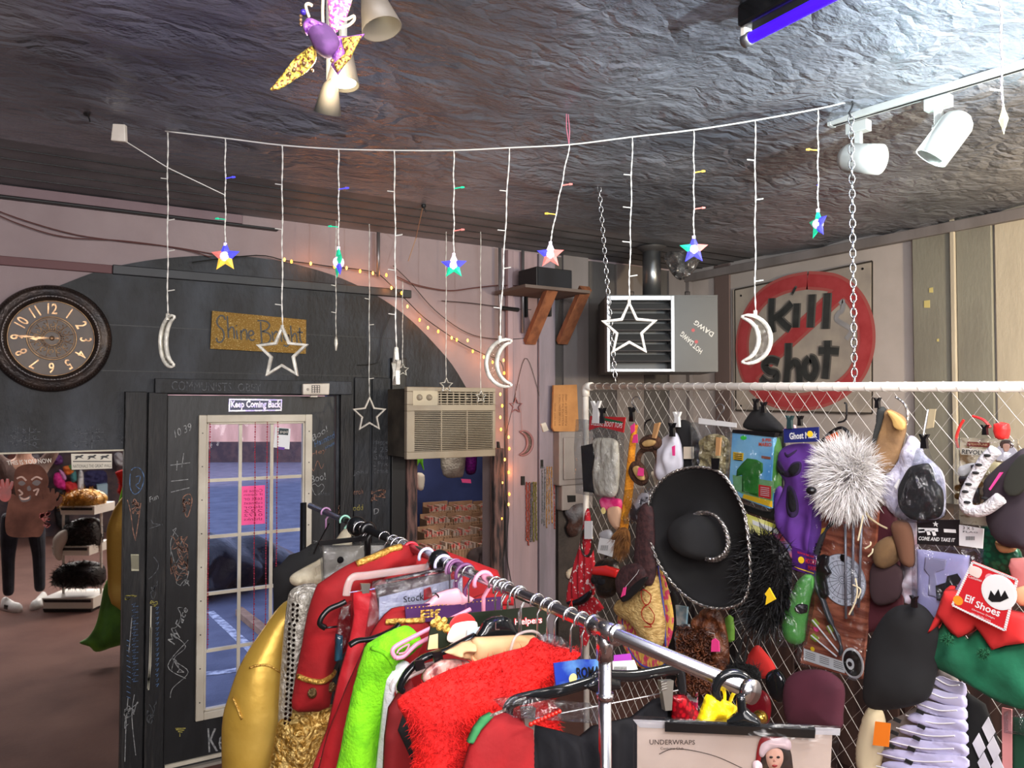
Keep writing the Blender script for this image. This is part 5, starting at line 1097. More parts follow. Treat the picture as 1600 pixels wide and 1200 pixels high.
# 1 boot tops packet
M1 = MESH.off(.03); t = it('boot_top_packet', 'clear packet of white fluffy and black boot tops with a red header', 'packet', 945, 640)
puff('white_boot_top', M1, [(929, 688), (945, 684), (962, 687), (967, 700), (968, 745), (962, 775), (945, 775), (932, 772), (928, 740), (932, 715)], mat('cream_fluff', (236, 230, 212), (214, 206, 186), sc=20, rough=.95, bump=.6, bsc=40), t, 3, bulge=.035, wr=.006, wf=(40, 8))
puff('black_panel', M1, [(910, 697), (932, 692), (931, 712), (928, 740), (932, 770), (914, 768)], m_blk, t, 0, bulge=.015)
puff('bag', M1.off(-.005), [(912, 655), (976, 663), (974, 740), (966, 779), (912, 770), (909, 700)], m_film, t, 0, edge=.05, bulge=.02, wr=.012, wf=(20, 9))
HM = M1.off(.055); card('header_card', HM, [(923, 650), (978, 652), (975, 676), (952, 670), (938, 667), (921, 672)], mat('red_header', (186, 36, 40), rough=.35), t)
card('green_stripe', HM, [(946, 653), (974, 659), (974, 663), (946, 657)], mat('green_stripe', (30, 92, 54), rough=.4), t, .001, .0045)
text('lettering', 'DELUXE BOOT TOPS', HM, [(926, 656), (975, 661), (973, 669), (925, 664)], m_wp, t, .0058, .01); clip_(t, HM, 933, 645, 1.3, m_wp); clip_(t, HM, 943, 650, .9)
# 2 orange tail
M2 = MESH.off(.05); t = it('plush_tail', 'long orange plush tail with pink tags hanging beside the boot tops packet', 'costume tail', 990, 660)
hookpx(t, M2, [(997, 640), (990, 630), (992, 622), (999, 620), (1004, 626)]); hookpx(t, M2, [(1000, 645), (992, 632)])
m_or = mat('orange_plush', (226, 150, 36), (200, 122, 26), sc=30, rough=.95, bump=.7, bsc=90); 
MB().tube([M2.p(*p) for p in sm([(994, 664), (990, 680), (986, 720), (983, 760), (978, 800), (974, 830)], 5, False)], [.012+.012*min(1, i/14) for i in range(26)], 12, flat=.6).build('tail_strip', m_or, t, smooth=True)
pm = puff_mb(M2.off(.01), [M2.uv(*p) for p in sm([(970, 826), (984, 826), (988, 845), (984, 862), (974, 864), (968, 850)], 3)], bulge=.03)
fur(pm, 500, .05, .004, .4, .6, comb=(0, 0, -.8)); pm.build('tail_brush', mat('brown_fox_fur', (140, 94, 48), (96, 62, 34), sc=20, rough=.95), t)
ptag(t, M2.off(.035), [(985, 666), (992, 661), (992, 674), (986, 678)]); ptag(t, M2.off(.035), [(990, 680), (996, 678), (997, 692), (988, 692)]); clip_(t, M2, 989, 648, .9)
# 3 monkey ears headband
t = it('animal_ear_headband', 'brown plush animal ear headband hanging between the orange tail and the white bonnet', 'headband', 1015, 690)
m_br = mat('brown_plush', (92, 60, 42), (66, 42, 30), sc=25, rough=.95, bump=.8, bsc=80); m_tn = mat('tan_felt', (206, 168, 108), (180, 140, 86), sc=20, rough=.9)
MB().tube([M2.p(*p, .01) for p in sm([(1000, 740), (1000, 715), (1008, 703), (1022, 702), (1030, 712), (1032, 735)], 5, False)], .013, 10).build('band', m_br, t, smooth=True)
puff('ear', M2.off(.015), [(1002, 690), (1010, 681), (1024, 679), (1034, 687), (1032, 700), (1018, 703), (1005, 702)], m_br, t, 4, bulge=.025)
puff('ear', M2.off(.03), [(985, 735), (990, 722), (1002, 722), (1012, 738), (1013, 752), (1005, 759), (994, 754), (987, 745)], m_br, t, 4, bulge=.025)
puff('inner_ear', M2.off(.035), [(1006, 692), (1015, 687), (1025, 689), (1022, 696), (1010, 698)], m_tn, t, 4, bulge=.012)
puff('inner_ear', M2.off(.05), [(991, 733), (998, 728), (1006, 740), (1008, 750), (999, 748)], m_tn, t, 4, bulge=.012)
ptag(t, M2.off(.07), [(998, 730), (1006, 732), (1006, 744), (996, 743)]); hookpx(t, M2, [(1010, 672), (1010, 664), (1013, 658), (1020, 655)], .004, m_bp); card('wooden_peg', M2.off(.04), [(1025, 662), (1033, 660), (1026, 685), (1021, 684)], mat('peg_wood', (186, 140, 92), rough=.7), t, .01)
# 4 white bonnet
M4 = MESH.off(.045); t = it('white_bonnet', 'crumpled white cloth bonnet hanging by the black bag left of the sombrero top', 'bonnet', 1045, 680)
m_wc = mat('white_cotton', (226, 224, 232), (206, 204, 214), sc=8, rough=.85); 
puff('crown', M4, [(1033, 695), (1040, 683), (1054, 676), (1060, 680), (1066, 700), (1068, 728), (1060, 740), (1048, 750), (1034, 752), (1024, 738), (1028, 715)], m_wc, t, 4, bulge=.06, wr=.018, wf=(16, 10), seed=3)
puff('lining', M4.off(-.02), [(1022, 736), (1036, 748), (1044, 762), (1034, 768), (1025, 756)], mat('cream_cloth_lining', (212, 200, 178), rough=.85), t, 3, bulge=.02, wr=.01, wf=(20, 20)); clip_(t, M4.off(.04), 1052, 672, .9); ptag(t, M4.off(.07), [(1050, 698), (1055, 696), (1055, 712), (1051, 712)])
# 5 black pouch
t = it('black_velvet_bag', 'black folded cloth with a cream price card just left of the bagged blonde wig', 'cloth bag', 1075, 670)
puff('cloth', MESH.off(.015), [(1058, 662), (1070, 656), (1082, 664), (1094, 690), (1096, 735), (1070, 742), (1064, 720), (1062, 690)], m_blk, t, 3, bulge=.03, wr=.01, wf=(14, 6)); card('price_card', MESH.off(.06), [(1069, 698), (1084, 698), (1084, 717), (1069, 717)], mat('cream_card', (226, 214, 190), rough=.6), t)
clip_(t, MESH.off(.05), 1060, 656, 1, m_wp)
# 6 blonde wig in a bag
t = it('bagged_wig', 'clear bag holding a pale blonde wig, hanging left of the green costume packet', 'wig packet', 1120, 660)
M6 = MESH.off(.02); m_bl = mat('blonde_hair', (200, 184, 138), (150, 132, 86), sc=24, rough=.4, bump=.9, bsc=60, dist=2)
puff('wig', M6, [(1100, 685), (1118, 678), (1138, 686), (1142, 710), (1134, 740), (1110, 746), (1098, 735), (1096, 705)], m_bl, t, 3, bulge=.04, wr=.02, wf=(25, 25)); puff('bag', M6.off(.002), [(1092, 660), (1150, 667), (1148, 710), (1142, 748), (1096, 742)], m_film, t, 0, edge=.05, bulge=.02, wr=.01, wf=(18, 10))
card('header_strip', M6.off(.055), [(1092, 653), (1151, 661), (1151, 668), (1092, 662)], m_wp, t, .002); hookpx(t, M6.off(.05), [(1122, 657), (1128, 648), (1134, 640), (1132, 633), (1125, 632), (1121, 638)]); card('wooden_peg', M6.off(.075), [(1121, 683), (1128, 684), (1126, 712), (1120, 712)], mat('peg_wood', (1, 1, 1)), t, .008)
# 7 blue and green costume packet
t = it('costume_packet', 'blue costume packet printed with a plain green tunic, red panel and yellow band', 'packet', 1180, 680)
M7 = MESH.off(.05); PK = [(1150, 673), (1216, 680), (1210, 800), (1158, 782), (1143, 742)]
card('card', M7, [(1150, 675), (1214, 681), (1208, 794), (1144, 770)], mat('sky_print', (84, 164, 224), (140, 200, 232), sc=5, rough=.35), t, .02)
K7 = M7.off(.021); card('yellow_band', K7, [(1162, 772), (1207, 783), (1207, 793), (1160, 778)], mat('yellow_print', (236, 190, 40), rough=.4), t, .001)
card('meadow_print', K7, [(1145, 742), (1209, 752), (1207, 783), (1160, 771), (1146, 764)], mat('meadow_print', (108, 164, 92), (128, 180, 130), sc=20, rough=.4), t, .0008)
puff('tunic_print', K7, [(1160, 724), (1168, 716), (1182, 718), (1192, 724), (1192, 738), (1187, 742), (1186, 776), (1160, 768), (1160, 742), (1151, 744), (1152, 734)], mat('green_print', (52, 132, 46), (40, 112, 40), sc=10, rough=.5), t, 0, edge=.002, bulge=.0008, sp=.01)
card('sign_print', K7, [(1146, 706), (1162, 708), (1161, 720), (1146, 718)], mat('yellow_print', (1, 1, 1)), t, .002); strokes('sign_lines', K7, [[(1148, 709+i*3), (1160, 710.5+i*3)] for i in range(4)], .003, m_dark, t, .0028)
card('red_panel', K7, [(1186, 757), (1205, 760), (1205, 780), (1186, 776)], mat('red_print_panel', (204, 42, 44), rough=.4), t, .0025); strokes('small_print', K7, [[(1189, 761+i*3), (1203, 763+i*3)] for i in range(5)], .002, m_wp, t, .0035)
text('lettering', ['SUPER', 'MARIO'], K7, [[(1191, 685), (1206, 685), (1206, 690), (1191, 690)], [(1186, 691), (1206, 692), (1206, 698), (1186, 697)]], mat('orange_red_print', (232, 84, 40), rough=.4), t, .0015, .03)
MB().prism(K7, [K7.uv(1162+5*math.cos(a), 684+3.5*math.sin(a)) for a in [i*.6 for i in range(10)]], 0, .001).build('green_price_sticker', mat('bright_green', (60, 214, 70), rough=.5), t)
card('brick_print', K7, [(1190, 712), (1204, 714), (1204, 718), (1190, 716)], mat('brick_print', (150, 84, 60), rough=.5), t, .001)
card('black_header', M7, [(1152, 671), (1218, 676), (1216, 683), (1150, 676)], m_bp, t, .024)
puff('green_costume', M7.off(-.02), [(1210, 690), (1218, 684), (1222, 700), (1221, 760), (1210, 780), (1204, 775)], mat('green_cloth', (70, 140, 50), rough=.8), t, 0, bulge=.03, edge=.02); puff('bag', M7.off(-.015), [(1150, 674), (1222, 682), (1220, 770), (1208, 798), (1160, 782), (1143, 772)], m_film, t, 0, edge=.045, bulge=.008)
t2 = it('black_hat', 'black pointed cloth hat clipped above the blue costume packet', 'hat', 1190, 640)
puff('crown', MESH.off(.02), [(1165, 668), (1172, 650), (1184, 637), (1193, 636), (1204, 646), (1222, 664), (1224, 675), (1190, 674)], m_blk, t2, 3, bulge=.05); clip_(t2, MESH.off(.06), 1183, 632, .8); clip_(t2, MESH.off(.06), 1195, 637, .8)
t = it('hanging_black_cloth', 'strip of black cloth hanging behind the blue packet beside the purple mask', 'cloth', 1222, 690)
puff('cloth', MESH.off(.01), [(1214, 676), (1226, 672), (1228, 700), (1224, 760), (1214, 790), (1206, 800), (1160, 786), (1170, 800), (1208, 812), (1216, 815)], m_blk, t, 0, bulge=.012, sp=.02)
# 8 purple ghost mask
t = it('ghost_mask', 'purple cloth ghost mask with hollow eyes and open mouth under a blue header card', 'mask', 1250, 690)
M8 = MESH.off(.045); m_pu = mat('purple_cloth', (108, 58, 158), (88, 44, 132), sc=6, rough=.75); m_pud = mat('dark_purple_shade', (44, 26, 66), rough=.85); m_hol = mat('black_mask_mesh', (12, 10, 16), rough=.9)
def mfold(a, b, f): return .012*math.sin(a*75+1.5*math.sin(b*18))*min(1, max(0, (H-.42-b)*6+ .0)) if False else .006*math.sin(a*90+2*math.sin(b*14))*f*(1 if b < MESH.uv(1250, 800)[1] else .15)
puff('mask', M8, [(1219, 712), (1226, 700), (1240, 694), (1262, 693), (1274, 700), (1282, 722), (1286, 760), (1286, 800), (1284, 845), (1278, 870), (1262, 868), (1246, 862), (1232, 845), (1219, 825), (1213, 800), (1224, 770), (1228, 752), (1218, 735)], m_pu, t, 4, bulge=.06, wr=.01, wf=(14, 9), seed=5, fn=mfold, sp=.012)
s8 = SURF[0]
def oval(nm, pl, px, m, t, c=0, bulge=.004, n=4): return puff(nm, pl.off(c), px, m, t, n, edge=.002, bulge=bulge)
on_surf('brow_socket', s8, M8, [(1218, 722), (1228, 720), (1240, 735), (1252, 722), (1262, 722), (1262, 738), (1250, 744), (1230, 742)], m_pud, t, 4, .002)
on_surf('eye_hole', s8, M8, [(1221, 726), (1228, 732), (1236, 738), (1230, 741), (1222, 736)], m_hol, t, 4, .005); on_surf('eye_hole', s8, M8, [(1246, 736), (1252, 726), (1260, 723), (1260, 735), (1252, 742)], m_hol, t, 4, .005)
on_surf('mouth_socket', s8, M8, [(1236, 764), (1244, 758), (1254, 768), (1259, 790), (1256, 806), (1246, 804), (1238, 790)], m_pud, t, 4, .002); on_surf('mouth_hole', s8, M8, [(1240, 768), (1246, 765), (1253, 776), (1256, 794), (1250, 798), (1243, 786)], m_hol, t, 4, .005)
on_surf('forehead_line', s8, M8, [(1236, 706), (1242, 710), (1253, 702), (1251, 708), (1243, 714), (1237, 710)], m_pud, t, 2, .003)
puff('neck_drape', M8.off(-.01), [(1215, 760), (1224, 765), (1232, 800), (1228, 830), (1218, 815), (1212, 790)], m_pu, t, 3, bulge=.02)
HC = M8.off(.055); card('header_card', HC, [(1225, 670), (1280, 667), (1280, 690), (1226, 692)], mat('navy_header', (34, 42, 110), rough=.4), t, .003); text('lettering', 'Ghost Mask', HC, [(1234, 676), (1278, 674), (1278, 684), (1235, 687)], m_wp, t, .004, .03)
MB().lathe(HC.at(1267, 678), [(.011, .004), (.011, .0055), (0, .0055)], 16).build('yellow_sticker', mat('bright_yellow', (255, 214, 40), rough=.5), t); card('pink_wrapping', HC.off(-.02), [(1226, 672), (1234, 663), (1243, 664), (1246, 672)], mat('pale_pink_paper', (236, 186, 190), rough=.6), t, .01); clip_(t, HC, 1236, 660, 1, mat('dark_teal_clip', (36, 62, 64), rough=.4)); clip_(t, HC, 1252, 658, .8)
# 9 white fur mask
t = it('white_fur_mask', 'shaggy white fur animal mask with a small black nose, topmost fluffy thing on the net', 'mask', 1320, 700)
M9 = MESH.off(.07); cen = M9.p(1330, 750, .03)
pm = puff_mb(M9, [M9.uv(*p) for p in sm([(1296, 718), (1306, 708), (1324, 704), (1348, 708), (1364, 722), (1370, 748), (1362, 774), (1342, 790), (1318, 792), (1300, 780), (1292, 750)], 3)], bulge=.09, r=.1, sp=.016)
fur(pm, 4200, .068, .0045, .62, .45, center=cen, seed=12); m_wf = mat('white_long_fur', (248, 246, 244), (226, 222, 218), sc=30, rough=.8); pm.build('fur', m_wf, t)
MB().ball(M9.p(1306, 763, .13), .017, 12, 8, (1, 1, .8)).build('nose', m_bp, t, smooth=True); card('dark_mark', M9.off(.12), [(1318, 752), (1327, 743), (1329, 747), (1320, 753)], mat('grey_mark', (70, 66, 66), rough=.8), t, .004)
t3 = it('black_hanger', 'black plastic hanger with an orange printed tag above the white fur mask', 'hanger', 1322, 650)
MB().tube([MESH.p(*p, .03) for p in sm([(1318, 660), (1330, 655), (1331, 632), (1328, 630)], 3, False)], .0035, 6).build('hook', m_bp, t3); MB().tube([MESH.p(*p, .03) for p in sm([(1292, 690), (1306, 676), (1322, 668), (1334, 676), (1342, 696)], 4, False)], .009, 8, flat=.6).build('shoulder_bar', m_bp, t3, smooth=True)
card('printed_tag', MESH.off(.045), [(1290, 683), (1308, 675), (1312, 684), (1296, 694)], mat('orange_tag', (196, 92, 50), rough=.5), t3)
# 10 newsboy cap
t = it('newsboy_hat', 'tan and black cloth cap hanging by its edge right of the white fur mask', 'cap', 1390, 680)
puff('tan_panel', MESH.off(.05), [(1387, 641), (1398, 642), (1414, 652), (1417, 668), (1410, 700), (1403, 720), (1385, 742), (1368, 738), (1364, 715), (1372, 690), (1380, 665)], mat('tan_cloth', (172, 134, 88), (140, 108, 74), sc=7, rough=.85, bump=.2), t, 3, bulge=.05, wr=.01, wf=(12, 12)); puff('dark_panel', MESH.off(.045), [(1374, 636), (1387, 640), (1382, 660), (1370, 688), (1365, 690), (1372, 660)], mat('charcoal_felt', (54, 56, 54), rough=.9), t, 2, bulge=.03)
puff('brim', MESH.off(.085), [(1388, 642), (1400, 646), (1415, 660), (1412, 672), (1400, 668), (1396, 656)], mat('pale_tan_brim', (220, 178, 104), rough=.8), t, 3, bulge=.012); clip_(t, MESH.off(.06), 1373, 630, .9)
# 11 white lace mob cap / net cloth
t = it('white_satin_cap', 'white satin mesh-patterned cap hanging left of the black bagged pieces', 'cap', 1425, 690)
puff('satin', MESH.off(.03), [(1422, 681), (1432, 684), (1441, 697), (1445, 710), (1462, 725), (1476, 745), (1478, 790), (1470, 810), (1430, 815), (1400, 805), (1382, 780), (1380, 755), (1390, 735), (1404, 715), (1415, 695)], mat('white_quilt_satin', (222, 220, 236), (184, 182, 204), sc=26, rough=.4, bump=.5, tex='voronoi'), t, 3, bulge=.05, wr=.01, wf=(15, 15)); MB().tube([MESH.p(*p, .04) for p in sm([(1410, 620), (1424, 630), (1430, 648), (1426, 668), (1420, 680)], 4, False)], .004, 6).build('silver_cord', m_silv, t)
MB().tube([MESH.p(*p, .09) for p in sm([(1380, 755), (1376, 775), (1380, 800), (1398, 815), (1412, 822)], 4, False)], .003, 5).build('tie', mat('jute_string', (196, 178, 140), rough=.9), t); card('price_tag', MESH.off(.10), [(1398, 760), (1405, 748), (1407, 750), (1402, 764)], m_wp, t)
# 12 black bagged pieces
t = it('bagged_black_masks', 'two black cloth pieces in a clear teardrop bag hanging right of the white satin cap', 'packet', 1448, 700)
M12 = MESH.off(.085)
puff('black_piece', M12, [(1436, 726), (1450, 724), (1458, 735), (1462, 752), (1473, 765), (1475, 790), (1468, 808), (1445, 812), (1425, 810), (1408, 792), (1406, 765), (1414, 745), (1424, 730)], m_blk, t, 3, bulge=.04); puff('bag', M12, [(1446, 702), (1452, 702), (1456, 715), (1472, 740), (1478, 775), (1476, 808), (1440, 815), (1412, 806), (1424, 770), (1438, 730)], m_film, t, 3, edge=.05, bulge=.02, wr=.014, wf=(20, 20))
clip_(t, M12.off(.02), 1446, 690, 1.3); MB().tube([M12.p(1448, 682, .02), M12.p(1450, 640, .0)], .003, 6).build('hook', m_al, t); 
# 13 revolver packet
t = it('toy_revolver_packet', 'steampunk revolver toy packet with gold gears and bold black lettering near the right edge', 'packet', 1530, 700)
M13 = MESH.off(.04); card('card', M13, [(1502, 684), (1592, 686), (1592, 825), (1500, 818)], mat('sepia_gear_print', (206, 190, 158), (124, 96, 62), sc=24, rough=.45, dist=1, lo=.5, hi=.62), t, .006)
k13 = M13.off(.007); card('maroon_label', k13, [(1512, 690), (1546, 692), (1546, 699), (1511, 697)], mat('maroon_label', (128, 44, 36), rough=.5), t, .001); text('lettering', 'STEAMPUNK', k13, [(1514, 692), (1544, 693.5), (1544, 697), (1514, 695.5)], mat('sand_ink', (220, 190, 140), rough=.6), t, .0015)
card('cream_label', k13, [(1503, 700), (1553, 703), (1552, 713), (1502, 710)], mat('cream_label', (222, 212, 190), rough=.6), t, .001); text('lettering', 'REVOLVER', k13, [(1504, 702), (1551, 705), (1550, 711.5), (1503, 709)], m_dark, t, .0018, .02)
puff('printed_wearer_coat', k13, [(1556, 706), (1562, 696), (1580, 696), (1590, 706), (1588, 718), (1558, 720)], mat('white_shirt_print', (206, 200, 204), rough=.6), t, 3, edge=.001, bulge=.001); puff('printed_wearer_hair', k13.off(.002), [(1562, 696), (1566, 688), (1578, 688), (1584, 696), (1580, 700), (1566, 700)], mat('brown_hair_print', (74, 50, 40), rough=.6), t, 3, edge=.001, bulge=.001); puff('printed_wearer_face', k13.off(.004), [(1568, 694), (1577, 694), (1577, 702), (1572, 706), (1568, 702)], mat('skin_print', (206, 156, 130), rough=.6), t, 3, edge=.001, bulge=.001)
m_gun = mat('gunmetal_toy', (74, 74, 78), rough=.3, metal=.7); m_brs = mat('brass_toy', (176, 136, 66), (120, 86, 40), sc=20, rough=.3, metal=.8)
puff('grip', k13, [(1530, 730), (1540, 724), (1562, 722), (1570, 728), (1568, 740), (1552, 742), (1536, 742)], mat('ivory_grip', (216, 200, 150), rough=.35), t, 4, edge=.01, bulge=.018); puff('grip', k13, [(1500, 730), (1516, 724), (1526, 724), (1524, 732), (1510, 744), (1500, 742)], mat('white_grip', (214, 210, 204), rough=.35), t, 4, edge=.008, bulge=.015)
mb = MB()
for (x, y, x2, y2, rr) in ((1510, 760, 1530, 735, .010), (1512, 758, 1512, 790, .009), (1526, 750, 1528, 785, .013), (1530, 744, 1524, 726, .006), (1505, 750, 1526, 748, .011)): mb.tube([k13.p(x, y, .015), k13.p(x2, y2, .015)], rr, 10)
mb.build('barrel_work', m_gun, t, smooth=True); mb = MB()
for (x, y, rr) in ((1522, 756, .014), (1530, 756, .012), (1515, 775, .012), (1526, 780, .014), (1502, 762, .010), (1502, 775, .010)):
    mb.lathe(k13.at(x, y), [(rr, 0), (rr, .02), (rr*.7, .026), (0, .026)], 12)
mb.build('brass_cog', m_brs, t); puff('bag', M13, [(1502, 684), (1592, 686), (1592, 825), (1500, 818)], m_film, t, 0, edge=.035, bulge=.012, wr=.006, wf=(20, 10)); clip_(t, k13.off(.03), 1541, 672, 1)
MB().tube([M13.p(*p) for p in sm([(1497, 700), (1494, 686), (1499, 668), (1506, 656)], 4, False)], .004, 6).build('red_cable_tie', mat('red_tie', (214, 44, 40), rough=.4), t)
t = it('red_ribbon_roll', 'red strap with a coiled red plastic end above the revolver packet', 'strap', 1560, 665)
MB().tube([MESH.p(*p, .03) for p in sm([(1528, 650), (1545, 656), (1556, 668)], 4, False)], .004, 6).build('strap', mat('red_tie', (1, 1, 1)), t); puff('coil', MESH.off(.03), [(1556, 662), (1577, 662), (1578, 680), (1572, 688), (1558, 684)], mat('red_tie', (1, 1, 1)), t, 2, bulge=.03)
t = it('beige_label', 'small beige label hanging on the net left of the revolver packet', 'label', 1455, 650); card('card', MESH.off(.02), [(1453, 639), (1463, 639), (1459, 668), (1448, 670)], mat('beige_label', (176, 162, 128), rough=.7), t)
# 14 dark hat with zebra trim, right edge
t = it('fur_trimmed_hat', 'dark purple hat with white fur trim spotted black, cut by the right edge', 'hat', 1585, 740)
puff('crown', MESH.off(.09), [(1540, 758), (1555, 735), (1580, 715), (1612, 700), (1625, 760), (1620, 850), (1590, 856), (1560, 845), (1545, 810)], mat('dark_aubergine_felt', (48, 38, 46), rough=.95), t, 4, bulge=.09); puff('opening', MESH.off(.165), [(1570, 760), (1580, 730), (1605, 708), (1620, 740), (1600, 768), (1582, 775)], mat('dark_olive_lining', (44, 44, 36), rough=.9), t, 3, bulge=.01)
pm = MB().tube([MESH.p(*p, .17) for p in sm([(1604, 700), (1588, 716), (1574, 738), (1560, 765), (1558, 785), (1572, 792), (1590, 788), (1612, 772)], 5, False)], .017, 10); pm.build('trim', mat('white_fur_trim', (226, 222, 222), (200, 196, 198), sc=60, rough=.95, bump=.6, bsc=90), t, smooth=True)
for x, y in ((1596, 708), (1583, 722), (1578, 734), (1567, 751), (1562, 762), (1565, 778), (1592, 772)): MB().ball(MESH.p(x, y, .187), .007, 8, 5, (1, 1.4, .6)).build('black_spot', m_blk, t, smooth=True)
card('pink_tag', MESH.off(.17), [(1546, 764), (1563, 738), (1568, 738), (1548, 766)], m_pinktag, t); 
# 15 flag packet
t = it('flag_packet', 'black and white flag packet with rifle print and a barcode label', 'packet', 1480, 850)
M15 = MESH.off(.08); card('header_card', M15, [(1434, 812), (1500, 812), (1500, 853), (1434, 850)], mat('black_header_card', (26, 26, 28), rough=.35), t, .004); card('barcode_label', M15, [(1500, 820), (1538, 826), (1536, 857), (1500, 852)], m_wp, t, .005)
k15 = M15.off(.005); text('lettering', 'COME AND TAKE IT', k15, [(1436, 838), (1493, 841), (1492, 847), (1435, 844)], m_wp, t, .001, .02)
strokes('rifle_print', k15, [[(1435, 827), (1466, 828)], [(1435, 830), (1445, 829)], [(1450, 829), (1452, 836)], [(1458, 829), (1461, 837)], [(1475, 829), (1494, 830)]], .010, m_wp, t, .001); MB().prism(k15, [(k15.uv(1462, 819)[0]+a, k15.uv(1462, 819)[1]+b) for a, b in star_pts(.009)], 0, .001).build('star_print', m_wp, t)
text('lettering', ['3 X 5', 'FLAG'], k15, [[(1505, 822), (1522, 824), (1522, 828), (1505, 827)], [(1505, 829), (1528, 831), (1528, 833), (1505, 832)]], m_dark, t, .0015); strokes('barcode', k15, [[(1510+i*1.6, 838), (1510+i*1.6, 844)] for i in range(9)], .0014, m_dark, t, .0015)
puff('folded_flag', M15.off(-.01), [(1435, 858), (1516, 868), (1512, 920), (1470, 965), (1437, 964)], mat('lilac_white_nylon', (206, 200, 236), (180, 176, 220), sc=5, rough=.45), t, 0, bulge=.02, wr=.006); puff('grey_print', M15.off(.012), [(1446, 870), (1480, 874), (1476, 890), (1462, 895), (1468, 935), (1450, 930), (1452, 900), (1444, 890)], mat('grey_lilac_print', (160, 156, 186), rough=.5), t, 0, edge=.001, bulge=.001); puff('bag', M15.off(-.012), [(1434, 850), (1538, 858), (1530, 900), (1480, 966), (1436, 966)], m_film, t, 0, edge=.036, bulge=.01, wr=.008, wf=(20, 20))
puff('black_motif', M15.off(.014), [(1462, 915), (1478, 910), (1480, 900), (1496, 896), (1502, 905), (1490, 925), (1478, 940), (1464, 938)], m_blk, t, 0, edge=.001, bulge=.001)
# green shiny cloth above elf shoes
t = it('green_sequin_cloth', 'dark green shiny cloth hanging behind the flag packet and fur-trimmed hat', 'cloth', 1560, 860); puff('cloth', MESH.off(.03), [(1532, 830), (1545, 822), (1585, 850), (1598, 870), (1590, 900), (1548, 890), (1535, 865)], mat('emerald_sequin', (24, 96, 66), (18, 66, 48), sc=70, rough=.3, metal=.3, tex='voronoi'), t, 3, bulge=.03, wr=.015)
# 16 elf shoes
t = it('elf_shoes_packet', 'green and red elf shoes with a big red tilted label card at lower right', 'costume packet', 1530, 960)
M16 = MESH.off(.13); m_eg = mat('elf_green_felt', (24, 112, 78), (20, 96, 66), sc=6, rough=.9, bump=.1); m_er = mat('elf_red_felt', (206, 40, 40), rough=.9)
puff('green_shoe', M16, [(1452, 1020), (1462, 1000), (1480, 962), (1500, 985), (1512, 1000), (1538, 974), (1562, 1010), (1600, 990), (1640, 985), (1640, 1110), (1595, 1107), (1560, 1095), (1510, 1065), (1470, 1045), (1453, 1030)], m_eg, t, 0, bulge=.05, wr=.008, wf=(12, 12))
puff('red_cuff', M16.off(-.004), [(1464, 985), (1478, 955), (1490, 920), (1570, 950), (1615, 960), (1615, 1000), (1585, 1004), (1564, 1011), (1550, 990), (1538, 974), (1525, 985), (1512, 992), (1500, 984), (1483, 962)], m_er, t, 0, edge=.05, bulge=.03)
puff('red_tie', M16.off(-.01), [(1480, 920), (1493, 916), (1488, 950), (1466, 984), (1460, 978), (1470, 945)], m_er, t, 2, bulge=.02)
for x, y in ((1505, 992), (1561, 1013)):
    pm = puff_mb(M16.off(.07), [M16.uv(x+7*math.cos(a), y+6*math.sin(a)) for a in [i*.6 for i in range(10)]], bulge=.02); fur(pm, 160, .012, .003, .6, .2, seed=x); pm.build('pompom', mat('dark_green_pompom', (18, 84, 52), rough=.95), t)
L16 = M16.off(.09); C16 = [(1520, 876), (1592, 905), (1572, 987), (1487, 946)]
card('label_card', L16, C16, mat('red_label', (200, 34, 42), rough=.45), t, .003)
mb = MB(); 
for i in range(4):
    p, q = C16[i], C16[(i+1) % 4]; cxm, cym = 1543, 928
    for k in range(22):
        u = (k+.5)/22; x, y = p[0]+(q[0]-p[0])*u, p[1]+(q[1]-p[1])*u; x += (cxm-x)*.04; y += (cym-y)*.04
        mb.box(L16.at(x, y), -.0032, .0032, -.0026, .0026, .0032, .004)
mb.build('dashed_border', m_wp, t)
text('lettering', ['Elf', 'Shoes'], L16, [[(1511, 928), (1525, 933), (1522, 944), (1508, 939)], [(1527, 938), (1566, 952), (1562, 964), (1524, 948)]], m_wp, t, .004, .02); text('lettering', ['Christmas Delight', 'one size fits most'], L16, [[(1520, 950), (1556, 965), (1555, 968), (1519, 953)], [(1520, 956), (1550, 969), (1549, 971), (1519, 958)]], m_wp, t, .004)
MB().lathe(L16.at(1562, 925), [(.046, .0032), (.046, .005), (.04, .0055), (0, .0055)], 28, sx=.95).build('round_badge', m_wp, t)
card('badge_picture', L16, [(1546, 935), (1550, 922), (1556, 930), (1562, 920), (1566, 932), (1572, 922), (1578, 934), (1565, 940), (1552, 940)], m_dark, t, .001, .006); MB().lathe(L16.at(1498, 938), [(.013, .0032), (.013, .0045), (0, .0045)], 16).build('orange_sticker', mat('orange_dot', (236, 150, 40), rough=.5), t)
puff('white_beard_print', L16.off(.003), [(1517, 884), (1534, 890), (1530, 903), (1520, 900), (1514, 895)], mat('pale_beard_print', (226, 206, 196), rough=.6), t, 3, edge=.001, bulge=.001); text('lettering', 'Costumes', L16, [(1516, 898), (1536, 905), (1535, 909), (1514, 902)], m_wp, t, .005); MB().lathe(L16.at(1548, 903), [(.012, .0035), (.012, .0045), (0, .0045)], 14).build('pink_sticker', mat('pink_dot', (232, 150, 160), rough=.5), t)
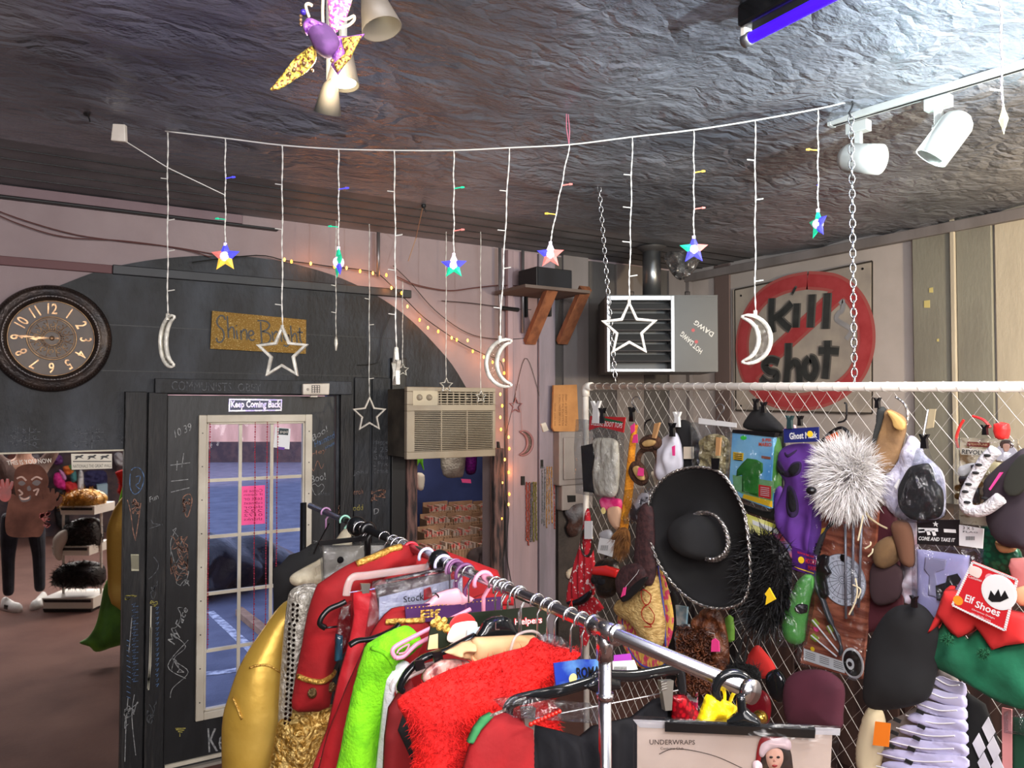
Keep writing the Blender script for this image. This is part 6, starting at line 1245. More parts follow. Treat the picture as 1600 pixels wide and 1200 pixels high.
# 17 black felt hat
t = it('black_felt_hat', 'large soft black felt hat hanging flat left of the elf shoes', 'hat', 1400, 1000)
puff('felt', MESH.off(.14), [(1420, 945), (1432, 941), (1452, 955), (1468, 985), (1470, 1020), (1462, 1060), (1450, 1092), (1415, 1105), (1370, 1108), (1352, 1092), (1354, 1050), (1362, 1000), (1385, 960), (1405, 946)], m_blk, t, 4, bulge=.08, wr=.01, wf=(6, 6)); clip_(t, MESH.off(.2), 1430, 940, 1)
# 18 white feather wings
t = it('feather_wings', 'white and grey layered feather wings with black tips under the elf shoes', 'costume wings', 1450, 1080)
M18 = MESH.off(.07); m_fe = mat('lilac_white_cloth', (206, 200, 232), (186, 182, 216), sc=5, rough=.8); m_feg = mat('warm_grey_cloth', (168, 158, 154), (148, 138, 134), sc=5, rough=.85); m_pipe = mat('white_piping', (236, 234, 236), rough=.6)
puff('wing_base', M18.off(-.02), [(1470, 1045), (1508, 1075), (1512, 1120), (1508, 1215), (1400, 1215), (1375, 1150), (1392, 1125), (1440, 1100)], m_feg, t, 2, bulge=.02)
for i in range(8):
    y = 1056+i*19; xl = 1468-(i*13 if i < 6 else 78); xr = 1508
    puff('feather', M18.off(.012+.006*i), [(xl, y), ((xl+xr)/2, y+7), (xr, y+12), (xr+1, y+32), ((xl+xr)/2, y+27), (xl-8, y+12)], m_fe, t, 3, edge=.004, bulge=.012, wr=.008, wf=(9, 20))
    MB().tube([M18.p(*p, .022+.006*i) for p in sm([(xl-2, y), ((xl+xr)/2, y+12), (xr-3, y+12)], 5, False)], .0022, 5).build('white_rib', m_pipe, t)
for x, y in ((1436, 1107), (1438, 1130), (1430, 1148), (1422, 1165), (1418, 1185), (1396, 1140), (1390, 1160), (1400, 1120)): card('black_tip', M18.off(.06), [(x-2, y), (x+9, y+5), (x+7, y+10), (x-4, y+5)], m_blk, t)
t = it('canvas_hat', 'cream cloth cap with a bright orange price tag at the lower edge', 'cap', 1365, 1140)
puff('cloth', MESH.off(.10), [(1355, 1110), (1368, 1105), (1380, 1112), (1385, 1140), (1380, 1180), (1370, 1215), (1345, 1200), (1342, 1160)], mat('cream_canvas', (206, 190, 156), rough=.85), t, 4, bulge=.06); card('orange_tag', MESH.off(.18), [(1368, 1127), (1392, 1130), (1389, 1167), (1364, 1164)], mat('orange_price_tag', (250, 132, 32), rough=.6), t, .002)
t = it('harlequin_cloth', 'black and white diamond patterned cloth at the lower right', 'cloth', 1545, 1150); h_ = MESH.off(.05); puff('black_cloth', h_, [(1510, 1080), (1540, 1100), (1562, 1160), (1566, 1215), (1508, 1215)], m_blk, t, 0, bulge=.02)
mb = MB()
for i, (x, y) in enumerate(((1545, 1140), (1553, 1170), (1560, 1200), (1530, 1165), (1538, 1195))): mb.prism(h_.off(.03).at(x, y), [(-.018, 0), (0, -.036), (.018, 0), (0, .036)], 0, .002)
mb.build('white_diamond', m_wc, t)
t = it('pink_strap_bag', 'dusty pink strap and clear bag at the bottom right corner', 'strap', 1575, 1150); card('strap', MESH.off(.07), [(1567, 1105), (1582, 1108), (1582, 1215), (1568, 1215)], mat('dusty_pink_web', (212, 140, 140), rough=.7), t, .006); puff('green_fill', MESH.off(.05), [(1584, 1120), (1640, 1125), (1640, 1215), (1584, 1215)], mat('deep_green_cloth', (18, 70, 48), rough=.8), t, 0, bulge=.02); puff('bag', MESH.off(.06), [(1580, 1108), (1640, 1112), (1640, 1150), (1580, 1140)], m_film, t, 0, edge=.04, bulge=.02, wr=.01)
t = it('pink_bagged_toy', 'pink and tan bagged item beside the elf shoes card at the right edge', 'packet', 1590, 900); puff('pink_item', MESH.off(.09), [(1582, 872), (1640, 880), (1640, 930), (1590, 925), (1583, 900)], mat('salmon_cloth', (196, 120, 116), rough=.7), t, 2, bulge=.03); puff('tan_foot', MESH.off(.11), [(1586, 925), (1600, 915), (1640, 920), (1640, 950), (1596, 945)], mat('tan_skin_plastic', (214, 176, 132), rough=.5), t, 3, bulge=.03)
t = it('hanging_tan_hat', 'small tan hat edge tucked under the fur-trimmed hat', 'hat', 1575, 850); puff('brim', MESH.off(.075), [(1558, 845), (1580, 852), (1590, 850), (1585, 862), (1565, 862)], mat('tan_leather', (150, 110, 70), rough=.7), t, 3, bulge=.02)
# 19 bow and arrow set
t = it('toy_bow_set', 'toy bow and arrow set on a long woodgrain card with a round paper target', 'toy set', 1330, 900)
M19 = MESH.off(.04); m_wg = mat('red_woodgrain_print', (188, 112, 84), (118, 58, 42), sc=3.4, rough=.4, stretch=(1, 1, 5), dist=2.4, lo=.38, hi=.6, det=8)
card('woodgrain_card', M19, [(1287, 780), (1375, 798), (1368, 880), (1349, 1060), (1254, 1035), (1275, 880)], m_wg, t, .012); k19 = M19.off(.0125)
def disc(nm, px, py, r, m, c=0, sx=1): return MB().lathe(k19.at(px, py), [(r, c), (r, c+.0015), (0, c+.0015)], 36, sx=sx).build(nm, m, t)
kk = ppm(k19, 1317, 906); disc('paper_target', 1317, 906, .087, mat('target_white', (222, 226, 236), rough=.5), .002); disc('target_tab', 1319, 872, .014, mat('target_white', (1, 1, 1)), .002)
mb = MB(); o_ = k19.uv(1317, 906)
for rr in (.086, .064, .05, .012, .006): mb.ribbon(k19, [(o_[0]+rr*math.cos(a), o_[1]+rr*math.sin(a)) for a in [2*math.pi*i/40 for i in range(40)]], .0016, .004, True)
for i in range(20): a = 2*math.pi*i/20; mb.ribbon(k19, [(o_[0]+.012*math.cos(a), o_[1]+.012*math.sin(a)), (o_[0]+.064*math.cos(a), o_[1]+.064*math.sin(a))], .0014, .004)
mb.build('target_lines', mat('slate_ink', (60, 66, 80), rough=.6), t)
mb = MB()
for i in range(20):
    a = 2*math.pi*(i+.5)/20; ox, oy = o_[0]+.075*math.cos(a), o_[1]+.075*math.sin(a); vs_, fs_ = text_flat(str([50, 10, 20, 40, 30][i % 5])); xm = (min(v[0] for v in vs_)+max(v[0] for v in vs_))/2; mb.add([k19.w(ox+(v[0]-xm)*.012, oy+(v[1]-.33)*.012, .004) for v in vs_], fs_)
mb.build('target_number', mat('slate_ink', (1, 1, 1)), t)
bow = sm([(1322, 780), (1312, 808), (1298, 825), (1288, 845), (1281, 872), (1279, 895), (1282, 915), (1291, 935), (1302, 965), (1314, 990), (1320, 1010), (1318, 1022)], 5, False)
nb_ = len(bow); rr_b = [.011 if 12 < i < 42 else .007+.002*math.sin(i) for i in range(nb_)]
MB().tube([k19.p(x, y, .02) for x, y in bow], rr_b, 10, flat=.8).build('bow_limb', mat('charcoal_plastic', (52, 54, 58), rough=.3), t, smooth=True)
mb = MB()
for i in range(16, 30): x, y = bow[i]; mb.tube([k19.p(x-5, y-1, .022), k19.p(x+5, y+1, .022)], .003, 6)
mb.build('grip_rib', m_bp, t); puff('riser', k19.off(.012), [(1279, 870), (1296, 868), (1294, 884), (1300, 895), (1292, 905), (1296, 930), (1284, 936), (1279, 905)], m_bp, t, 2, edge=.012, bulge=.015)
for (x0, y0, x1, y1) in ((1326, 812, 1327, 965), (1339, 800, 1337, 960), (1352, 800, 1347, 948)): MB().tube([k19.p(x0, y0, .018), k19.p(x1, y1, .018)], .0042, 8).build('arrow', mat('grey_arrow', (140, 140, 148), rough=.3, metal=.3), t, smooth=True); MB().tube([k19.p(x0, y0-2, .018), k19.p(x0, y0+5, .018)], .009, 8).build('suction_tip', mat('clay_red_rubber', (176, 74, 52), rough=.5), t)
for (x0, y0, x1, y1) in ((1272, 968, 1313, 1018), (1296, 977, 1309, 1000), (1270, 992, 1310, 1025)):
    MB().tube([k19.p(x0, y0, .01), k19.p(x1, y1, .01)], .0028, 6).build('printed_arrow', m_wp, t); d = math.atan2(y1-y0, x1-x0); nx_, ny_ = -math.sin(d)*4, math.cos(d)*4; ex, ey = x0+math.cos(d)*12, y0+math.sin(d)*12
    card('fletching', k19, [(x0+nx_, y0+ny_), (ex+nx_, ey+ny_), (ex-nx_, ey-ny_), (x0-nx_, y0-ny_)], mat('lime_fletching', (150, 176, 60), rough=.6), t, .002, .006)
disc('pink_dot', 1276, 982, .011, m_pinktag, .001); disc('yellow_dot', 1270, 1014, .008, mat('bright_yellow', (1, 1, 1)), .001)
card('text_panel', k19, [(1256, 1013), (1321, 1035), (1320, 1052), (1256, 1031)], m_wp, t, .001); strokes('small_print', k19, [[(1259+j*22, 1018+j*7+i*3), (1274+j*22, 1023+j*7+i*3)] for j in range(3) for i in range(4)], .0018, m_dark, t, .0016)
disc('round_end', 1333, 1036, .05, m_wp, .001, .8); disc('round_end_ring', 1333, 1036, .042, m_bp, .003, .8); disc('round_end_hub', 1330, 1037, .018, m_wp, .005, .8); disc('hub_center', 1330, 1037, .008, m_bp, .007)
puff('bag', M19, [(1284, 780), (1375, 798), (1366, 900), (1349, 1060), (1254, 1035), (1272, 880)], m_film, t, 0, edge=.045, bulge=.008, wr=.006, wf=(16, 16)); card('yellow_sticker', k19, [(1285, 826), (1291, 824), (1288, 838), (1282, 838)], mat('bright_yellow', (1, 1, 1)), t, .003)
# 20 green mask and header
t = it('green_plastic_mask', 'translucent green alien mask with oval eyes under a purple header card', 'mask', 1245, 930)
M20 = MESH.off(.08); m_gm = mat('translucent_green', (108, 178, 92), (84, 158, 76), sc=4, rough=.2)
puff('mask', M20, [(1262, 897), (1272, 900), (1273, 915), (1266, 945), (1260, 985), (1257, 1002), (1245, 1007), (1232, 1000), (1225, 980), (1229, 955), (1238, 928), (1250, 905)], m_gm, t, 4, bulge=.06); s20 = SURF[0]; on_surf('eye_hole', s20, M20, [(1239, 936), (1243, 935), (1246, 942), (1243, 950), (1238, 946)], m_hol, t, 3, .008, .006); on_surf('eye_hole', s20, M20, [(1255, 945), (1261, 941), (1267, 946), (1267, 954), (1261, 957), (1255, 952)], m_hol, t, 3, .008, .006)
card('header_card', M20, [(1238, 854), (1277, 867), (1273, 900), (1239, 889)], mat('violet_header', (78, 34, 112), rough=.4), t, .004); text('lettering', ['GLOW IN THE DARK', 'HOCKEY', 'MASK'], M20.off(.005), [[(1246, 861), (1273, 869), (1272, 872), (1246, 864)], [(1259, 872), (1276, 875), (1276, 883), (1259, 880)], [(1263, 883), (1276, 886), (1276, 892), (1263, 890)]], mat('red_letter', (232, 50, 50), rough=.5), t, .001, .01); MB().lathe(M20.off(.005).at(1252, 875), [(.012, 0), (.012, .0015), (0, .0015)], 16).build('yellow_sticker', mat('bright_yellow', (1, 1, 1)), t)
strokes('dashed_edge', M20.off(.005), [[(1242, 886), (1272, 896)]], .003, mat('bright_yellow', (1, 1, 1)), t, .001); puff('bag', M20.off(-.004), [(1240, 892), (1274, 902), (1272, 950), (1260, 1008), (1228, 1006), (1222, 975)], m_film, t, 0, edge=.06, bulge=.02, wr=.01, wf=(20, 20))
# 21 black fur wig
t = it('black_wig', 'shaggy black wig with a torn yellow tag hanging right of the big black sombrero', 'wig', 1200, 900)
M21 = MESH.off(.10); pm = puff_mb(M21, [M21.uv(*p) for p in sm([(1172, 842), (1190, 836), (1212, 840), (1232, 862), (1238, 895), (1232, 935), (1218, 975), (1198, 985), (1176, 975), (1168, 940), (1165, 900), (1166, 865)], 3)], bulge=.08, sp=.02)
fur(pm, 2200, .07, .0045, .5, .7, seed=8); pm.build('hair', mat('black_wig_hair', (18, 17, 18), (34, 32, 32), sc=20, rough=.5), t); card('yellow_tag', M21.off(.15), [(1203, 918), (1213, 936), (1197, 945), (1199, 932), (1196, 928)], mat('bright_yellow', (1, 1, 1)), t)
t = it('yellow_header_packet', 'yellow and white header packet crumpled above the black wig', 'packet', 1190, 810); c_ = MESH.off(.04); card('header', c_, [(1167, 803), (1219, 822), (1218, 850), (1172, 838)], mat('lemon_print', (206, 204, 84), (230, 226, 150), sc=14, rough=.5), t, .004); card('white_strip', c_, [(1177, 812), (1218, 828), (1218, 835), (1178, 819)], m_wp, t, .002, .0045); puff('striped_fill', c_.off(-.01), [(1200, 838), (1222, 828), (1232, 850), (1240, 872), (1226, 866), (1210, 850)], mat('red_blue_print', (176, 60, 74), (60, 70, 130), sc=24, rough=.5), t, 2, bulge=.02); strokes('loose_wire', c_, [sm([(1218, 820), (1212, 826), (1196, 840)], 4, False)], .004, m_bp, t, .008)
# 22 black sombrero
sc0 = (1096, 838); t = it('black_sombrero', 'big black felt sombrero with silver braid rim hanging in the middle of the net', 'hat', *sc0)
M22 = MESH.off(.17)
rim = sm([(1098, 730), (1128, 738), (1150, 765), (1166, 800), (1174, 850), (1176, 900), (1168, 935), (1148, 948), (1118, 950), (1085, 938), (1055, 912), (1032, 878), (1019, 838), (1016, 800), (1024, 768), (1045, 745), (1070, 733)], 5)
rimp = [M22.uv(*p) for p in rim]; cxr = sum(p[0] for p in rimp)/len(rimp); cyr = sum(p[1] for p in rimp)/len(rimp)
kc_ = M22.uv(1078, 838); ny_r = len(rimp); prof = [(1, .012), (.93, -.006), (.8, -.03), (.6, -.045), (.42, -.04), (.36, -.02), (.33, .01), (.29, .045), (.22, .075), (.12, .088), (.0, .09)]
vs = []; fs = []
for f_, c_ in prof:
    tt = 1-f_; ox, oy = cxr+(kc_[0]-cxr)*tt, cyr+(kc_[1]-cyr)*tt
    for (x, y) in rimp: vs.append(M22.w(ox+(x-cxr)*f_, oy+(y-cyr)*f_, c_))
for i in range(len(prof)-1):
    for k in range(ny_r): fs.append((i*ny_r+k, i*ny_r+(k+1) % ny_r, (i+1)*ny_r+(k+1) % ny_r, (i+1)*ny_r+k))
nn0 = len(vs); vs += [v-M22.N*.008 for v in vs[:4*ny_r]]
for i in range(3):
    for k in range(ny_r): fs.append((nn0+(i+1)*ny_r+k, nn0+(i+1)*ny_r+(k+1) % ny_r, nn0+i*ny_r+(k+1) % ny_r, nn0+i*ny_r+k))
for k in range(ny_r): fs.append((k, nn0+k, nn0+(k+1) % ny_r, (k+1) % ny_r))
MB().add(vs, fs).build('felt_body', m_blk, t, smooth=True)
mb = MB(); L_ = len(vs)
for ph in (0, math.pi):
    pts = []; N_ = 260
    for i in range(N_):
        u = i/N_*ny_r; k = int(u); f = u-k; a, b = rimp[k % ny_r], rimp[(k+1) % ny_r]; x, y = a[0]+(b[0]-a[0])*f, a[1]+(b[1]-a[1])*f
        s = 1+.012*math.sin(i*.75+ph); pts.append(M22.w(cxr+(x-cxr)*s, cyr+(y-cyr)*s, .012+.005*math.cos(i*.75+ph)))
    mb.tube(pts, .0042, 5, closed=True)
mb.build('rim_braid', m_silv, t, smooth=True)
mb = MB(); bq = sm([(1078, 811), (1092, 803), (1105, 802), (1120, 808), (1132, 824), (1138, 846), (1134, 864), (1120, 874), (1104, 874)], 6, False)
def fc(x, y):
    return .028
for ph in (0, 2.1, 4.2): mb.tube([M22.w(M22.uv(*p)[0]+.006*math.sin(i*1.1+ph), M22.uv(*p)[1]+.006*math.cos(i*1.1+ph), .0+.006*math.cos(i*1.1+ph)) for i, p in enumerate(bq)], .006, 6)
mb.build('crown_braid', m_silv, t, smooth=True); card('hang_tag', M22.off(.02), [(1112, 716), (1125, 716), (1123, 734), (1113, 733)], m_bp, t)
# 23 straw sombrero
t = it('straw_sombrero', 'straw sombrero with pink and red woven brim and blue edging', 'hat', 1020, 950)
M23 = MESH.off(.12); m_st = mat('woven_straw', (222, 190, 124), (186, 150, 88), sc=45, rough=.8, bump=.6, bsc=60, stretch=(1, 1, 2.2)); m_wv = mat('pink_red_weave', (222, 70, 110), (236, 190, 90), sc=34, rough=.75, bump=.4, lo=.46, hi=.52, stretch=(1, 2, 1))
puff('brim', M23.off(-.03), [(1030, 885), (1040, 905), (1048, 935), (1053, 965), (1050, 995), (1042, 1018), (1036, 1040), (1018, 1046), (998, 1040), (980, 1018), (968, 985), (970, 955), (1000, 950), (1018, 920)], m_wv, t, 3, edge=.008, bulge=.012, r=.03); MB().tube([M23.p(*p, -.018) for p in sm([(968, 960), (970, 988), (980, 1018), (998, 1040), (1018, 1046), (1034, 1040)], 5, False)], .005, 6).tube([M23.p(*p, .0) for p in sm([(1028, 884), (1033, 920), (1038, 960), (1040, 1010)], 5, False)], .004, 6).build('blue_edging', mat('cobalt_edging', (70, 74, 156), rough=.7), t, smooth=True)
puff('crown', M23, [(1028, 898), (1034, 930), (1040, 975), (1036, 1010), (1015, 1000), (995, 975), (975, 962), (968, 948), (974, 935), (995, 925), (1012, 920)], m_st, t, 4, edge=.02, bulge=.10, r=.08)
strokes('red_loop', M23.off(.055), [sm([(1009, 920), (1022, 928), (1021, 940), (1014, 944), (1008, 932)], 4), sm([(1016, 945), (1008, 955), (1012, 968), (1024, 974), (1028, 960)], 4), sm([(1016, 972), (1024, 978), (1012, 978)], 4, False)], .005, mat('red_raffia', (196, 40, 30), rough=.7), t, .02)
# 24 brown hats
t = it('brown_suede_hat', 'dark brown suede western hat overlapping the straw sombrero at its upper left', 'hat', 1000, 880)
m_bs = mat('maroon_brown_suede', (74, 44, 44), (52, 30, 32), sc=50, rough=.8, bump=.3)
puff('crown', MESH.off(.17), [(1000, 800), (1012, 785), (1022, 800), (1024, 850), (1026, 890), (1018, 915), (1000, 905), (994, 875), (996, 840)], m_bs, t, 3, bulge=.04); puff('brim', MESH.off(.19), [(965, 905), (975, 885), (1000, 880), (1012, 896), (1004, 915), (985, 936), (974, 938), (968, 925)], m_bs, t, 3, bulge=.05); puff('underside', MESH.off(.235), [(974, 936), (990, 915), (1008, 902), (1013, 904), (1000, 922), (980, 939)], mat('black_lining', (16, 14, 14), rough=.8), t, 3, bulge=.01)
card('pink_tag', MESH.off(.25), [(975, 918), (979, 917), (977, 930), (971, 933)], m_pinktag, t); strokes('tag_string', MESH.off(.25), [[(999, 890), (996, 896), (978, 917)]], .002, m_wp, t)
# 25 skull
t = it('bronze_skull_mask', 'dark bronze skull with a red headband hanging between the bandana and the brown hat', 'skull mask', 950, 900)
M25 = MESH.off(.11); m_sk = mat('tarnished_bronze', (70, 62, 54), (36, 32, 30), sc=14, rough=.3, metal=.65, bump=.4, bsc=30)
puff('skull', M25, [(932, 888), (938, 876), (952, 872), (966, 878), (970, 895), (966, 912), (962, 928), (948, 935), (938, 930), (934, 915), (928, 908)], m_sk, t, 4, bulge=.08); s25 = SURF[0]; puff('headband', M25.off(.03), [(931, 885), (950, 883), (970, 890), (969, 903), (950, 899), (929, 897)], mat('red_satin_band', (214, 38, 34), rough=.35), t, 0, edge=.02, bulge=.02)
on_surf('eye_socket', s25, M25, [(934, 902), (941, 901), (943, 908), (937, 911)], m_hol, t, 4, .004); on_surf('eye_socket', s25, M25, [(948, 903), (957, 903), (956, 911), (949, 911)], m_hol, t, 4, .004); on_surf('nose_hole', s25, M25, [(943, 911), (947, 912), (945, 917)], m_hol, t, 3, .004, .006); strokes('teeth_line', M25.off(.052), [sm([(936, 922), (946, 925), (958, 920)], 4, False)]+[[(938+i*4, 919), (938+i*4, 927)] for i in range(5)], .003, m_hol, t, .002)
mb = MB().tube([MESH.p(*p, .14) for p in sm([(930, 930), (924, 945), (922, 960)], 3, False)], .003, 5).tube([MESH.p(*p, .14) for p in sm([(928, 930), (930, 950), (928, 965)], 3, False)], .003, 5); mb.build('red_tie', mat('red_satin_band', (1, 1, 1)), t)
# 26 bandana
t = it('red_bandana', 'red paisley bandana hanging at the left post of the pipe frame', 'bandana', 915, 840)
m_bn = mat('red_paisley_cotton', (190, 30, 44), (228, 200, 200), sc=52, rough=.85, lo=.60, hi=.64, tex='noise', det=1); puff('cloth', MESH.off(.05), [(917, 800), (922, 800), (926, 845), (930, 880), (932, 915), (925, 935), (905, 942), (888, 945), (888, 925), (896, 890), (908, 850)], m_bn, t, 2, bulge=.03, fn=lambda a, b, f: .008*math.sin(a*120)*f, sp=.012)
card('white_tag', MESH.off(.10), [(914, 814), (926, 814), (926, 842), (914, 842)], m_wp, t); puff('lower_fold', MESH.off(.04), [(905, 940), (925, 930), (944, 950), (930, 960), (924, 985), (916, 1010), (908, 1000), (908, 965)], m_bn, t, 2, bulge=.02)
t = it('dark_visor', 'small dark visor brim tucked under the red bandana', 'visor', 905, 940); puff('visor', MESH.off(.11), [(888, 940), (905, 935), (925, 922), (920, 938), (905, 946), (890, 945)], m_bp, t, 3, bulge=.02)
# small things between
t = it('troll_doll', 'small doll with bright pink hair behind the boot tops packet', 'doll', 955, 785); puff('hair', MESH.off(.02), [(940, 780), (950, 775), (962, 778), (972, 782), (970, 800), (955, 798), (944, 795)], mat('hot_pink_hair', (232, 40, 120), (255, 120, 170), sc=20, rough=.7), t, 3, bulge=.03); puff('face', MESH.off(.03), [(952, 795), (966, 790), (972, 800), (974, 825), (966, 828), (955, 815)], mat('doll_skin', (228, 184, 150), rough=.5), t, 3, bulge=.03); MB().lathe(MESH.off(.06).at(943, 798), [(.016, 0), (.016, .002), (0, .002)], 16).build('cream_sticker', mat('cream_dot', (250, 230, 150), rough=.6), t)
t = it('white_glove_bag', 'clear bag with crumpled dark and white items left of the big sombrero', 'packet', 1005, 790); puff('fill', MESH.off(.03), [(990, 790), (1005, 770), (1020, 780), (1022, 810), (1000, 815), (985, 808)], mat('mixed_grey_fill', (196, 192, 196), (54, 52, 56), sc=18, rough=.5, lo=.48, hi=.54), t, 3, bulge=.03); puff('bag', MESH.off(.03), [(984, 765), (1025, 760), (1026, 815), (985, 818)], m_film, t, 0, edge=.04, bulge=.02, wr=.015, wf=(25, 25))
t = it('goggles_packet', 'silver goggles with a white barcode label hanging above the skull', 'goggles', 945, 850); MB().tube([MESH.p(935+9*math.cos(a), 845+22*math.sin(a), .07) for a in [i*.45 for i in range(14)]], .008, 8, closed=True).build('ring', mat('dark_chrome', (120, 114, 104), rough=.15, metal=.9), t, smooth=True); MB().tube([MESH.p(970+9*math.cos(a), 878+14*math.sin(a), .07) for a in [i*.45 for i in range(14)]], .008, 8, closed=True).build('ring', mat('dark_chrome', (1, 1, 1)), t, smooth=True)
card('barcode_label', MESH.off(.10), [(938, 840), (961, 844), (957, 870), (934, 863)], m_wp, t); strokes('barcode', MESH.off(.105), [[(940+i*1.5, 852), (939+i*1.5, 860)] for i in range(8)], .002, m_dark, t); puff('grey_cap', MESH.off(.08), [(940, 832), (952, 827), (958, 834), (955, 843), (941, 840)], mat('silver_grey_plastic', (170, 170, 172), rough=.3), t, 3, bulge=.02)
t = it('brown_curly_wig', 'curly auburn wig with a pink tag hanging under the black sombrero', 'wig', 1105, 1000)
M27 = MESH.off(.10); m_au = mat('auburn_hair', (112, 62, 34), (62, 32, 20), sc=26, rough=.4, bump=.6)
pm = puff_mb(M27, [M27.uv(*p) for p in sm([(1100, 952), (1118, 950), (1130, 965), (1138, 1000), (1140, 1040), (1134, 1070), (1112, 1080), (1088, 1060), (1076, 1030), (1078, 990), (1088, 970)], 3)], bulge=.07, wr=.03, wf=(20, 20), sp=.014)
rw = random.Random(2)
for _ in range(150):
    a_, b_ = M27.uv(rw.uniform(1080, 1136), rw.uniform(975, 1070)); cr = rw.uniform(.008, .016); pm.tube([M27.w(a_+cr*math.cos(k*.9), b_-k*.004+cr*math.sin(k*.9), .07+rw.uniform(-.01, .02)) for k in range(9)], .0035, 4)
pm.build('curls', m_au, t, smooth=True); card('pink_tag', M27.off(.12), [(1113, 1000), (1118, 997), (1124, 1002), (1125, 1018), (1112, 1018)], m_pinktag, t); strokes('tag_string', M27.off(.12), [[(1108, 988), (1117, 990), (1118, 998)]], .002, m_wp, t)
t = it('leather_pouch', 'brown suede pouches with pale lacing hanging right of the bow set', 'pouch', 1395, 850)
puff('tan_pouch', MESH.off(.09), [(1368, 855), (1384, 840), (1402, 838), (1412, 850), (1405, 875), (1385, 888), (1370, 880)], mat('olive_brown_suede', (120, 92, 60), (92, 70, 46), sc=12, rough=.9), t, 3, bulge=.05); puff('brown_pouch', MESH.off(.10), [(1395, 820), (1412, 812), (1425, 825), (1430, 860), (1428, 885), (1412, 880), (1404, 855)], mat('chestnut_suede', (100, 66, 46), rough=.9), t, 3, bulge=.04); puff('dark_pouch', MESH.off(.07), [(1366, 880), (1400, 880), (1412, 900), (1405, 935), (1375, 945), (1362, 925)], mat('dark_plum_suede', (58, 38, 42), rough=.9), t, 3, bulge=.03)
for l in ([(1395, 850), (1403, 845), (1404, 840)], [(1400, 862), (1406, 856), (1407, 850)], [(1380, 895), (1383, 915), (1378, 935), (1370, 950)], [(1376, 905), (1388, 912), (1384, 925)], [(1392, 800), (1388, 820), (1384, 838)]): MB().tube([MESH.p(*p, .15) for p in sm(l, 4, False)], .0025, 5).build('lacing', mat('pale_lace', (220, 206, 170), rough=.8), t)
t = it('maroon_cloth_strip', 'dark maroon cloth hanging behind the suede pouches', 'cloth', 1370, 900); puff('cloth', MESH.off(.02), [(1372, 800), (1400, 800), (1410, 880), (1412, 950), (1395, 970), (1356, 990), (1350, 960)], mat('deep_maroon', (74, 22, 34), rough=.85), t, 2, bulge=.03, wr=.01)
t = it('lilac_white_cloth', 'crumpled pale lilac cloth hanging right of the brown pouch', 'cloth', 1420, 900); puff('cloth', MESH.off(.04), [(1412, 820), (1432, 815), (1436, 880), (1436, 935), (1418, 942), (1410, 900)], mat('pale_lilac_cloth', (196, 190, 204), (150, 120, 130), sc=16, rough=.8), t, 2, bulge=.03, wr=.02, wf=(20, 20))
t = it('maroon_felt_cap', 'maroon velvet cap hanging low below the bow set', 'cap', 1270, 1080); puff('velvet', MESH.off(.13), [(1232, 1062), (1250, 1048), (1282, 1046), (1305, 1055), (1320, 1075), (1318, 1115), (1312, 1140), (1260, 1138), (1236, 1128), (1228, 1095)], mat('maroon_velvet', (84, 32, 48), (70, 26, 40), sc=4, rough=.9), t, 4, bulge=.09)
t = it('black_feather_mask', 'black feathered mask with chrome beak hanging above the hanger end', 'mask', 1200, 1070)
pm = puff_mb(MESH.off(.09), [MESH.uv(*p) for p in sm([(1165, 1040), (1180, 1030), (1205, 1034), (1215, 1050), (1205, 1065), (1180, 1066), (1166, 1055)], 3)], bulge=.04); fur(pm, 700, .05, .003, .8, .1, seed=4); pm.build('feathers', m_blk, t); puff('beak', MESH.off(.11), [(1200, 1055), (1215, 1045), (1228, 1060), (1232, 1085), (1222, 1098), (1206, 1085)], mat('gloss_black', (20, 22, 24), rough=.12), t, 3, bulge=.04); MB().ball(MESH.p(1206, 1080, .16), .008, 8, 6).build('rivet', m_al, t, smooth=True)
MB().tube([MESH.p(1178, 990, .06), MESH.p(1174, 1036, .09)], .004, 6).tube([MESH.p(1187, 990, .06), MESH.p(1186, 1036, .09)], .004, 6).build('cord', m_blk, t)
t = it('red_hat_behind', 'bright red cone hat glimpsed behind the black feather mask', 'hat', 1180, 1020); puff('cone', MESH.off(.02), [(1183, 1008), (1195, 1018), (1212, 1042), (1205, 1060), (1168, 1052), (1170, 1028)], mat('bright_red_felt', (206, 44, 40), rough=.9), t, 3, bulge=.04)
t = it('red_satin_bag', 'dark red satin pouch hanging under the feather mask', 'pouch', 1190, 1090); puff('satin', MESH.off(.03), [(1172, 1075), (1195, 1080), (1205, 1100), (1200, 1130), (1175, 1130), (1168, 1100)], mat('dark_red_satin', (120, 16, 30), rough=.35), t, 3, bulge=.04)
t = it('gold_skull_ornament', 'tiny gold skull above the right end of the printed packet', 'ornament', 1222, 1115); MB().ball(MESH.p(1222, 1110, .12), .028, 12, 9, (1, 1, .9)).ball(MESH.p(1223, 1122, .13), .018, 10, 7).build('skull', mat('polished_gold', (186, 150, 66), rough=.2, metal=.9), t, smooth=True)
t = it('purple_fluff', 'small purple feather boa tuft above the printed packet', 'feather boa', 1195, 1120); pm = puff_mb(MESH.off(.08), [MESH.uv(*p) for p in sm([(1178, 1122), (1195, 1114), (1212, 1120), (1215, 1132), (1180, 1132)], 3)], bulge=.03); fur(pm, 500, .03, .003, .7, .1, seed=6); pm.build('fluff', mat('purple_feather', (110, 66, 150), rough=.9), t)
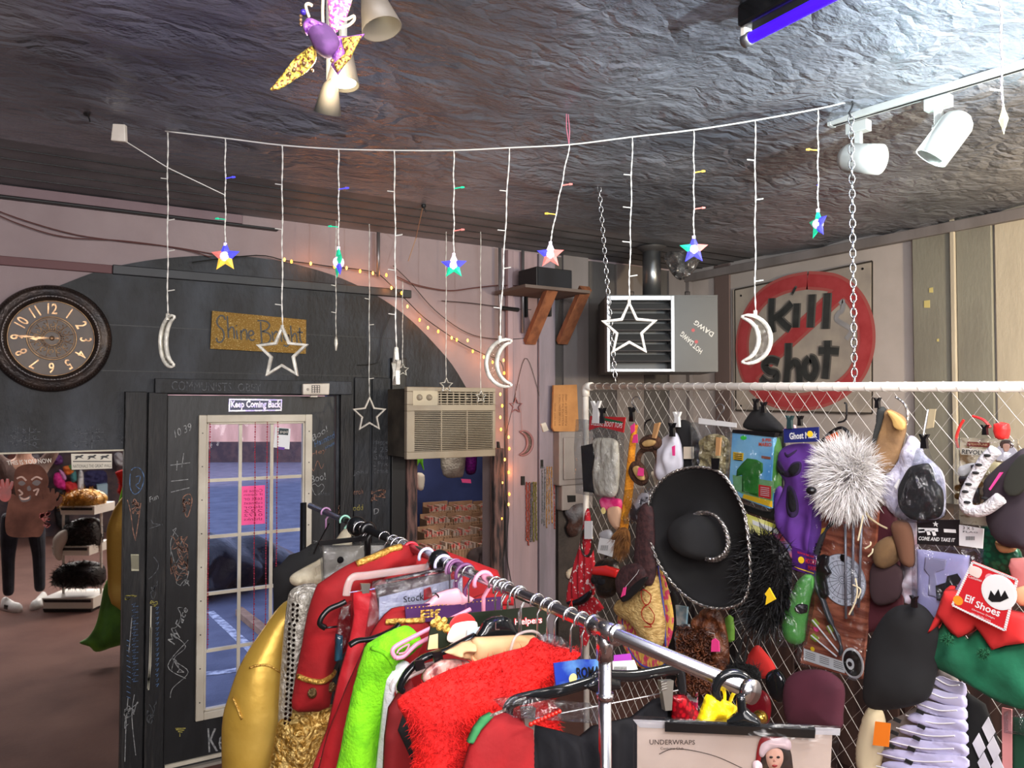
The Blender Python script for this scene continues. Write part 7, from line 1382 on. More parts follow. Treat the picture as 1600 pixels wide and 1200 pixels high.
t = it('pink_header_packet', 'pink and white lettered packet with barcode left of the yellow bag', 'packet', 1080, 1080); c_ = MESH.off(.10); card('card', c_, [(1070, 1062), (1092, 1066), (1090, 1110), (1074, 1108)], mat('pink_white_print', (214, 50, 96), (236, 220, 226), sc=36, rough=.4, lo=.5, hi=.54), t, .01); card('barcode_label', c_.off(.01), [(1074, 1086), (1090, 1088), (1089, 1096), (1074, 1094)], m_wp, t, .002); strokes('barcode', c_.off(.012), [[(1076+i*1.6, 1088), (1076+i*1.6, 1093)] for i in range(8)], .002, m_dark, t)
t = it('clear_wig_packet', 'clear and silver crumpled packet left of the auburn wig', 'packet', 1065, 1010); puff('bag', MESH.off(.05), [(1058, 985), (1078, 975), (1082, 1020), (1090, 1058), (1070, 1062), (1060, 1030)], mat('silver_crinkle', (160, 164, 172), (70, 72, 80), sc=22, rough=.2, metal=.4, lo=.45, hi=.55), t, 2, bulge=.03, wr=.02, wf=(30, 30))
t = it('blue_card_packet', 'pale blue card packet hanging behind the sombrero brim lower left', 'packet', 1068, 960); card('card', MESH.off(.03), [(1058, 945), (1076, 948), (1074, 978), (1060, 976)], mat('pale_blue_print', (120, 160, 180), (190, 206, 210), sc=20, rough=.4), t, .01)
t = it('dark_sleeve_cloth', 'black cloth hanging below the sombrero left of the auburn wig', 'cloth', 1050, 1000); puff('cloth', MESH.off(.01), [(1045, 930), (1060, 935), (1062, 1000), (1075, 1060), (1050, 1080), (1040, 1020)], m_blk, t, 2, bulge=.02)
t = it('lime_green_item', 'small lime green item behind the net right of the auburn wig', 'cloth', 1145, 985); puff('cloth', MESH.off(.02), [(1136, 965), (1146, 965), (1148, 1000), (1138, 998)], mat('lime_item', (110, 160, 60), rough=.8), t, 2, bulge=.02)
# ================================================================ garment rail
BS = .8
RA, RB = PX(1.0).p(485, 790), PX(1.0).p(1168, 1078); RM = PX(1.0).p(945, 975)
def rl(Y): return RA.lerp(RB, (Y-RA.y)/(RB.y-RA.y))
m_chr = mat('chrome_tube', (196, 196, 200), rough=.22, metal=1); m_bt = mat('black_metal_tube', (22, 22, 24), rough=.3, metal=.3)
rk = thing('garment_rail', 'chrome and black garment rail packed with costumes, running towards the camera', 'clothes rail', (RM.x, RM.y, 0))
MB().tube([RA, rl(2.35)], .0125, 14).build('black_rail', m_bt, rk, smooth=True)
MB().tube([rl(2.35), RB], .0135, 18).build('chrome_rail', m_chr, rk, smooth=True)
MB().tube([RB, RB+(RB-RA).normalized()*.012], .020, 18).build('end_cap', m_chr, rk, smooth=True)
for y, m_ in ((RM.y, m_chr), (3.3, m_bt)):
    p = rl(y); MB().tube([(p.x, p.y, .06), (p.x, p.y, p.z)], .0135, 16).build('post', m_, rk, smooth=True); MB().tube([(p.x-.3, p.y, .06), (p.x+.3, p.y, .06)], .013, 10).build('foot', m_, rk, smooth=True)
    for s in (-.28, .28): MB().lathe(PL((p.x+s, p.y-.01, .028), (1, 0, 0), (0, 0, 1), (0, 1, 0)), [(.001, 0), (.028, 0), (.028, .02), (.001, .02)], 14).build('castor', m_bp, rk)
p = rl(RM.y); d_ = (RB-RA).normalized()
MB().tube([p-d_*.035, p+d_*.035], .019, 18).tube([p-d_*.042, p-d_*.035], .022, 18).tube([p+d_*.035, p+d_*.042], .022, 18).build('coupling', m_chr, rk, smooth=True); MB().tube([(p.x, p.y, p.z-.06), (p.x, p.y, p.z)], .018, 16).build('post_socket', m_chr, rk, smooth=True)
q = PY(p.y).p(940, 1089); MB().tube([(p.x, p.y, q.z-.006), (p.x, p.y, q.z+.006)], .018, 16).build('height_collar', m_chr, rk, smooth=True)
struct_ = None
def G_(nm, lab, cat, Y, px, py): return thing(nm, lab, cat, PY(Y).p(px, py))
def hk(t, Y, m, drop=.05, r=.0025, s=.019, dx=0): 
    top = rl(Y)+Vector((dx, 0, .0165)); hook_mb(top, drop, r, s).build('hook', m, t, smooth=True)
def folds(A, k, ph=0): return lambda a, b, f: A*math.sin(a*k+ph+1.2*math.sin(b*5+ph))*min(1, f*1.5)
m_red = mat('red_felt_cloth', (166, 10, 20), (138, 6, 14), sc=5, rough=.85, bump=.08, bsc=120); m_goldtrim = mat('gold_trim', (226, 186, 96), (176, 130, 54), sc=90, rough=.35, metal=.6, bump=.5, bsc=120)
m_sil = mat('silver_hook', (190, 190, 192), rough=.2, metal=.9); m_lil = mat('lilac_plastic', (170, 128, 168), rough=.35); m_pnk = mat('pink_plastic', (236, 150, 178), rough=.35); m_lav = mat('white_lavender_plastic', (206, 204, 232), rough=.35)
m_clr = mat('clear_hanger_plastic', (206, 190, 186), rough=.12, alpha=.42, spec=.9); m_pur = mat('purple_plastic', (112, 64, 110), rough=.3)
# black jacket
Y = 3.0; t = G_('black_jacket', 'black jacket hanging at the far end of the rail beside the door glass', 'jacket', Y, 480, 850)
puff('shoulder', PY(Y), [(427, 1010), (427, 888), (438, 882), (452, 867), (468, 862), (486, 850), (512, 845), (545, 850), (560, 880), (540, 1000), (480, 1200), (430, 1200)], m_blk, t, 0, bulge=.05, back=.04); hk(t, Y, m_lil, .04, .004); MB().tube([PY(Y).p(*p, .05) for p in sm([(484, 862), (492, 845), (508, 815)], 3, False)], .003, 5).build('hanger_cord', m_bp, t)
Y = 2.78; t = G_('cream_jacket', 'cream jacket with a ribbed cuff hanging behind the plastic garment bag', 'jacket', Y, 500, 870)
m_crm = mat('cream_knit', (226, 216, 190), (206, 194, 166), sc=14, rough=.85, bump=.2); puff('sleeve', PY(Y), [(452, 905), (457, 897), (472, 888), (504, 870), (520, 850), (538, 826), (548, 840), (545, 900), (505, 915), (470, 916), (456, 913)], m_crm, t, 3, bulge=.06, back=.02, wr=.012, wf=(30, 10)); hk(t, Y, mat('mint_plastic', (150, 206, 186), rough=.35), .04, .004)
for i in range(9): MB().tube([PY(Y).p(482+i*2.3, 884-i*1.3, .055), PY(Y).p(485+i*2.3, 908-i*.5, .055)], .0025, 5).build('cuff_rib', m_crm, t)
Y = 2.58; t = G_('garment_bag', 'grey clear plastic garment bag with a black top bar near the rail end', 'garment bag', Y, 540, 850)
puff('grey_garment', PY(Y).off(-.03), [(503, 852), (598, 852), (600, 930), (506, 915)], mat('pale_grey_satin', (168, 160, 146), (140, 134, 124), sc=8, rough=.6), t, 0, bulge=.01); puff('bag', PY(Y), [(499, 850), (600, 848), (603, 930), (503, 912)], m_film, t, 0, edge=.01, bulge=.02, wr=.012, wf=(16, 16), back=.05)
MB().box(PY(Y).off(.03).at(498, 850), 0, .17, -.004, .012, 0, .01).build('top_bar', m_bp, t); MB().lathe(PY(Y).off(.05).at(532, 875), [(.012, 0), (.01, .004), (0, .005)], 16).build('snap', m_bp, t); hk(t, Y, m_sil)
Y = 2.40; t = G_('gold_robe', 'long shiny gold satin robe hanging lowest at the left of the rail', 'robe', Y, 440, 945)
m_gold = mat('gold_lame', (222, 188, 96), (196, 158, 66), sc=3, rough=.42, metal=.45, bump=.5, bsc=5)
puff('robe', PY(Y).off(-.02), [(449, 938), (430, 955), (410, 984), (388, 1016), (371, 1048), (358, 1085), (348, 1120), (346, 1170), (350, 1280), (365, 1420), (470, 1420), (474, 1200), (470, 1000), (465, 945)], m_gold, t, 3, bulge=.085, back=.05, wr=.03, wf=(6, 3), sp=.018, r=.16); s_ = SURF[0]
P_ = PY(Y).off(-.02)
for l in ([(384, 1036), (395, 1031), (410, 1030), (425, 1038), (440, 1049)], [(360, 1085), (364, 1095), (370, 1112)]):
    pts = [P_.uv(*p) for p in sm(l, 5, False)]; MB().tube([P_.w(a, b, s_(a, b)[0]+.002) for a, b in pts], .0035, 6).build('seam', m_goldtrim, t, smooth=True)
hk(t, Y, m_sil)
Y = 2.33; t = G_('silver_sequin_jacket', 'silver mirror-sequinned jacket between the gold robe and the red jacket', 'jacket', Y, 470, 915)
m_sq = mat('silver_sequins', (236, 232, 222), (176, 170, 158), sc=52, rough=.3, metal=.3, tex='voronoi', bump=.8, bsc=90, lo=.1, hi=.5)
puff('sleeve', PY(Y).off(.03), [(449, 938), (455, 922), (470, 914), (492, 912), (496, 930), (480, 980), (470, 1020), (462, 1070), (456, 1110), (448, 1130), (437, 1150), (434, 1120), (438, 1050), (443, 990)], m_sq, t, 3, bulge=.07, back=.05); hk(t, Y, m_sil)
mb = MB(); s_ = SURF[0]; P_ = PY(Y).off(.03)
for i in range(26):
    for j in range(2):
        a, b = P_.uv(449-i*.42+j*5+ (3 if i < 4 else 0), 940+i*7.6); mb.lathe(P_, [(.0045, s_(a, b)[0]), (.0045, s_(a, b)[0]+.003), (0, s_(a, b)[0]+.003)], 8, a, b)
o = mb.build('round_sequin', mat('dark_sequin', (70, 66, 60), rough=.1, metal=.9), t); o['kind'] = 'stuff'
Y = 2.28; t = G_('gold_lace_skirt', 'crinkled gold lace skirt under the cuff of the red jacket', 'skirt', Y, 470, 1115)
m_lace = mat('gold_crinkle_lace', (222, 190, 116), (158, 118, 46), sc=34, rough=.35, metal=.55, bump=1, bsc=45, dist=2.5, lo=.42, hi=.56); puff('skirt', PY(Y), [(452, 1108), (520, 1100), (512, 1150), (500, 1220), (498, 1300), (400, 1300), (420, 1200), (434, 1130)], m_lace, t, 0, bulge=.06, back=.02, fn=folds(.01, 60), sp=.015)
Y = 2.19; t = G_('red_braided_jacket', 'red jacket with gold collar braid, gold cuff band and two buttons', 'jacket', Y, 560, 870)
P_ = PY(Y)
puff('body', P_.off(-.03), [(560, 875), (600, 857), (640, 852), (700, 862), (775, 890), (790, 930), (780, 1100), (540, 1100), (540, 950)], m_red, t, 0, bulge=.06, back=.05, fn=folds(.01, 25), sp=.02)
puff('sleeve', P_, [(493, 919), (503, 908), (540, 884), (575, 868), (612, 856), (640, 852), (648, 880), (600, 900), (556, 930), (553, 975), (548, 1005), (524, 1030), (517, 1060), (513, 1103), (476, 1111), (456, 1106), (458, 1080), (464, 1045), (472, 1005), (480, 960)], m_red, t, 2, bulge=.08, back=.06, fn=folds(.008, 35, 1), wr=.01, wf=(8, 5), sp=.012); s_ = SURF[0]
def braid(nm, l, r=.006, m=m_goldtrim, k=5):
    pts = [P_.uv(*p) for p in sm(l, k, False)]; MB().tube([P_.w(a, b, s_(a, b)[0]+r*.3) for a, b in pts], r, 6).build(nm, m, t, smooth=True)
braid('collar_braid', [(553, 879), (580, 868), (606, 858), (624, 853)], .011); braid('cuff_braid', [(461, 1053), (480, 1054), (500, 1050), (519, 1047)], .008)
for x, y in ((478, 1072), (509, 1066)):
    a, b = P_.uv(x, y); c = s_(a, b)[0]; MB().lathe(P_, [(.014, c), (.0145, c+.006), (.008, c+.010), (0, c+.011)], 18, a, b).build('button', mat('antique_brass', (120, 100, 66), rough=.35, metal=.8, bump=.6, bsc=200), t, smooth=True)
hk(t, Y, mat('red_plastic', (210, 50, 66), rough=.3), .05, .0045, .024); hk(t, Y+.06, m_sil, .05)
Y = 2.08; t = G_('clear_clip_hanger', 'clear plastic clip hanger with a steel clip holding red velvet trousers', 'hanger', Y, 590, 900); P_ = PY(Y).off(.04)
MB().tube([P_.p(*p) for p in sm([(541, 931), (544, 914), (552, 902), (575, 899), (640, 890), (690, 884)], 5, False)], .0115, 10, flat=.5).build('frame', m_clr, t, smooth=True); MB().tube([P_.p(545, 926), P_.p(690, 905)], .002, 6).build('wire_bar', m_sil, t)
card('clip', P_.off(.005), [(562, 911), (577, 911), (573, 938), (566, 938)], mat('steel_clip', (150, 148, 140), rough=.3, metal=.7), t, .01); hk(t, Y, m_sil, .05)
Y = 2.04; t = G_('red_velvet_trousers', 'red velvet trousers clipped in the clear hanger', 'trousers', Y, 590, 930); m_vel = mat('red_velvet', (176, 10, 26), (210, 40, 50), sc=7, rough=.6, bump=.1)
puff('velvet', PY(Y), [(551, 926), (575, 924), (610, 915), (680, 910), (680, 980), (620, 1040), (560, 1120), (530, 1230), (480, 1230), (510, 1140), (528, 1060), (545, 1000), (552, 960)], m_vel, t, 2, bulge=.06, fn=folds(.012, 55), sp=.013)
puff('hem_braid', PY(Y).off(.04), [(498, 1183), (505, 1185), (522, 1188), (532, 1178), (530, 1184), (520, 1194), (506, 1192)], m_goldtrim, t, 2, bulge=.01)
Y = 2.11; t = G_('black_hook_hanger', 'black plastic hanger with a see-through bag between the red jacket and trousers', 'hanger', Y, 520, 960); P_ = PY(Y).off(.06)
MB().tube([P_.p(*p) for p in sm([(508, 981), (500, 975), (503, 964), (514, 952), (530, 945), (540, 940)], 5, False)], .008, 8).tube([P_.p(508, 981), P_.p(527, 979)], .003, 6).build('frame', m_bp, t, smooth=True); puff('bag', P_.off(-.01), [(532, 945), (548, 938), (545, 990), (530, 1030), (522, 1000)], m_film, t, 0, edge=.01, bulge=.01); puff('teal_fill', P_.off(-.02), [(524, 990), (534, 992), (533, 1030), (522, 1032)], mat('deep_teal_cloth', (18, 70, 90), rough=.6), t, 0, bulge=.01)
Y = 1.97; t = G_('stocking_packet', 'clear stocking packet with a white printed card and black top bar', 'packet', Y, 640, 920); P_ = PY(Y).off(.03)
puff('dark_contents', P_.off(-.03), [(585, 915), (700, 893), (720, 960), (600, 1000)], mat('smoky_satin', (92, 76, 74), (140, 120, 116), sc=12, rough=.4), t, 0, bulge=.01); card('printed_card', P_, [(592, 933), (722, 902), (722, 948), (592, 972)], mat('lavender_white_card', (208, 204, 222), rough=.6), t, .002); text('lettering', 'Stocking', P_.off(.003), [(630, 932), (678, 921), (678, 939), (631, 945)], m_dark, t, .001)
puff('bag', P_.off(.006), [(582, 908), (720, 880), (724, 940), (600, 1000), (565, 1030), (575, 960)], m_film, t, 0, edge=.006, bulge=.01, wr=.01, wf=(25, 25)); MB().tube([P_.p(604, 908), P_.p(692, 888)], .008, 8, flat=.6).build('top_bar', mat('maroon_black_bar', (44, 18, 22), rough=.4), t); hk(t, Y, m_lav, .05, .005, .026)
card('red_bow_print', P_.off(.004), [(662, 920), (672, 917), (676, 932), (662, 938)], mat('red_bow', (206, 20, 30), rough=.5), t, .002)
Y = 1.93; t = G_('red_gold_trim_coat', 'second red velvet coat with a gold band at the collar, left of the purple card', 'coat', Y, 630, 950); P_ = PY(Y).off(.05)
puff('coat', P_, [(612, 950), (640, 947), (665, 950), (665, 1000), (620, 1060), (590, 1130), (570, 1230), (497, 1230), (500, 1190), (512, 1145), (526, 1110), (542, 1070), (558, 1035), (574, 1000), (590, 972)], m_red, t, 2, bulge=.06, fn=folds(.008, 50, 2), sp=.012); s_ = SURF[0]
braid('collar_braid', [(597, 968), (612, 966), (628, 964), (650, 962)], .008); hk(t, Y, m_sil); hk(t, Y-.04, mat('white_square_plastic', (226, 220, 206), rough=.4), .07, .004, .02)
MB().tube([P_.p(*p, .05) for p in sm([(535, 1000), (548, 993), (570, 990), (600, 978), (612, 968)], 4, False)], .011, 8, flat=.6).build('hanger_arm', m_bp, t, smooth=True)
Y = 1.89; t = G_('purple_header_card', 'purple costume header card with gold lettering behind the green fleece', 'header card', Y, 700, 950); P_ = PY(Y).off(.05)
card('card', P_, [(632, 946), (782, 932), (785, 952), (740, 962), (634, 975)], mat('deep_purple_card', (70, 36, 86), rough=.45), t, .004); text('lettering', 'Elf', P_.off(.0045), [(657, 953), (688, 951), (688, 963), (657, 966)], m_goldtrim, t, .001, .03)
strokes('dashed_edge', P_.off(.0045), [[(636+i*6, 950-i*.55), (638+i*6, 949.8-i*.55)] for i in range(24)], .003, m_goldtrim, t, .001); hk(t, Y, m_pur, .05, .005, .024); MB().tube([PY(Y).p(*p, .03) for p in sm([(650, 1000), (690, 975), (715, 962), (730, 955)], 3, False)], .005, 8).build('lilac_arm', mat('grey_lilac_plastic', (122, 104, 140), rough=.4), t, smooth=True)
Y = 1.90; t = G_('pink_hanger', 'pale pink moulded hanger behind the purple card', 'hanger', Y, 700, 930); P_ = PY(Y).off(.05); puff('body', P_, [(655, 948), (670, 938), (682, 926), (712, 918), (718, 925), (740, 935), (720, 945), (690, 946)], mat('pale_pink_plastic', (240, 170, 186), rough=.35), t, 2, bulge=.01); strokes('size_hole', P_.off(.012), [sm([(678, 926), (684, 931), (683, 938), (678, 942)], 3, False)], .004, m_dark, t, .004); puff('red_fabric', P_.off(-.01), [(712, 925), (735, 935), (760, 925), (800, 930), (800, 945), (720, 945)], m_red, t, 0, bulge=.01); hk(t, Y, m_lil, .07, .0055, .026)
Y = 1.82; t = G_('green_fleece', 'bright lime green fleece costume hanging in the middle of the rail', 'fleece costume', Y, 620, 980); m_lime = mat('lime_fleece', (132, 222, 20), (108, 196, 12), sc=30, rough=.95, bump=.35, bsc=140); P_ = PY(Y).off(.05)
puff('fleece', P_, [(632, 977), (646, 984), (655, 1000), (640, 1020), (618, 1040), (608, 1080), (600, 1140), (592, 1240), (524, 1240), (532, 1170), (545, 1105), (557, 1055), (570, 1012), (580, 1002), (604, 988)], m_lime, t, 3, bulge=.07, back=.05, fn=folds(.008, 60, .5), wr=.008, wf=(10, 6), sp=.011); hk(t, Y, m_sil)
s_ = SURF[0]; pts = [P_.uv(*p) for p in sm([(574, 1008), (588, 1012), (598, 1030), (606, 1048)], 4, False)]; MB().tube([P_.w(a, b, s_(a, b)[0]) for a, b in pts], .005, 6).build('shoulder_seam', m_lime, t, smooth=True)
Y = 1.77; t = G_('white_trim_costume', 'white plush trimmed costume on clear hangers beside the green fleece', 'costume', Y, 615, 1040); P_ = PY(Y).off(.05); puff('plush', P_, [(600, 1075), (603, 1058), (614, 1042), (630, 1032), (638, 1038), (624, 1060), (614, 1080), (612, 1140), (600, 1230), (584, 1230), (592, 1150)], mat('white_plush', (222, 222, 226), rough=.95, bump=.4), t, 3, bulge=.03)
for i in range(3): MB().tube([P_.p(*p, .02+.01*i) for p in sm([(608+i*6, 1078), (606+i*6, 1066), (618+i*6, 1050), (640+i*6, 1040), (680, 1030)], 4, False)], .0045, 8).build('clear_hanger_arm', m_clr, t, smooth=True)
Y = 1.74; t = G_('pink_arm_hanger', 'glossy pink hanger with a looped end over the green fleece shoulder', 'hanger', Y, 690, 980); P_ = PY(Y).off(.07)
MB().tube([P_.p(*p) for p in sm([(618, 1028), (613, 1019), (618, 1010), (640, 998), (668, 984), (690, 974), (735, 952)], 5, False)], .0055, 8).tube([P_.p(*p) for p in sm([(618, 1028), (630, 1026), (645, 1012), (656, 1004), (690, 988), (720, 975)], 5, False)], .0055, 8).build('frame', m_pnk, t, smooth=True)
strokes('inner_loop', P_, [sm([(620, 1020), (624, 1013), (638, 1006), (632, 1018)], 4)], .004, m_pnk, t, .004); hk(t, Y, m_pnk, .08, .006, .027)
Y = 1.68; t = G_('helpers_card', 'dark green header card reading Helpers with gold bells and a red and white hat print', 'header card', Y, 760, 960); P_ = PY(Y).off(.06); m_dg = mat('dark_green_card', (26, 34, 22), rough=.4)
card('card', P_, [(673, 971), (735, 957), (852, 946), (856, 990), (790, 1000), (738, 1003), (666, 1016)], m_dg, t, .004); k = P_.off(.0045)
text('lettering', 'Helpers', k, [(803, 966), (847, 962), (847, 977), (803, 980)], mat('red_halo', (200, 30, 40), rough=.5), t, .0008, .07); text('lettering', 'Helpers', k, [(804, 967), (846, 963), (846, 976), (804, 979)], m_wp, t, .0025, .01)
for x, y, r in ((678, 974, .010), (688, 978, .012), (694, 970, .009), (698, 982, .011), (684, 968, .009)): MB().lathe(k.at(x, y), [(r, 0), (r*.7, .003), (0, .004)], 12).build('gold_bell_print', m_goldtrim, t)
puff('red_hat_print', k, [(699, 996), (702, 975), (712, 962), (730, 958), (742, 968), (738, 975), (716, 978), (710, 985), (706, 998)], mat('red_hat_print_ink', (206, 40, 40), rough=.5), t, 3, edge=.001, bulge=.001); puff('white_trim_print', k.off(.002), [(703, 984), (712, 974), (738, 970), (746, 976), (742, 1000), (722, 1004), (704, 1004), (698, 998)], mat('warm_white_ink', (228, 216, 204), rough=.5), t, 3, edge=.001, bulge=.001)
card('tag_print', k, [(671, 993), (684, 990), (684, 1013), (668, 1015)], mat('sand_ink', (1, 1, 1)), t, .001); card('white_slip', k.off(.01), [(730, 982), (752, 979), (752, 994), (729, 998)], mat('blue_white_slip', (206, 220, 232), rough=.5), t, .001); hk(t, Y, m_sil, .07); hk(t, Y-.03, m_sil, .09)
Y = 1.66; t = G_('dark_red_coat', 'dark red costume peeking out left under the fuzzy red coat', 'costume', Y, 615, 1100); puff('cloth', PY(Y).off(.04), [(640, 1060), (622, 1080), (606, 1105), (600, 1150), (596, 1240), (660, 1240), (660, 1120)], mat('dark_red_cloth', (140, 20, 24), (116, 14, 18), sc=8, rough=.8), t, 0, bulge=.03, fn=folds(.006, 60)); puff('black_lining', PY(Y-.03).off(.03), [(632, 1100), (645, 1130), (648, 1180), (640, 1185), (620, 1140)], m_blk, t, 0, bulge=.01)
Y = 1.62; t = G_('black_size_hanger', 'glossy black hanger with a size mark behind the tan collar', 'hanger', Y, 770, 970); P_ = PY(Y).off(.06); puff('body', P_, [(742, 998), (750, 980), (758, 968), (775, 962), (790, 963), (800, 972), (806, 992), (780, 998)], mat('gloss_black', (20, 22, 24), rough=.12), t, 2, bulge=.015); text('lettering', 'L', P_.off(.02), [(773, 972), (780, 972), (780, 984), (773, 984)], m_sil, t, .002); MB().tube([P_.p(*p, -.01) for p in sm([(745, 995), (700, 1018), (665, 1030), (640, 1052), (628, 1075), (632, 1082)], 4, False)], .011, 8, flat=.7).build('arm', mat('gloss_black', (1, 1, 1)), t, smooth=True); hk(t, Y, m_sil, .05)
for x, y in ((654, 1040), (682, 1026)): card('band', P_.off(.012), [(x-8, y-8), (x+6, y-10), (x+9, y+3), (x-5, y+8)], m_bp, t, .006)
Y = 1.58; t = G_('tan_shirt', 'tan collared shirt hanging on a clear hanger behind the fuzzy red coat', 'shirt', Y, 770, 1000); m_tan = mat('tan_cotton', (212, 172, 128), (196, 154, 110), sc=6, rough=.8)
P_ = PY(Y).off(.06); puff('collar', P_, [(736, 999), (742, 995), (800, 992), (832, 992), (832, 1012), (790, 1022), (738, 1034)], m_tan, t, 0, bulge=.02); puff('yoke', P_.off(-.01), [(693, 1018), (705, 1012), (720, 1003), (737, 999), (738, 1032), (715, 1026)], m_tan, t, 0, bulge=.02, wr=.015, wf=(40, 60)); puff('clear_shoulder', P_.off(-.02), [(658, 1060), (665, 1045), (690, 1030), (730, 1032), (735, 1045), (690, 1065), (672, 1075)], mat('peach_beads', (206, 160, 150), (120, 60, 60), sc=40, rough=.3), t, 2, bulge=.01)
MB().tube([P_.p(*p, .05) for p in sm([(776, 1024), (785, 990), (798, 980), (815, 978), (826, 985), (832, 998)], 4, False)], .0035, 8).build('clear_hanger_neck', m_clr, t, smooth=True); hk(t, Y-.02, m_sil, .11, .0025)
Y = 1.49; t = G_('fuzzy_red_coat', 'bright red fuzzy plush coat, the biggest garment at the front of the rail', 'coat', Y, 780, 1020); P_ = PY(Y).off(.05)
m_fz = mat('red_plush_pile', (226, 22, 16), (196, 10, 10), sc=14, rough=.9, bump=.5, bsc=60)
pm = puff_mb(P_, [P_.uv(*p) for p in sm([(620, 1095), (655, 1070), (700, 1047), (745, 1032), (790, 1018), (820, 1010), (833, 996), (842, 1000), (872, 1008), (903, 1018), (888, 1032), (868, 1050), (858, 1078), (862, 1130), (860, 1240), (652, 1240), (646, 1180), (636, 1130)], 3)], bulge=.075, back=.05, wr=.03, wf=(5, 9), sp=.011, fn=folds(.007, 30))
fur(pm, 5200, .016, .0022, .5, .8, seed=21, seg=2); pm.build('coat', m_fz, t, smooth=True); hk(t, Y, m_sil, .06)
Y = 1.42; t = G_('blue_header_card', 'blue starry header card with black lettering and a barcode flap behind the chrome post', 'header card', Y, 900, 1045); P_ = PY(Y).off(.06)
card('card', P_, [(864, 1036), (905, 1030), (944, 1030), (946, 1066), (868, 1076)], mat('blue_nebula_print', (34, 60, 160), (120, 180, 230), sc=12, rough=.35, lo=.45, hi=.7), t, .003); k = P_.off(.0035); text('lettering', 'ROMAN', k, [(900, 1043), (946, 1039), (946, 1056), (901, 1060)], m_dark, t, .001, .03); MB().lathe(k.at(895, 1060), [(.0105, 0), (.0105, .001), (0, .001)], 18).build('cream_sticker', mat('cream_dot', (1, 1, 1)), t)
card('barcode_flap', P_, [(956, 1033), (990, 1031), (998, 1052), (957, 1059)], m_wp, t, .003); card('purple_strip', P_, [(955, 1024), (984, 1021), (986, 1031), (956, 1033)], mat('magenta_strip', (150, 50, 160), rough=.5), t, .003); strokes('barcode', k, [[(960+i*2, 1041), (960+i*2, 1054)] for i in range(10)], .0018, m_dark, t, .001); hk(t, Y, m_sil, .06); hk(t, Y+.03, m_sil, .08)
puff('clear_shoulder', P_.off(.01), [(840, 990), (870, 992), (886, 1005), (905, 1018), (880, 1012), (850, 1004)], m_film, t, 2, edge=.01, bulge=.01)
Y = 1.37; t = G_('green_edged_costume', 'red costume with a green edge and silver neck trim beside the clip hanger', 'costume', Y, 770, 1120); P_ = PY(Y).off(.05)
puff('red_cloth', P_, [(788, 1112), (765, 1116), (748, 1135), (732, 1165), (722, 1200), (718, 1240), (830, 1240), (830, 1130)], m_red, t, 0, bulge=.03); puff('green_edge', P_.off(.01), [(764, 1112), (767, 1117), (748, 1137), (735, 1160), (728, 1158), (738, 1136), (750, 1120)], mat('green_felt_edge', (50, 124, 72), rough=.9), t, 0, bulge=.01); strokes('silver_trim', P_.off(.04), [sm([(765, 1118), (778, 1113), (790, 1108)], 4, False)], .006, m_silv, t, .002)
mb = MB()
for i in range(9): mb.ball(P_.p(808+i*5.5, 1118-i*2.4, .05), .005, 6, 4)
mb.build('red_sequin', mat('red_glitter', (220, 50, 40), rough=.15, metal=.5), t, smooth=True); puff('bag', P_.off(.03), [(768, 1092), (800, 1086), (940, 1100), (940, 1130), (800, 1120)], m_film, t, 0, edge=.006, bulge=.01); hk(t, Y-.01, m_sil)
Y = 1.32; t = G_('black_clip_hanger', 'wide glossy black clip hanger with steel clips in front of the post', 'hanger', Y, 930, 1060); P_ = PY(Y); gb_ = mat('gloss_black', (1, 1, 1))
MB().tube([P_.p(*p) for p in sm([(797, 1140), (793, 1112), (800, 1098), (820, 1091), (880, 1078), (925, 1064), (935, 1056), (990, 1056), (1050, 1046), (1063, 1052), (1066, 1085)], 5, False)], .013, 10, flat=.55).build('frame', gb_, t, smooth=True); puff('middle', P_.off(-.004), [(905, 1070), (925, 1056), (940, 1053), (965, 1060), (965, 1075), (925, 1080)], gb_, t, 0, bulge=.012)
MB().tube([P_.p(809, 1128), P_.p(1062, 1078)], .0018, 6).build('wire_bar', m_sil, t); 
for x, y in ((822, 1104), (1037, 1062)): card('clip', P_.off(.008), [(x-10, y), (x+10, y-1), (x+7, y+49 if x < 900 else y+45), (x-3, y+50 if x < 900 else y+46)], mat('steel_clip', (1, 1, 1)), t, .012); mb = MB(); [mb.box(P_.off(.02).at(x, y+3+4*i), -.010, .010, -.0008, .0008, 0, .002) for i in range(4)]; mb.build('clip_rib', m_sil, t)
hk(t, Y, m_sil, .05, .0025, .02)
t = G_('black_skirt', 'black pleated satin skirt clipped in the wide black hanger', 'skirt', Y, 930, 1140); m_bsat = mat('black_satin', (20, 20, 23), (26, 26, 30), sc=6, rough=.8, spec=.15)
puff('left_panel', P_.off(-.03), [(784, 1146), (800, 1134), (830, 1131), (868, 1140), (905, 1150), (924, 1134), (940, 1130), (945, 1240), (772, 1240)], m_bsat, t, 0, bulge=.03, fn=folds(.012, 110), sp=.01); puff('right_panel', P_.off(-.035), [(940, 1130), (985, 1120), (1020, 1092), (1064, 1082), (1066, 1240), (942, 1240)], m_bsat, t, 0, bulge=.02, fn=folds(.01, 90, 2), sp=.01)
Y = 1.27; t = G_('red_sequin_top', 'red sequinned top tucked right of the black clip hanger', 'top', Y, 1070, 1090); puff('sequins', PY(Y).off(-.05), [(1046, 1086), (1065, 1084), (1080, 1100), (1096, 1125), (1098, 1150), (1050, 1150)], mat('red_sequin_cloth', (176, 14, 30), (110, 6, 18), sc=80, rough=.25, metal=.4, tex='voronoi'), t, 0, bulge=.02)
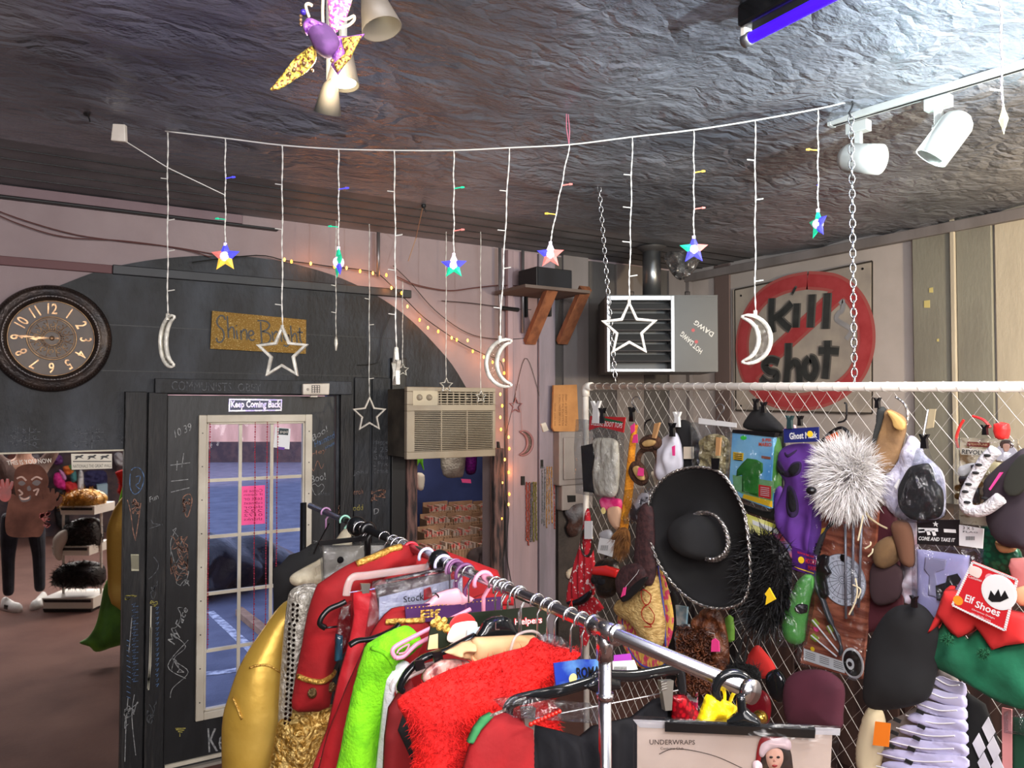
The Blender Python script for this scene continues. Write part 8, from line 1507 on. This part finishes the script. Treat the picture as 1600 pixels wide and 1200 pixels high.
# printed costume packet at the very front
Y = .86; p0 = PY(.84).p(1150, 1128); t = thing('printed_costume_packet', 'large cream costume packet with a woman in a red fur-trimmed hat printed on it', 'costume packet', p0); P_ = PT(p0, -47)
card('printed_insert', P_, [(996, 1128), (1300, 1143), (1292, 1300), (996, 1300)], mat('cream_satin_print', (214, 196, 180), (196, 176, 160), sc=3, rough=.45), t, .004)
card('black_top_bar', P_, [(1040, 1122), (1272, 1133), (1271, 1146), (1040, 1136)], m_bp, t, .014, .004); card('seal_strip', P_, [(990, 1122), (1312, 1136), (1311, 1146), (1000, 1134)], mat('milky_film', (206, 204, 204), rough=.2, alpha=.55), t, .002, .005)
k = P_.off(.0045); text('lettering', 'UNDERWRAPS', k, [(1015, 1155), (1086, 1156), (1086, 1163), (1015, 1163)], mat('grey_brown_ink', (60, 48, 44), rough=.6), t, .001); text('lettering', 'Costume Club', k, [(1032, 1167), (1068, 1167), (1068, 1171), (1032, 1171)], mat('grey_brown_ink', (1, 1, 1)), t, .001); strokes('curl_print', k, [sm([(1030, 1178), (1050, 1170), (1080, 1172), (1120, 1182), (1160, 1200)], 5, False)], .0012, mat('grey_brown_ink', (1, 1, 1)), t, .001)
def pr(nm, px, m, c, n=3): return puff(nm, k.off(c), px, m, t, n, edge=.0008, bulge=.0004, sp=.01)
pr('dark_hair_print', [(1186, 1180), (1192, 1168), (1215, 1160), (1232, 1168), (1238, 1190), (1238, 1250), (1184, 1250)], mat('dark_brown_ink', (36, 24, 22), rough=.5), 0)
pr('face_print', [(1198, 1172), (1208, 1168), (1221, 1172), (1224, 1186), (1218, 1200), (1210, 1206), (1202, 1200), (1197, 1186)], mat('skin_ink', (222, 172, 148), rough=.5), .001); pr('neck_print', [(1204, 1198), (1218, 1198), (1226, 1225), (1196, 1225)], mat('skin_ink', (1, 1, 1)), .0008)
pr('red_hat_print', [(1181, 1195), (1184, 1165), (1192, 1150), (1210, 1144), (1224, 1150), (1230, 1160), (1210, 1164), (1192, 1176), (1188, 1190)], mat('red_hat_ink', (150, 26, 32), rough=.5), .002); pr('fur_trim_print', [(1186, 1178), (1190, 1162), (1206, 1155), (1226, 1152), (1236, 1160), (1234, 1172), (1216, 1168), (1200, 1173), (1192, 1183)], mat('pink_white_ink', (232, 206, 206), rough=.5), .003); pr('bobble_print', [(1176, 1192), (1184, 1188), (1191, 1195), (1189, 1206), (1178, 1206)], mat('pink_white_ink', (1, 1, 1)), .003)
for x in (1205, 1216): pr('eye_print', [(x-3, 1183), (x, 1181), (x+3, 1183), (x, 1185)], mat('dark_brown_ink', (1, 1, 1)), .002)
pr('lips_print', [(1206, 1196), (1210, 1194.5), (1215, 1196), (1210, 1199)], mat('red_hat_ink', (1, 1, 1)), .002); pr('nose_print', [(1209, 1186), (1211, 1186), (1212, 1190), (1208, 1190)], mat('rose_ink', (196, 134, 116), rough=.5), .002, 0)
puff('bag', k.off(.004), [(990, 1118), (1312, 1134), (1300, 1300), (990, 1300)], film('smooth_film', (244, 244, 246), .06, .2, 5), t, 0, edge=.004, bulge=.008, wr=.006, wf=(12, 12))
q = RB+(RB-RA).normalized()*-.03
MB().tube([q+R*.030*math.cos(math.radians(a))+Vector((0, 0, .030*math.sin(math.radians(a))-.012)) for a in range(-30, 215, 15)], .008, 10).build('hook', gb_, t, smooth=True)
puff('hanger_neck', P_.off(.0), [(1142, 1118), (1152, 1108), (1150, 1085), (1164, 1085), (1166, 1105), (1182, 1118), (1186, 1130), (1136, 1126)], gb_, t, 2, bulge=.01)
# loose hooks bunched along the rail
for Y, m_, r_, s, lab in ((2.62, m_sil, .003, .026, 'thin silver wire hanger hook at the far end of the rail'), (2.55, m_bp, .012, .02, 'thick black hanger hook near the far end of the rail'), (2.28, m_sil, .003, .03, 'silver wire hanger hook beside the red hook'), (2.08, m_lav, .005, .024, 'white lavender hanger hook behind the black ball clamp'), (1.84, m_pur, .0055, .028, 'dark purple hanger hook on the chrome rail'), (1.74, m_sil, .0035, .026, 'silver hook between the pink and purple hooks'), (1.65, m_sil, .003, .024, 'first of the silver hooks right of the pink hook'), (1.57, m_sil, .003, .026, 'tall silver hook above the helpers card')):
    h_ = hook_mb(rl(Y)+Vector((0, 0, .017)), .08, r_, s).build('hanger_hook', m_, smooth=True); tag(h_, lab, 'hanger hook')
for Y, r_, lab in ((2.66, .036, 'small black ball clamp at the far end of the rail'), (1.995, .034, 'black ball clamp in the middle of the rail')):
    p = rl(Y); t = thing('ball_clamp', lab, 'clamp', p); MB().ball(p+Vector((0, 0, -.004)), r_, 16, 12, (1, .8, 1)).build('ball', gb_, t, smooth=True)
p = PY(.93); t = thing('yellow_bag', 'bright yellow plastic bag hanging near the end of the garment rail', 'bag', p.p(1120, 1080)); m_yb = mat('yellow_plastic_bag', (248, 226, 20), (226, 196, 10), sc=14, rough=.4, bump=.5, bsc=30)
puff('sack', p, [(1090, 1120), (1098, 1098), (1104, 1084), (1118, 1090), (1135, 1094), (1150, 1110), (1146, 1130), (1092, 1130)], m_yb, t, 2, bulge=.02, wr=.01, wf=(60, 40)); MB().tube([p.p(*q, .006) for q in sm([(1115, 1092), (1117, 1078), (1124, 1074), (1128, 1082), (1128, 1094)], 4, False)], .004, 8, flat=.4).tube([p.p(*q, .006) for q in sm([(1136, 1096), (1142, 1082), (1149, 1086), (1148, 1108)], 4, False)], .004, 8, flat=.4).build('handle', m_yb, t, smooth=True)
# ================================================================ spray painted board on the right wall
KB = RWALL.off(.02); kb = thing('painted_board', 'board with black spray-painted words crossed by a red circle and slash, on the right wall', 'board', KB.p(1256, 640))
card('board', RWALL, [(1148, 453), (1363, 408), (1363, 646), (1150, 641)], mat('grimy_cream_board', (172, 162, 150), (150, 142, 134), sc=4, rough=.8), kb, .018, .002)
mb = MB()
for l in ([(1148, 453), (1363, 408)], [(1363, 408), (1363, 646)], [(1150, 641), (1363, 646)], [(1148, 453), (1150, 641)]): mb.ribbon(KB, [KB.uv(*p) for p in l], .012, .001)
mb.build('dark_edge', mat('dark_edge_paint', (62, 56, 50), rough=.8), kb)
def spray(nm, ls, wd, col, soft, c):
    a = mat('spray_'+nm, col, tuple(min(255, v+26) for v in col), sc=9, rough=.85, lo=.3, hi=.8); b = mat('overspray_'+nm, soft, rough=.9)
    for q, w_, m_, cc in (('overspray', wd*1.25, b, c), ('paint', wd*.85, a, c+.0016)):
        for i, l in enumerate(ls): strokes(nm+'_'+q, KB, [sm(l, 6, False) if len(l) > 2 else l], w_, m_, kb, cc+i*.0001)
spray('red', [[(1262, 438), (1225, 446), (1192, 465), (1168, 500), (1160, 540), (1166, 580), (1185, 608), (1215, 624), (1255, 628), (1300, 616), (1335, 588), (1352, 548), (1352, 505), (1336, 467), (1305, 443), (1262, 438)], [(1318, 452), (1170, 590)]], .10, (158, 46, 50), (168, 84, 80), .002)
blk = [[(1207, 466), (1206, 495), (1208, 520)], [(1238, 474), (1222, 490), (1209, 498)], [(1214, 494), (1228, 508), (1236, 514)], [(1246, 474), (1244, 512)], [(1240, 453), (1243, 455)], [(1270, 460), (1267, 512)], [(1294, 458), (1291, 514)],
       [(1218, 566), (1205, 562), (1195, 570), (1202, 580), (1214, 584), (1212, 596), (1200, 598), (1190, 590)], [(1233, 536), (1232, 570), (1229, 600)], [(1231, 576), (1242, 566), (1249, 574), (1251, 602)], [(1266, 560), (1258, 570), (1260, 586), (1270, 590), (1276, 576), (1272, 562), (1266, 560)], [(1294, 532), (1293, 560), (1290, 592)], [(1280, 548), (1296, 548), (1312, 549)]]
spray('black', blk, .055, (34, 36, 36), (92, 88, 84), .0045)
spray('grey', [[(1312, 475), (1318, 470), (1316, 485), (1310, 490), (1308, 500), (1330, 515), (1322, 530)]], .03, (136, 136, 140), (150, 146, 144), .001)
for x, y in ((1158, 462), (1348, 420), (1158, 634)): MB().lathe(PL(KB.p(x, y), KB.U, KB.V, KB.N), [(.008, .0), (.008, .003), (0, .004)], 8).build('screw', m_dark, kb)
for x, y, s in ((1444, 470, 9), (1452, 450, 6), (1464, 530, 3)): o = card('tape_scrap', RWALL.off(.031), [(x, y), (x+s, y-1), (x+s, y+s*1.2), (x, y+s*1.2)], mat('yellow_tape_scrap', (200, 186, 120), rough=.7), None, .002); tag(o, {9: 'larger yellowed tape scrap', 6: 'smaller yellowed tape scrap', 3: 'tiny pale tape scrap'}[s]+' on the grey green board of the right wall', 'tape scrap')
# ================================================================ what the mirror shows: the shop behind the camera
MY = BW-.024
class MirPL(PL):
    """a plane met through the mirror; w() gives the real point in front of the glass"""
    def w(s, a, b, c=0): q = PL.w(s, a, b, c); return Vector((q.x, 2*MY-q.y, q.z))
    def p(s, px, py, c=0): return s.w(*s.uv(px, py), c)
    def off(s, c): return MirPL(s.O+s.N*c, s.U, s.V, s.N)
def MG(px, py, z=0):
    d = F + R*((px-800)/FPX) + U*((600-py)/FPX); t = (z-H)/d.z; q = CAM+d*t; n = -Vector((F.x, F.y, 0)).normalized(); return MirPL(q, R, (0, 0, 1), n)
BS = 1.0
# photographer standing under the camera
pc_ = Vector((-.06, -.02, 0)); pe = thing('person', 'person in dark jeans and white sneakers reflected in the mirror, arms raised', 'person', pc_)
def skin(nm, vs, es, rs, m, par, sub=2):
    me = bpy.data.meshes.new(nm); base = root_loc(par); me.from_pydata([Vector(v)+pc_-base for v in vs], es, []); o = bpy.data.objects.new(nm, me); COL.objects.link(o); o.parent = par; me.materials.append(m)
    o.modifiers.new('skin', 'SKIN'); sv = me.skin_vertices[0].data
    for i, r in enumerate(rs): sv[i].radius = (r, r) if not isinstance(r, tuple) else r
    sv[0].use_root = True; o.modifiers.new('sub', 'SUBSURF').levels = sub; o.modifiers['sub'].render_levels = sub
    for p in me.polygons: p.use_smooth = True
    return o
m_skin = mat('skin', (206, 160, 136), rough=.55); m_jean = mat('dark_blue_jeans', (26, 28, 38), (36, 38, 50), sc=12, rough=.85); m_top = mat('taupe_sweater', (122, 100, 92), (104, 84, 78), sc=10, rough=.9)
# body: pelvis root, spine, neck, head, arms raised
skin('body', [(0, -.02, .95), (0, -.03, 1.15), (0, -.06, 1.38), (0, -.08, 1.46), (0, -.09, 1.56), (0, -.09, 1.63), (.17, -.07, 1.38), (.27, -.06, 1.55), (.15, -.07, 1.74), (.13, -.07, 1.80), (-.17, -.07, 1.38), (-.27, -.06, 1.55), (-.15, -.07, 1.74), (-.13, -.07, 1.80)],
     [(0, 1), (1, 2), (2, 3), (3, 4), (4, 5), (2, 6), (6, 7), (7, 8), (8, 9), (2, 10), (10, 11), (11, 12), (12, 13)], [.12, .11, .12, .055, .085, .075, .055, .042, .028, .035, .055, .042, .028, .035], m_skin, pe)
for s in (1, -1):
    for i in range(4):
        x = s*(.13-.022*i+.03); skin('finger', [(x, -.065, 1.815), (x-.003*s, -.06, 1.845), (x-.01*s, -.05, 1.862), (x-.012*s, -.04, 1.868-.004*i)], [(0, 1), (1, 2), (2, 3)], [.009, .008, .0075, .006], m_skin, pe, 1)
    skin('thumb', [(s*.10, -.06, 1.79), (s*.085, -.05, 1.815), (s*.075, -.045, 1.83)], [(0, 1), (1, 2)], [.011, .009, .007], m_skin, pe, 1)
skin('sweater', [(0, -.02, .98), (0, -.03, 1.15), (0, -.06, 1.36), (.17, -.07, 1.37), (.27, -.06, 1.54), (.17, -.07, 1.70), (-.17, -.07, 1.37), (-.27, -.06, 1.54), (-.17, -.07, 1.70)], [(0, 1), (1, 2), (2, 3), (3, 4), (4, 5), (2, 6), (6, 7), (7, 8)], [(.18, .13), (.155, .12), (.16, .115), .075, .06, .045, .075, .06, .045], m_top, pe)
skin('jeans', [(0, -.02, .95), (.10, -.02, .86), (.14, .0, .50), (.155, .01, .12), (-.10, -.02, .86), (-.115, .02, .50), (-.105, .05, .12)], [(0, 1), (1, 2), (2, 3), (0, 4), (4, 5), (5, 6)], [(.155, .11), .10, .062, .05, .10, .062, .05], m_jean, pe)
hb = puff_mb(PL(pc_+Vector((0, -.10, 1.64)), (1, 0, 0), (0, 0, 1), (0, -1, 0)), sm([(-.09, -.12), (-.095, .02), (0, .085), (.095, .02), (.09, -.12)], 4), 0, .08, back=.03); hb.build('hair', mat('brown_hair', (70, 48, 36), rough=.6), pe, smooth=True)
fb_ = Vector((pc_.x, pc_.y-.09+.075, 1.61)); MB().ball(fb_+Vector((0, .012, -.005)), .014, 8, 6, (.8, 1.1, 1.4)).build('nose', m_skin, pe, smooth=True)
for s in (1, -1): MB().ball(fb_+Vector((s*.032, 0, .012)), .012, 8, 6).build('eye', m_wp, pe, smooth=True); MB().ball(pc_+Vector((s*.088, -.09, 1.61)), .02, 8, 6, (.5, 1, 1.4)).build('ear', m_skin, pe, smooth=True)
MB().tube([fb_+Vector((-.022, -.0, -.045)), fb_+Vector((0, .006, -.047)), fb_+Vector((.022, 0, -.045))], .005, 6).build('mouth', mat('lip', (166, 92, 84), rough=.5), pe)
for (x, y, yaw) in ((.16, .04, 20), (-.10, .08, -30)):
    a = math.radians(yaw); fx_, fy_ = Vector((math.sin(-a), math.cos(a), 0)), Vector((math.cos(a), math.sin(a), 0)); c = pc_+Vector((x, y, 0)); pl = PL(c, fy_, fx_, (0, 0, 1))
    shp = sm([(-.04, -.08), (-.043, .05), (-.045, .13), (-.02, .19), (.02, .19), (.045, .13), (.043, .05), (.04, -.08), (0, -.10)], 3)
    s_o = puff_mb(pl, shp, .035, .05, r=.05, sp=.014, fn=lambda a_, b_, f: max(0, .035*(.06-b_)/.12)*f).build('sneaker', m_wp, pe, smooth=True)
    mb = MB()
    for i in range(3): mb.box(pl, .038, .047, .0+i*.022, .012+i*.022, .02, .06).box(pl, -.047, -.038, .0+i*.022, .012+i*.022, .02, .06)
    mb.build('black_stripe', m_dark, s_o)
# white tiered trolley with wigs
TR = MG(122, 948); tw = thing('tray_trolley', 'white three-tier tray trolley with wigs, seen in the mirror', 'trolley', TR.p(122, 945)); m_tray = mat('white_tray_plastic', (228, 222, 210), rough=.4)
for (x0, x1, y, h) in ((84, 162, 943, 8), (98, 156, 862, 6), (110, 164, 800, 5)):
    card('tray', TR, [(x0, y-h-8), (x1, y-h-8), (x1, y), (x0+3, y)], m_tray, tw, .38, -.19)
    card('tray_well', TR, [(x0+3, y-h-6), (x1-3, y-h-6), (x1-3, y-h-2), (x0+5, y-h-2)], m_dark, tw, .40, -.195)
for x in (99, 158): MB().tube([TR.p(x, 800), TR.p(x, 940)], .012, 8).build('upright', m_tray, tw)
tag(card('low_plinth', TR, [(86, 943), (160, 943), (160, 953), (90, 953)], m_dark, None, .4, -.2), 'black plinth under the white tray trolley', 'plinth')
def wig(px, lab, col, seed, n=1200, L=.07):
    pm = puff_mb(TR.off(.0), [TR.uv(*p) for p in sm(px, 3)], bulge=.18, back=.15); fur_n = n
    pm.front = [v for v in pm.front]; rd_ = random.Random(seed)
    for _ in range(n):
        f = rd_.choice(pm.ff); p = pm.front[f[0]]; d = Vector((rd_.gauss(0, 1), rd_.uniform(-.2, 1), rd_.gauss(-.2, .8))).normalized(); e = p+d*L*rd_.uniform(.4, 1); s = d.orthogonal().normalized()*.004; pm.add([p-s, p+s, e], [(0, 1, 2)])
    o = pm.build('wig', col, None, smooth=True); tag(o, lab, 'wig')
wig([(104, 782), (112, 770), (130, 764), (150, 766), (163, 776), (160, 790), (140, 794), (112, 795), (105, 792)], 'golden blonde curly wig on the top tray of the trolley', mat('golden_hair', (206, 158, 76), (150, 104, 40), sc=20, rough=.4), 1)
wig([(102, 828), (112, 815), (135, 808), (155, 815), (158, 850), (140, 855), (108, 853)], 'dark brown wig on the middle tray of the trolley', mat('black_brown_hair', (34, 28, 28), rough=.5), 2)
wig([(90, 895), (100, 882), (130, 876), (158, 884), (162, 910), (150, 915), (118, 916), (92, 912)], 'black wig piled on the bottom tray of the trolley', mat('black_wig_hair2', (20, 15, 18), rough=.5), 3)
tag(puff('white_fur_tuft', TR.off(.2), [(84, 845), (92, 832), (104, 828), (106, 842), (98, 860), (96, 875), (88, 870)], mat('grey_white_fur', (190, 182, 170), rough=.95), None, 3, bulge=.05), 'whitish fur piece hanging from the left of the trolley', 'fur piece')
# clothes and clutter on the front wall, mirrored
FW = MirPL((0, 2*MY+4.45, 0), (1, 0, 0), (0, 0, 1), (0, -1, 0))
cl_ = [('magenta', (206, 40, 130), [(84, 742), (92, 738), (98, 745), (104, 760), (98, 766), (85, 758)]), ('lilac', (200, 140, 190), [(92, 734), (100, 738), (104, 748), (98, 750)]), ('red', (190, 40, 44), [(101, 756), (108, 752), (120, 756), (120, 770), (104, 770)]), ('white', (220, 216, 214), [(123, 738), (128, 735), (131, 745), (130, 768), (121, 768)]),
       ('navy', (40, 36, 78), [(132, 738), (150, 735), (166, 738), (166, 760), (148, 762), (132, 760)]), ('teal', (70, 130, 130), [(110, 740), (118, 736), (120, 750), (112, 754)]), ('black', (18, 16, 20), [(86, 766), (102, 766), (108, 800), (106, 824), (88, 820)]), ('pale yellow', (226, 190, 130), [(36, 712), (42, 708), (47, 722), (38, 724)]), ('brown', (110, 60, 50), [(12, 712), (34, 708), (36, 722), (16, 728)]),
       ('orange', (216, 110, 40), [(98, 730), (110, 728), (116, 738), (104, 742)]), ('green', (70, 120, 60), [(106, 728), (116, 726), (118, 734), (108, 736)]), ('silver', (170, 168, 170), [(178, 710), (190, 708), (194, 726), (182, 728)]), ('rose', (190, 120, 120), [(64, 716), (78, 712), (82, 724), (68, 728)]), ('purple', (96, 50, 110), [(84, 712), (96, 712), (98, 724), (86, 726)]), ('grey', (120, 112, 116), [(48, 712), (60, 710), (62, 722), (50, 724)])]
for n_, c_, px in cl_: tag(puff('hanging_garment', FW, px, mat(n_.replace(' ', '_')+'_garment', c_, rough=.8), None, 3, bulge=.08, wr=.02, wf=(20, 20)), n_+' garment hanging on the shop wall behind the camera, seen in the mirror', 'garment', 'garments on the far wall in the mirror')
tag(card('card_box', FW, [(150, 756), (166, 754), (166, 778), (152, 780)], mat('pale_blue_box', (150, 176, 190), rough=.7), None, .25), 'pale blue box seen in the mirror right of the golden wig', 'box')
# green gown low on the rail, seen only in the mirror
GM = MirPL((0, 2*MY-2.3, 0), (1, 0, 0), (0, 0, 1), (0, -1, 0)); t = thing('green_gown', 'green velvet gown trailing near the floor under the gold robe, seen in the mirror', 'gown', GM.p(160, 1000))
puff('velvet', GM, [(163, 915), (176, 900), (215, 905), (215, 990), (172, 1012), (150, 1018), (140, 1010), (124, 1004), (138, 995), (150, 975), (158, 940)], mat('green_velvet', (66, 112, 34), (90, 150, 40), sc=5, rough=.6), t, 3, bulge=.06, fn=folds(.012, 40)); puff('lining', GM.off(-.02), [(172, 890), (215, 880), (215, 960), (180, 940)], mat('olive_lining', (88, 92, 50), rough=.8), t, 0, bulge=.03)
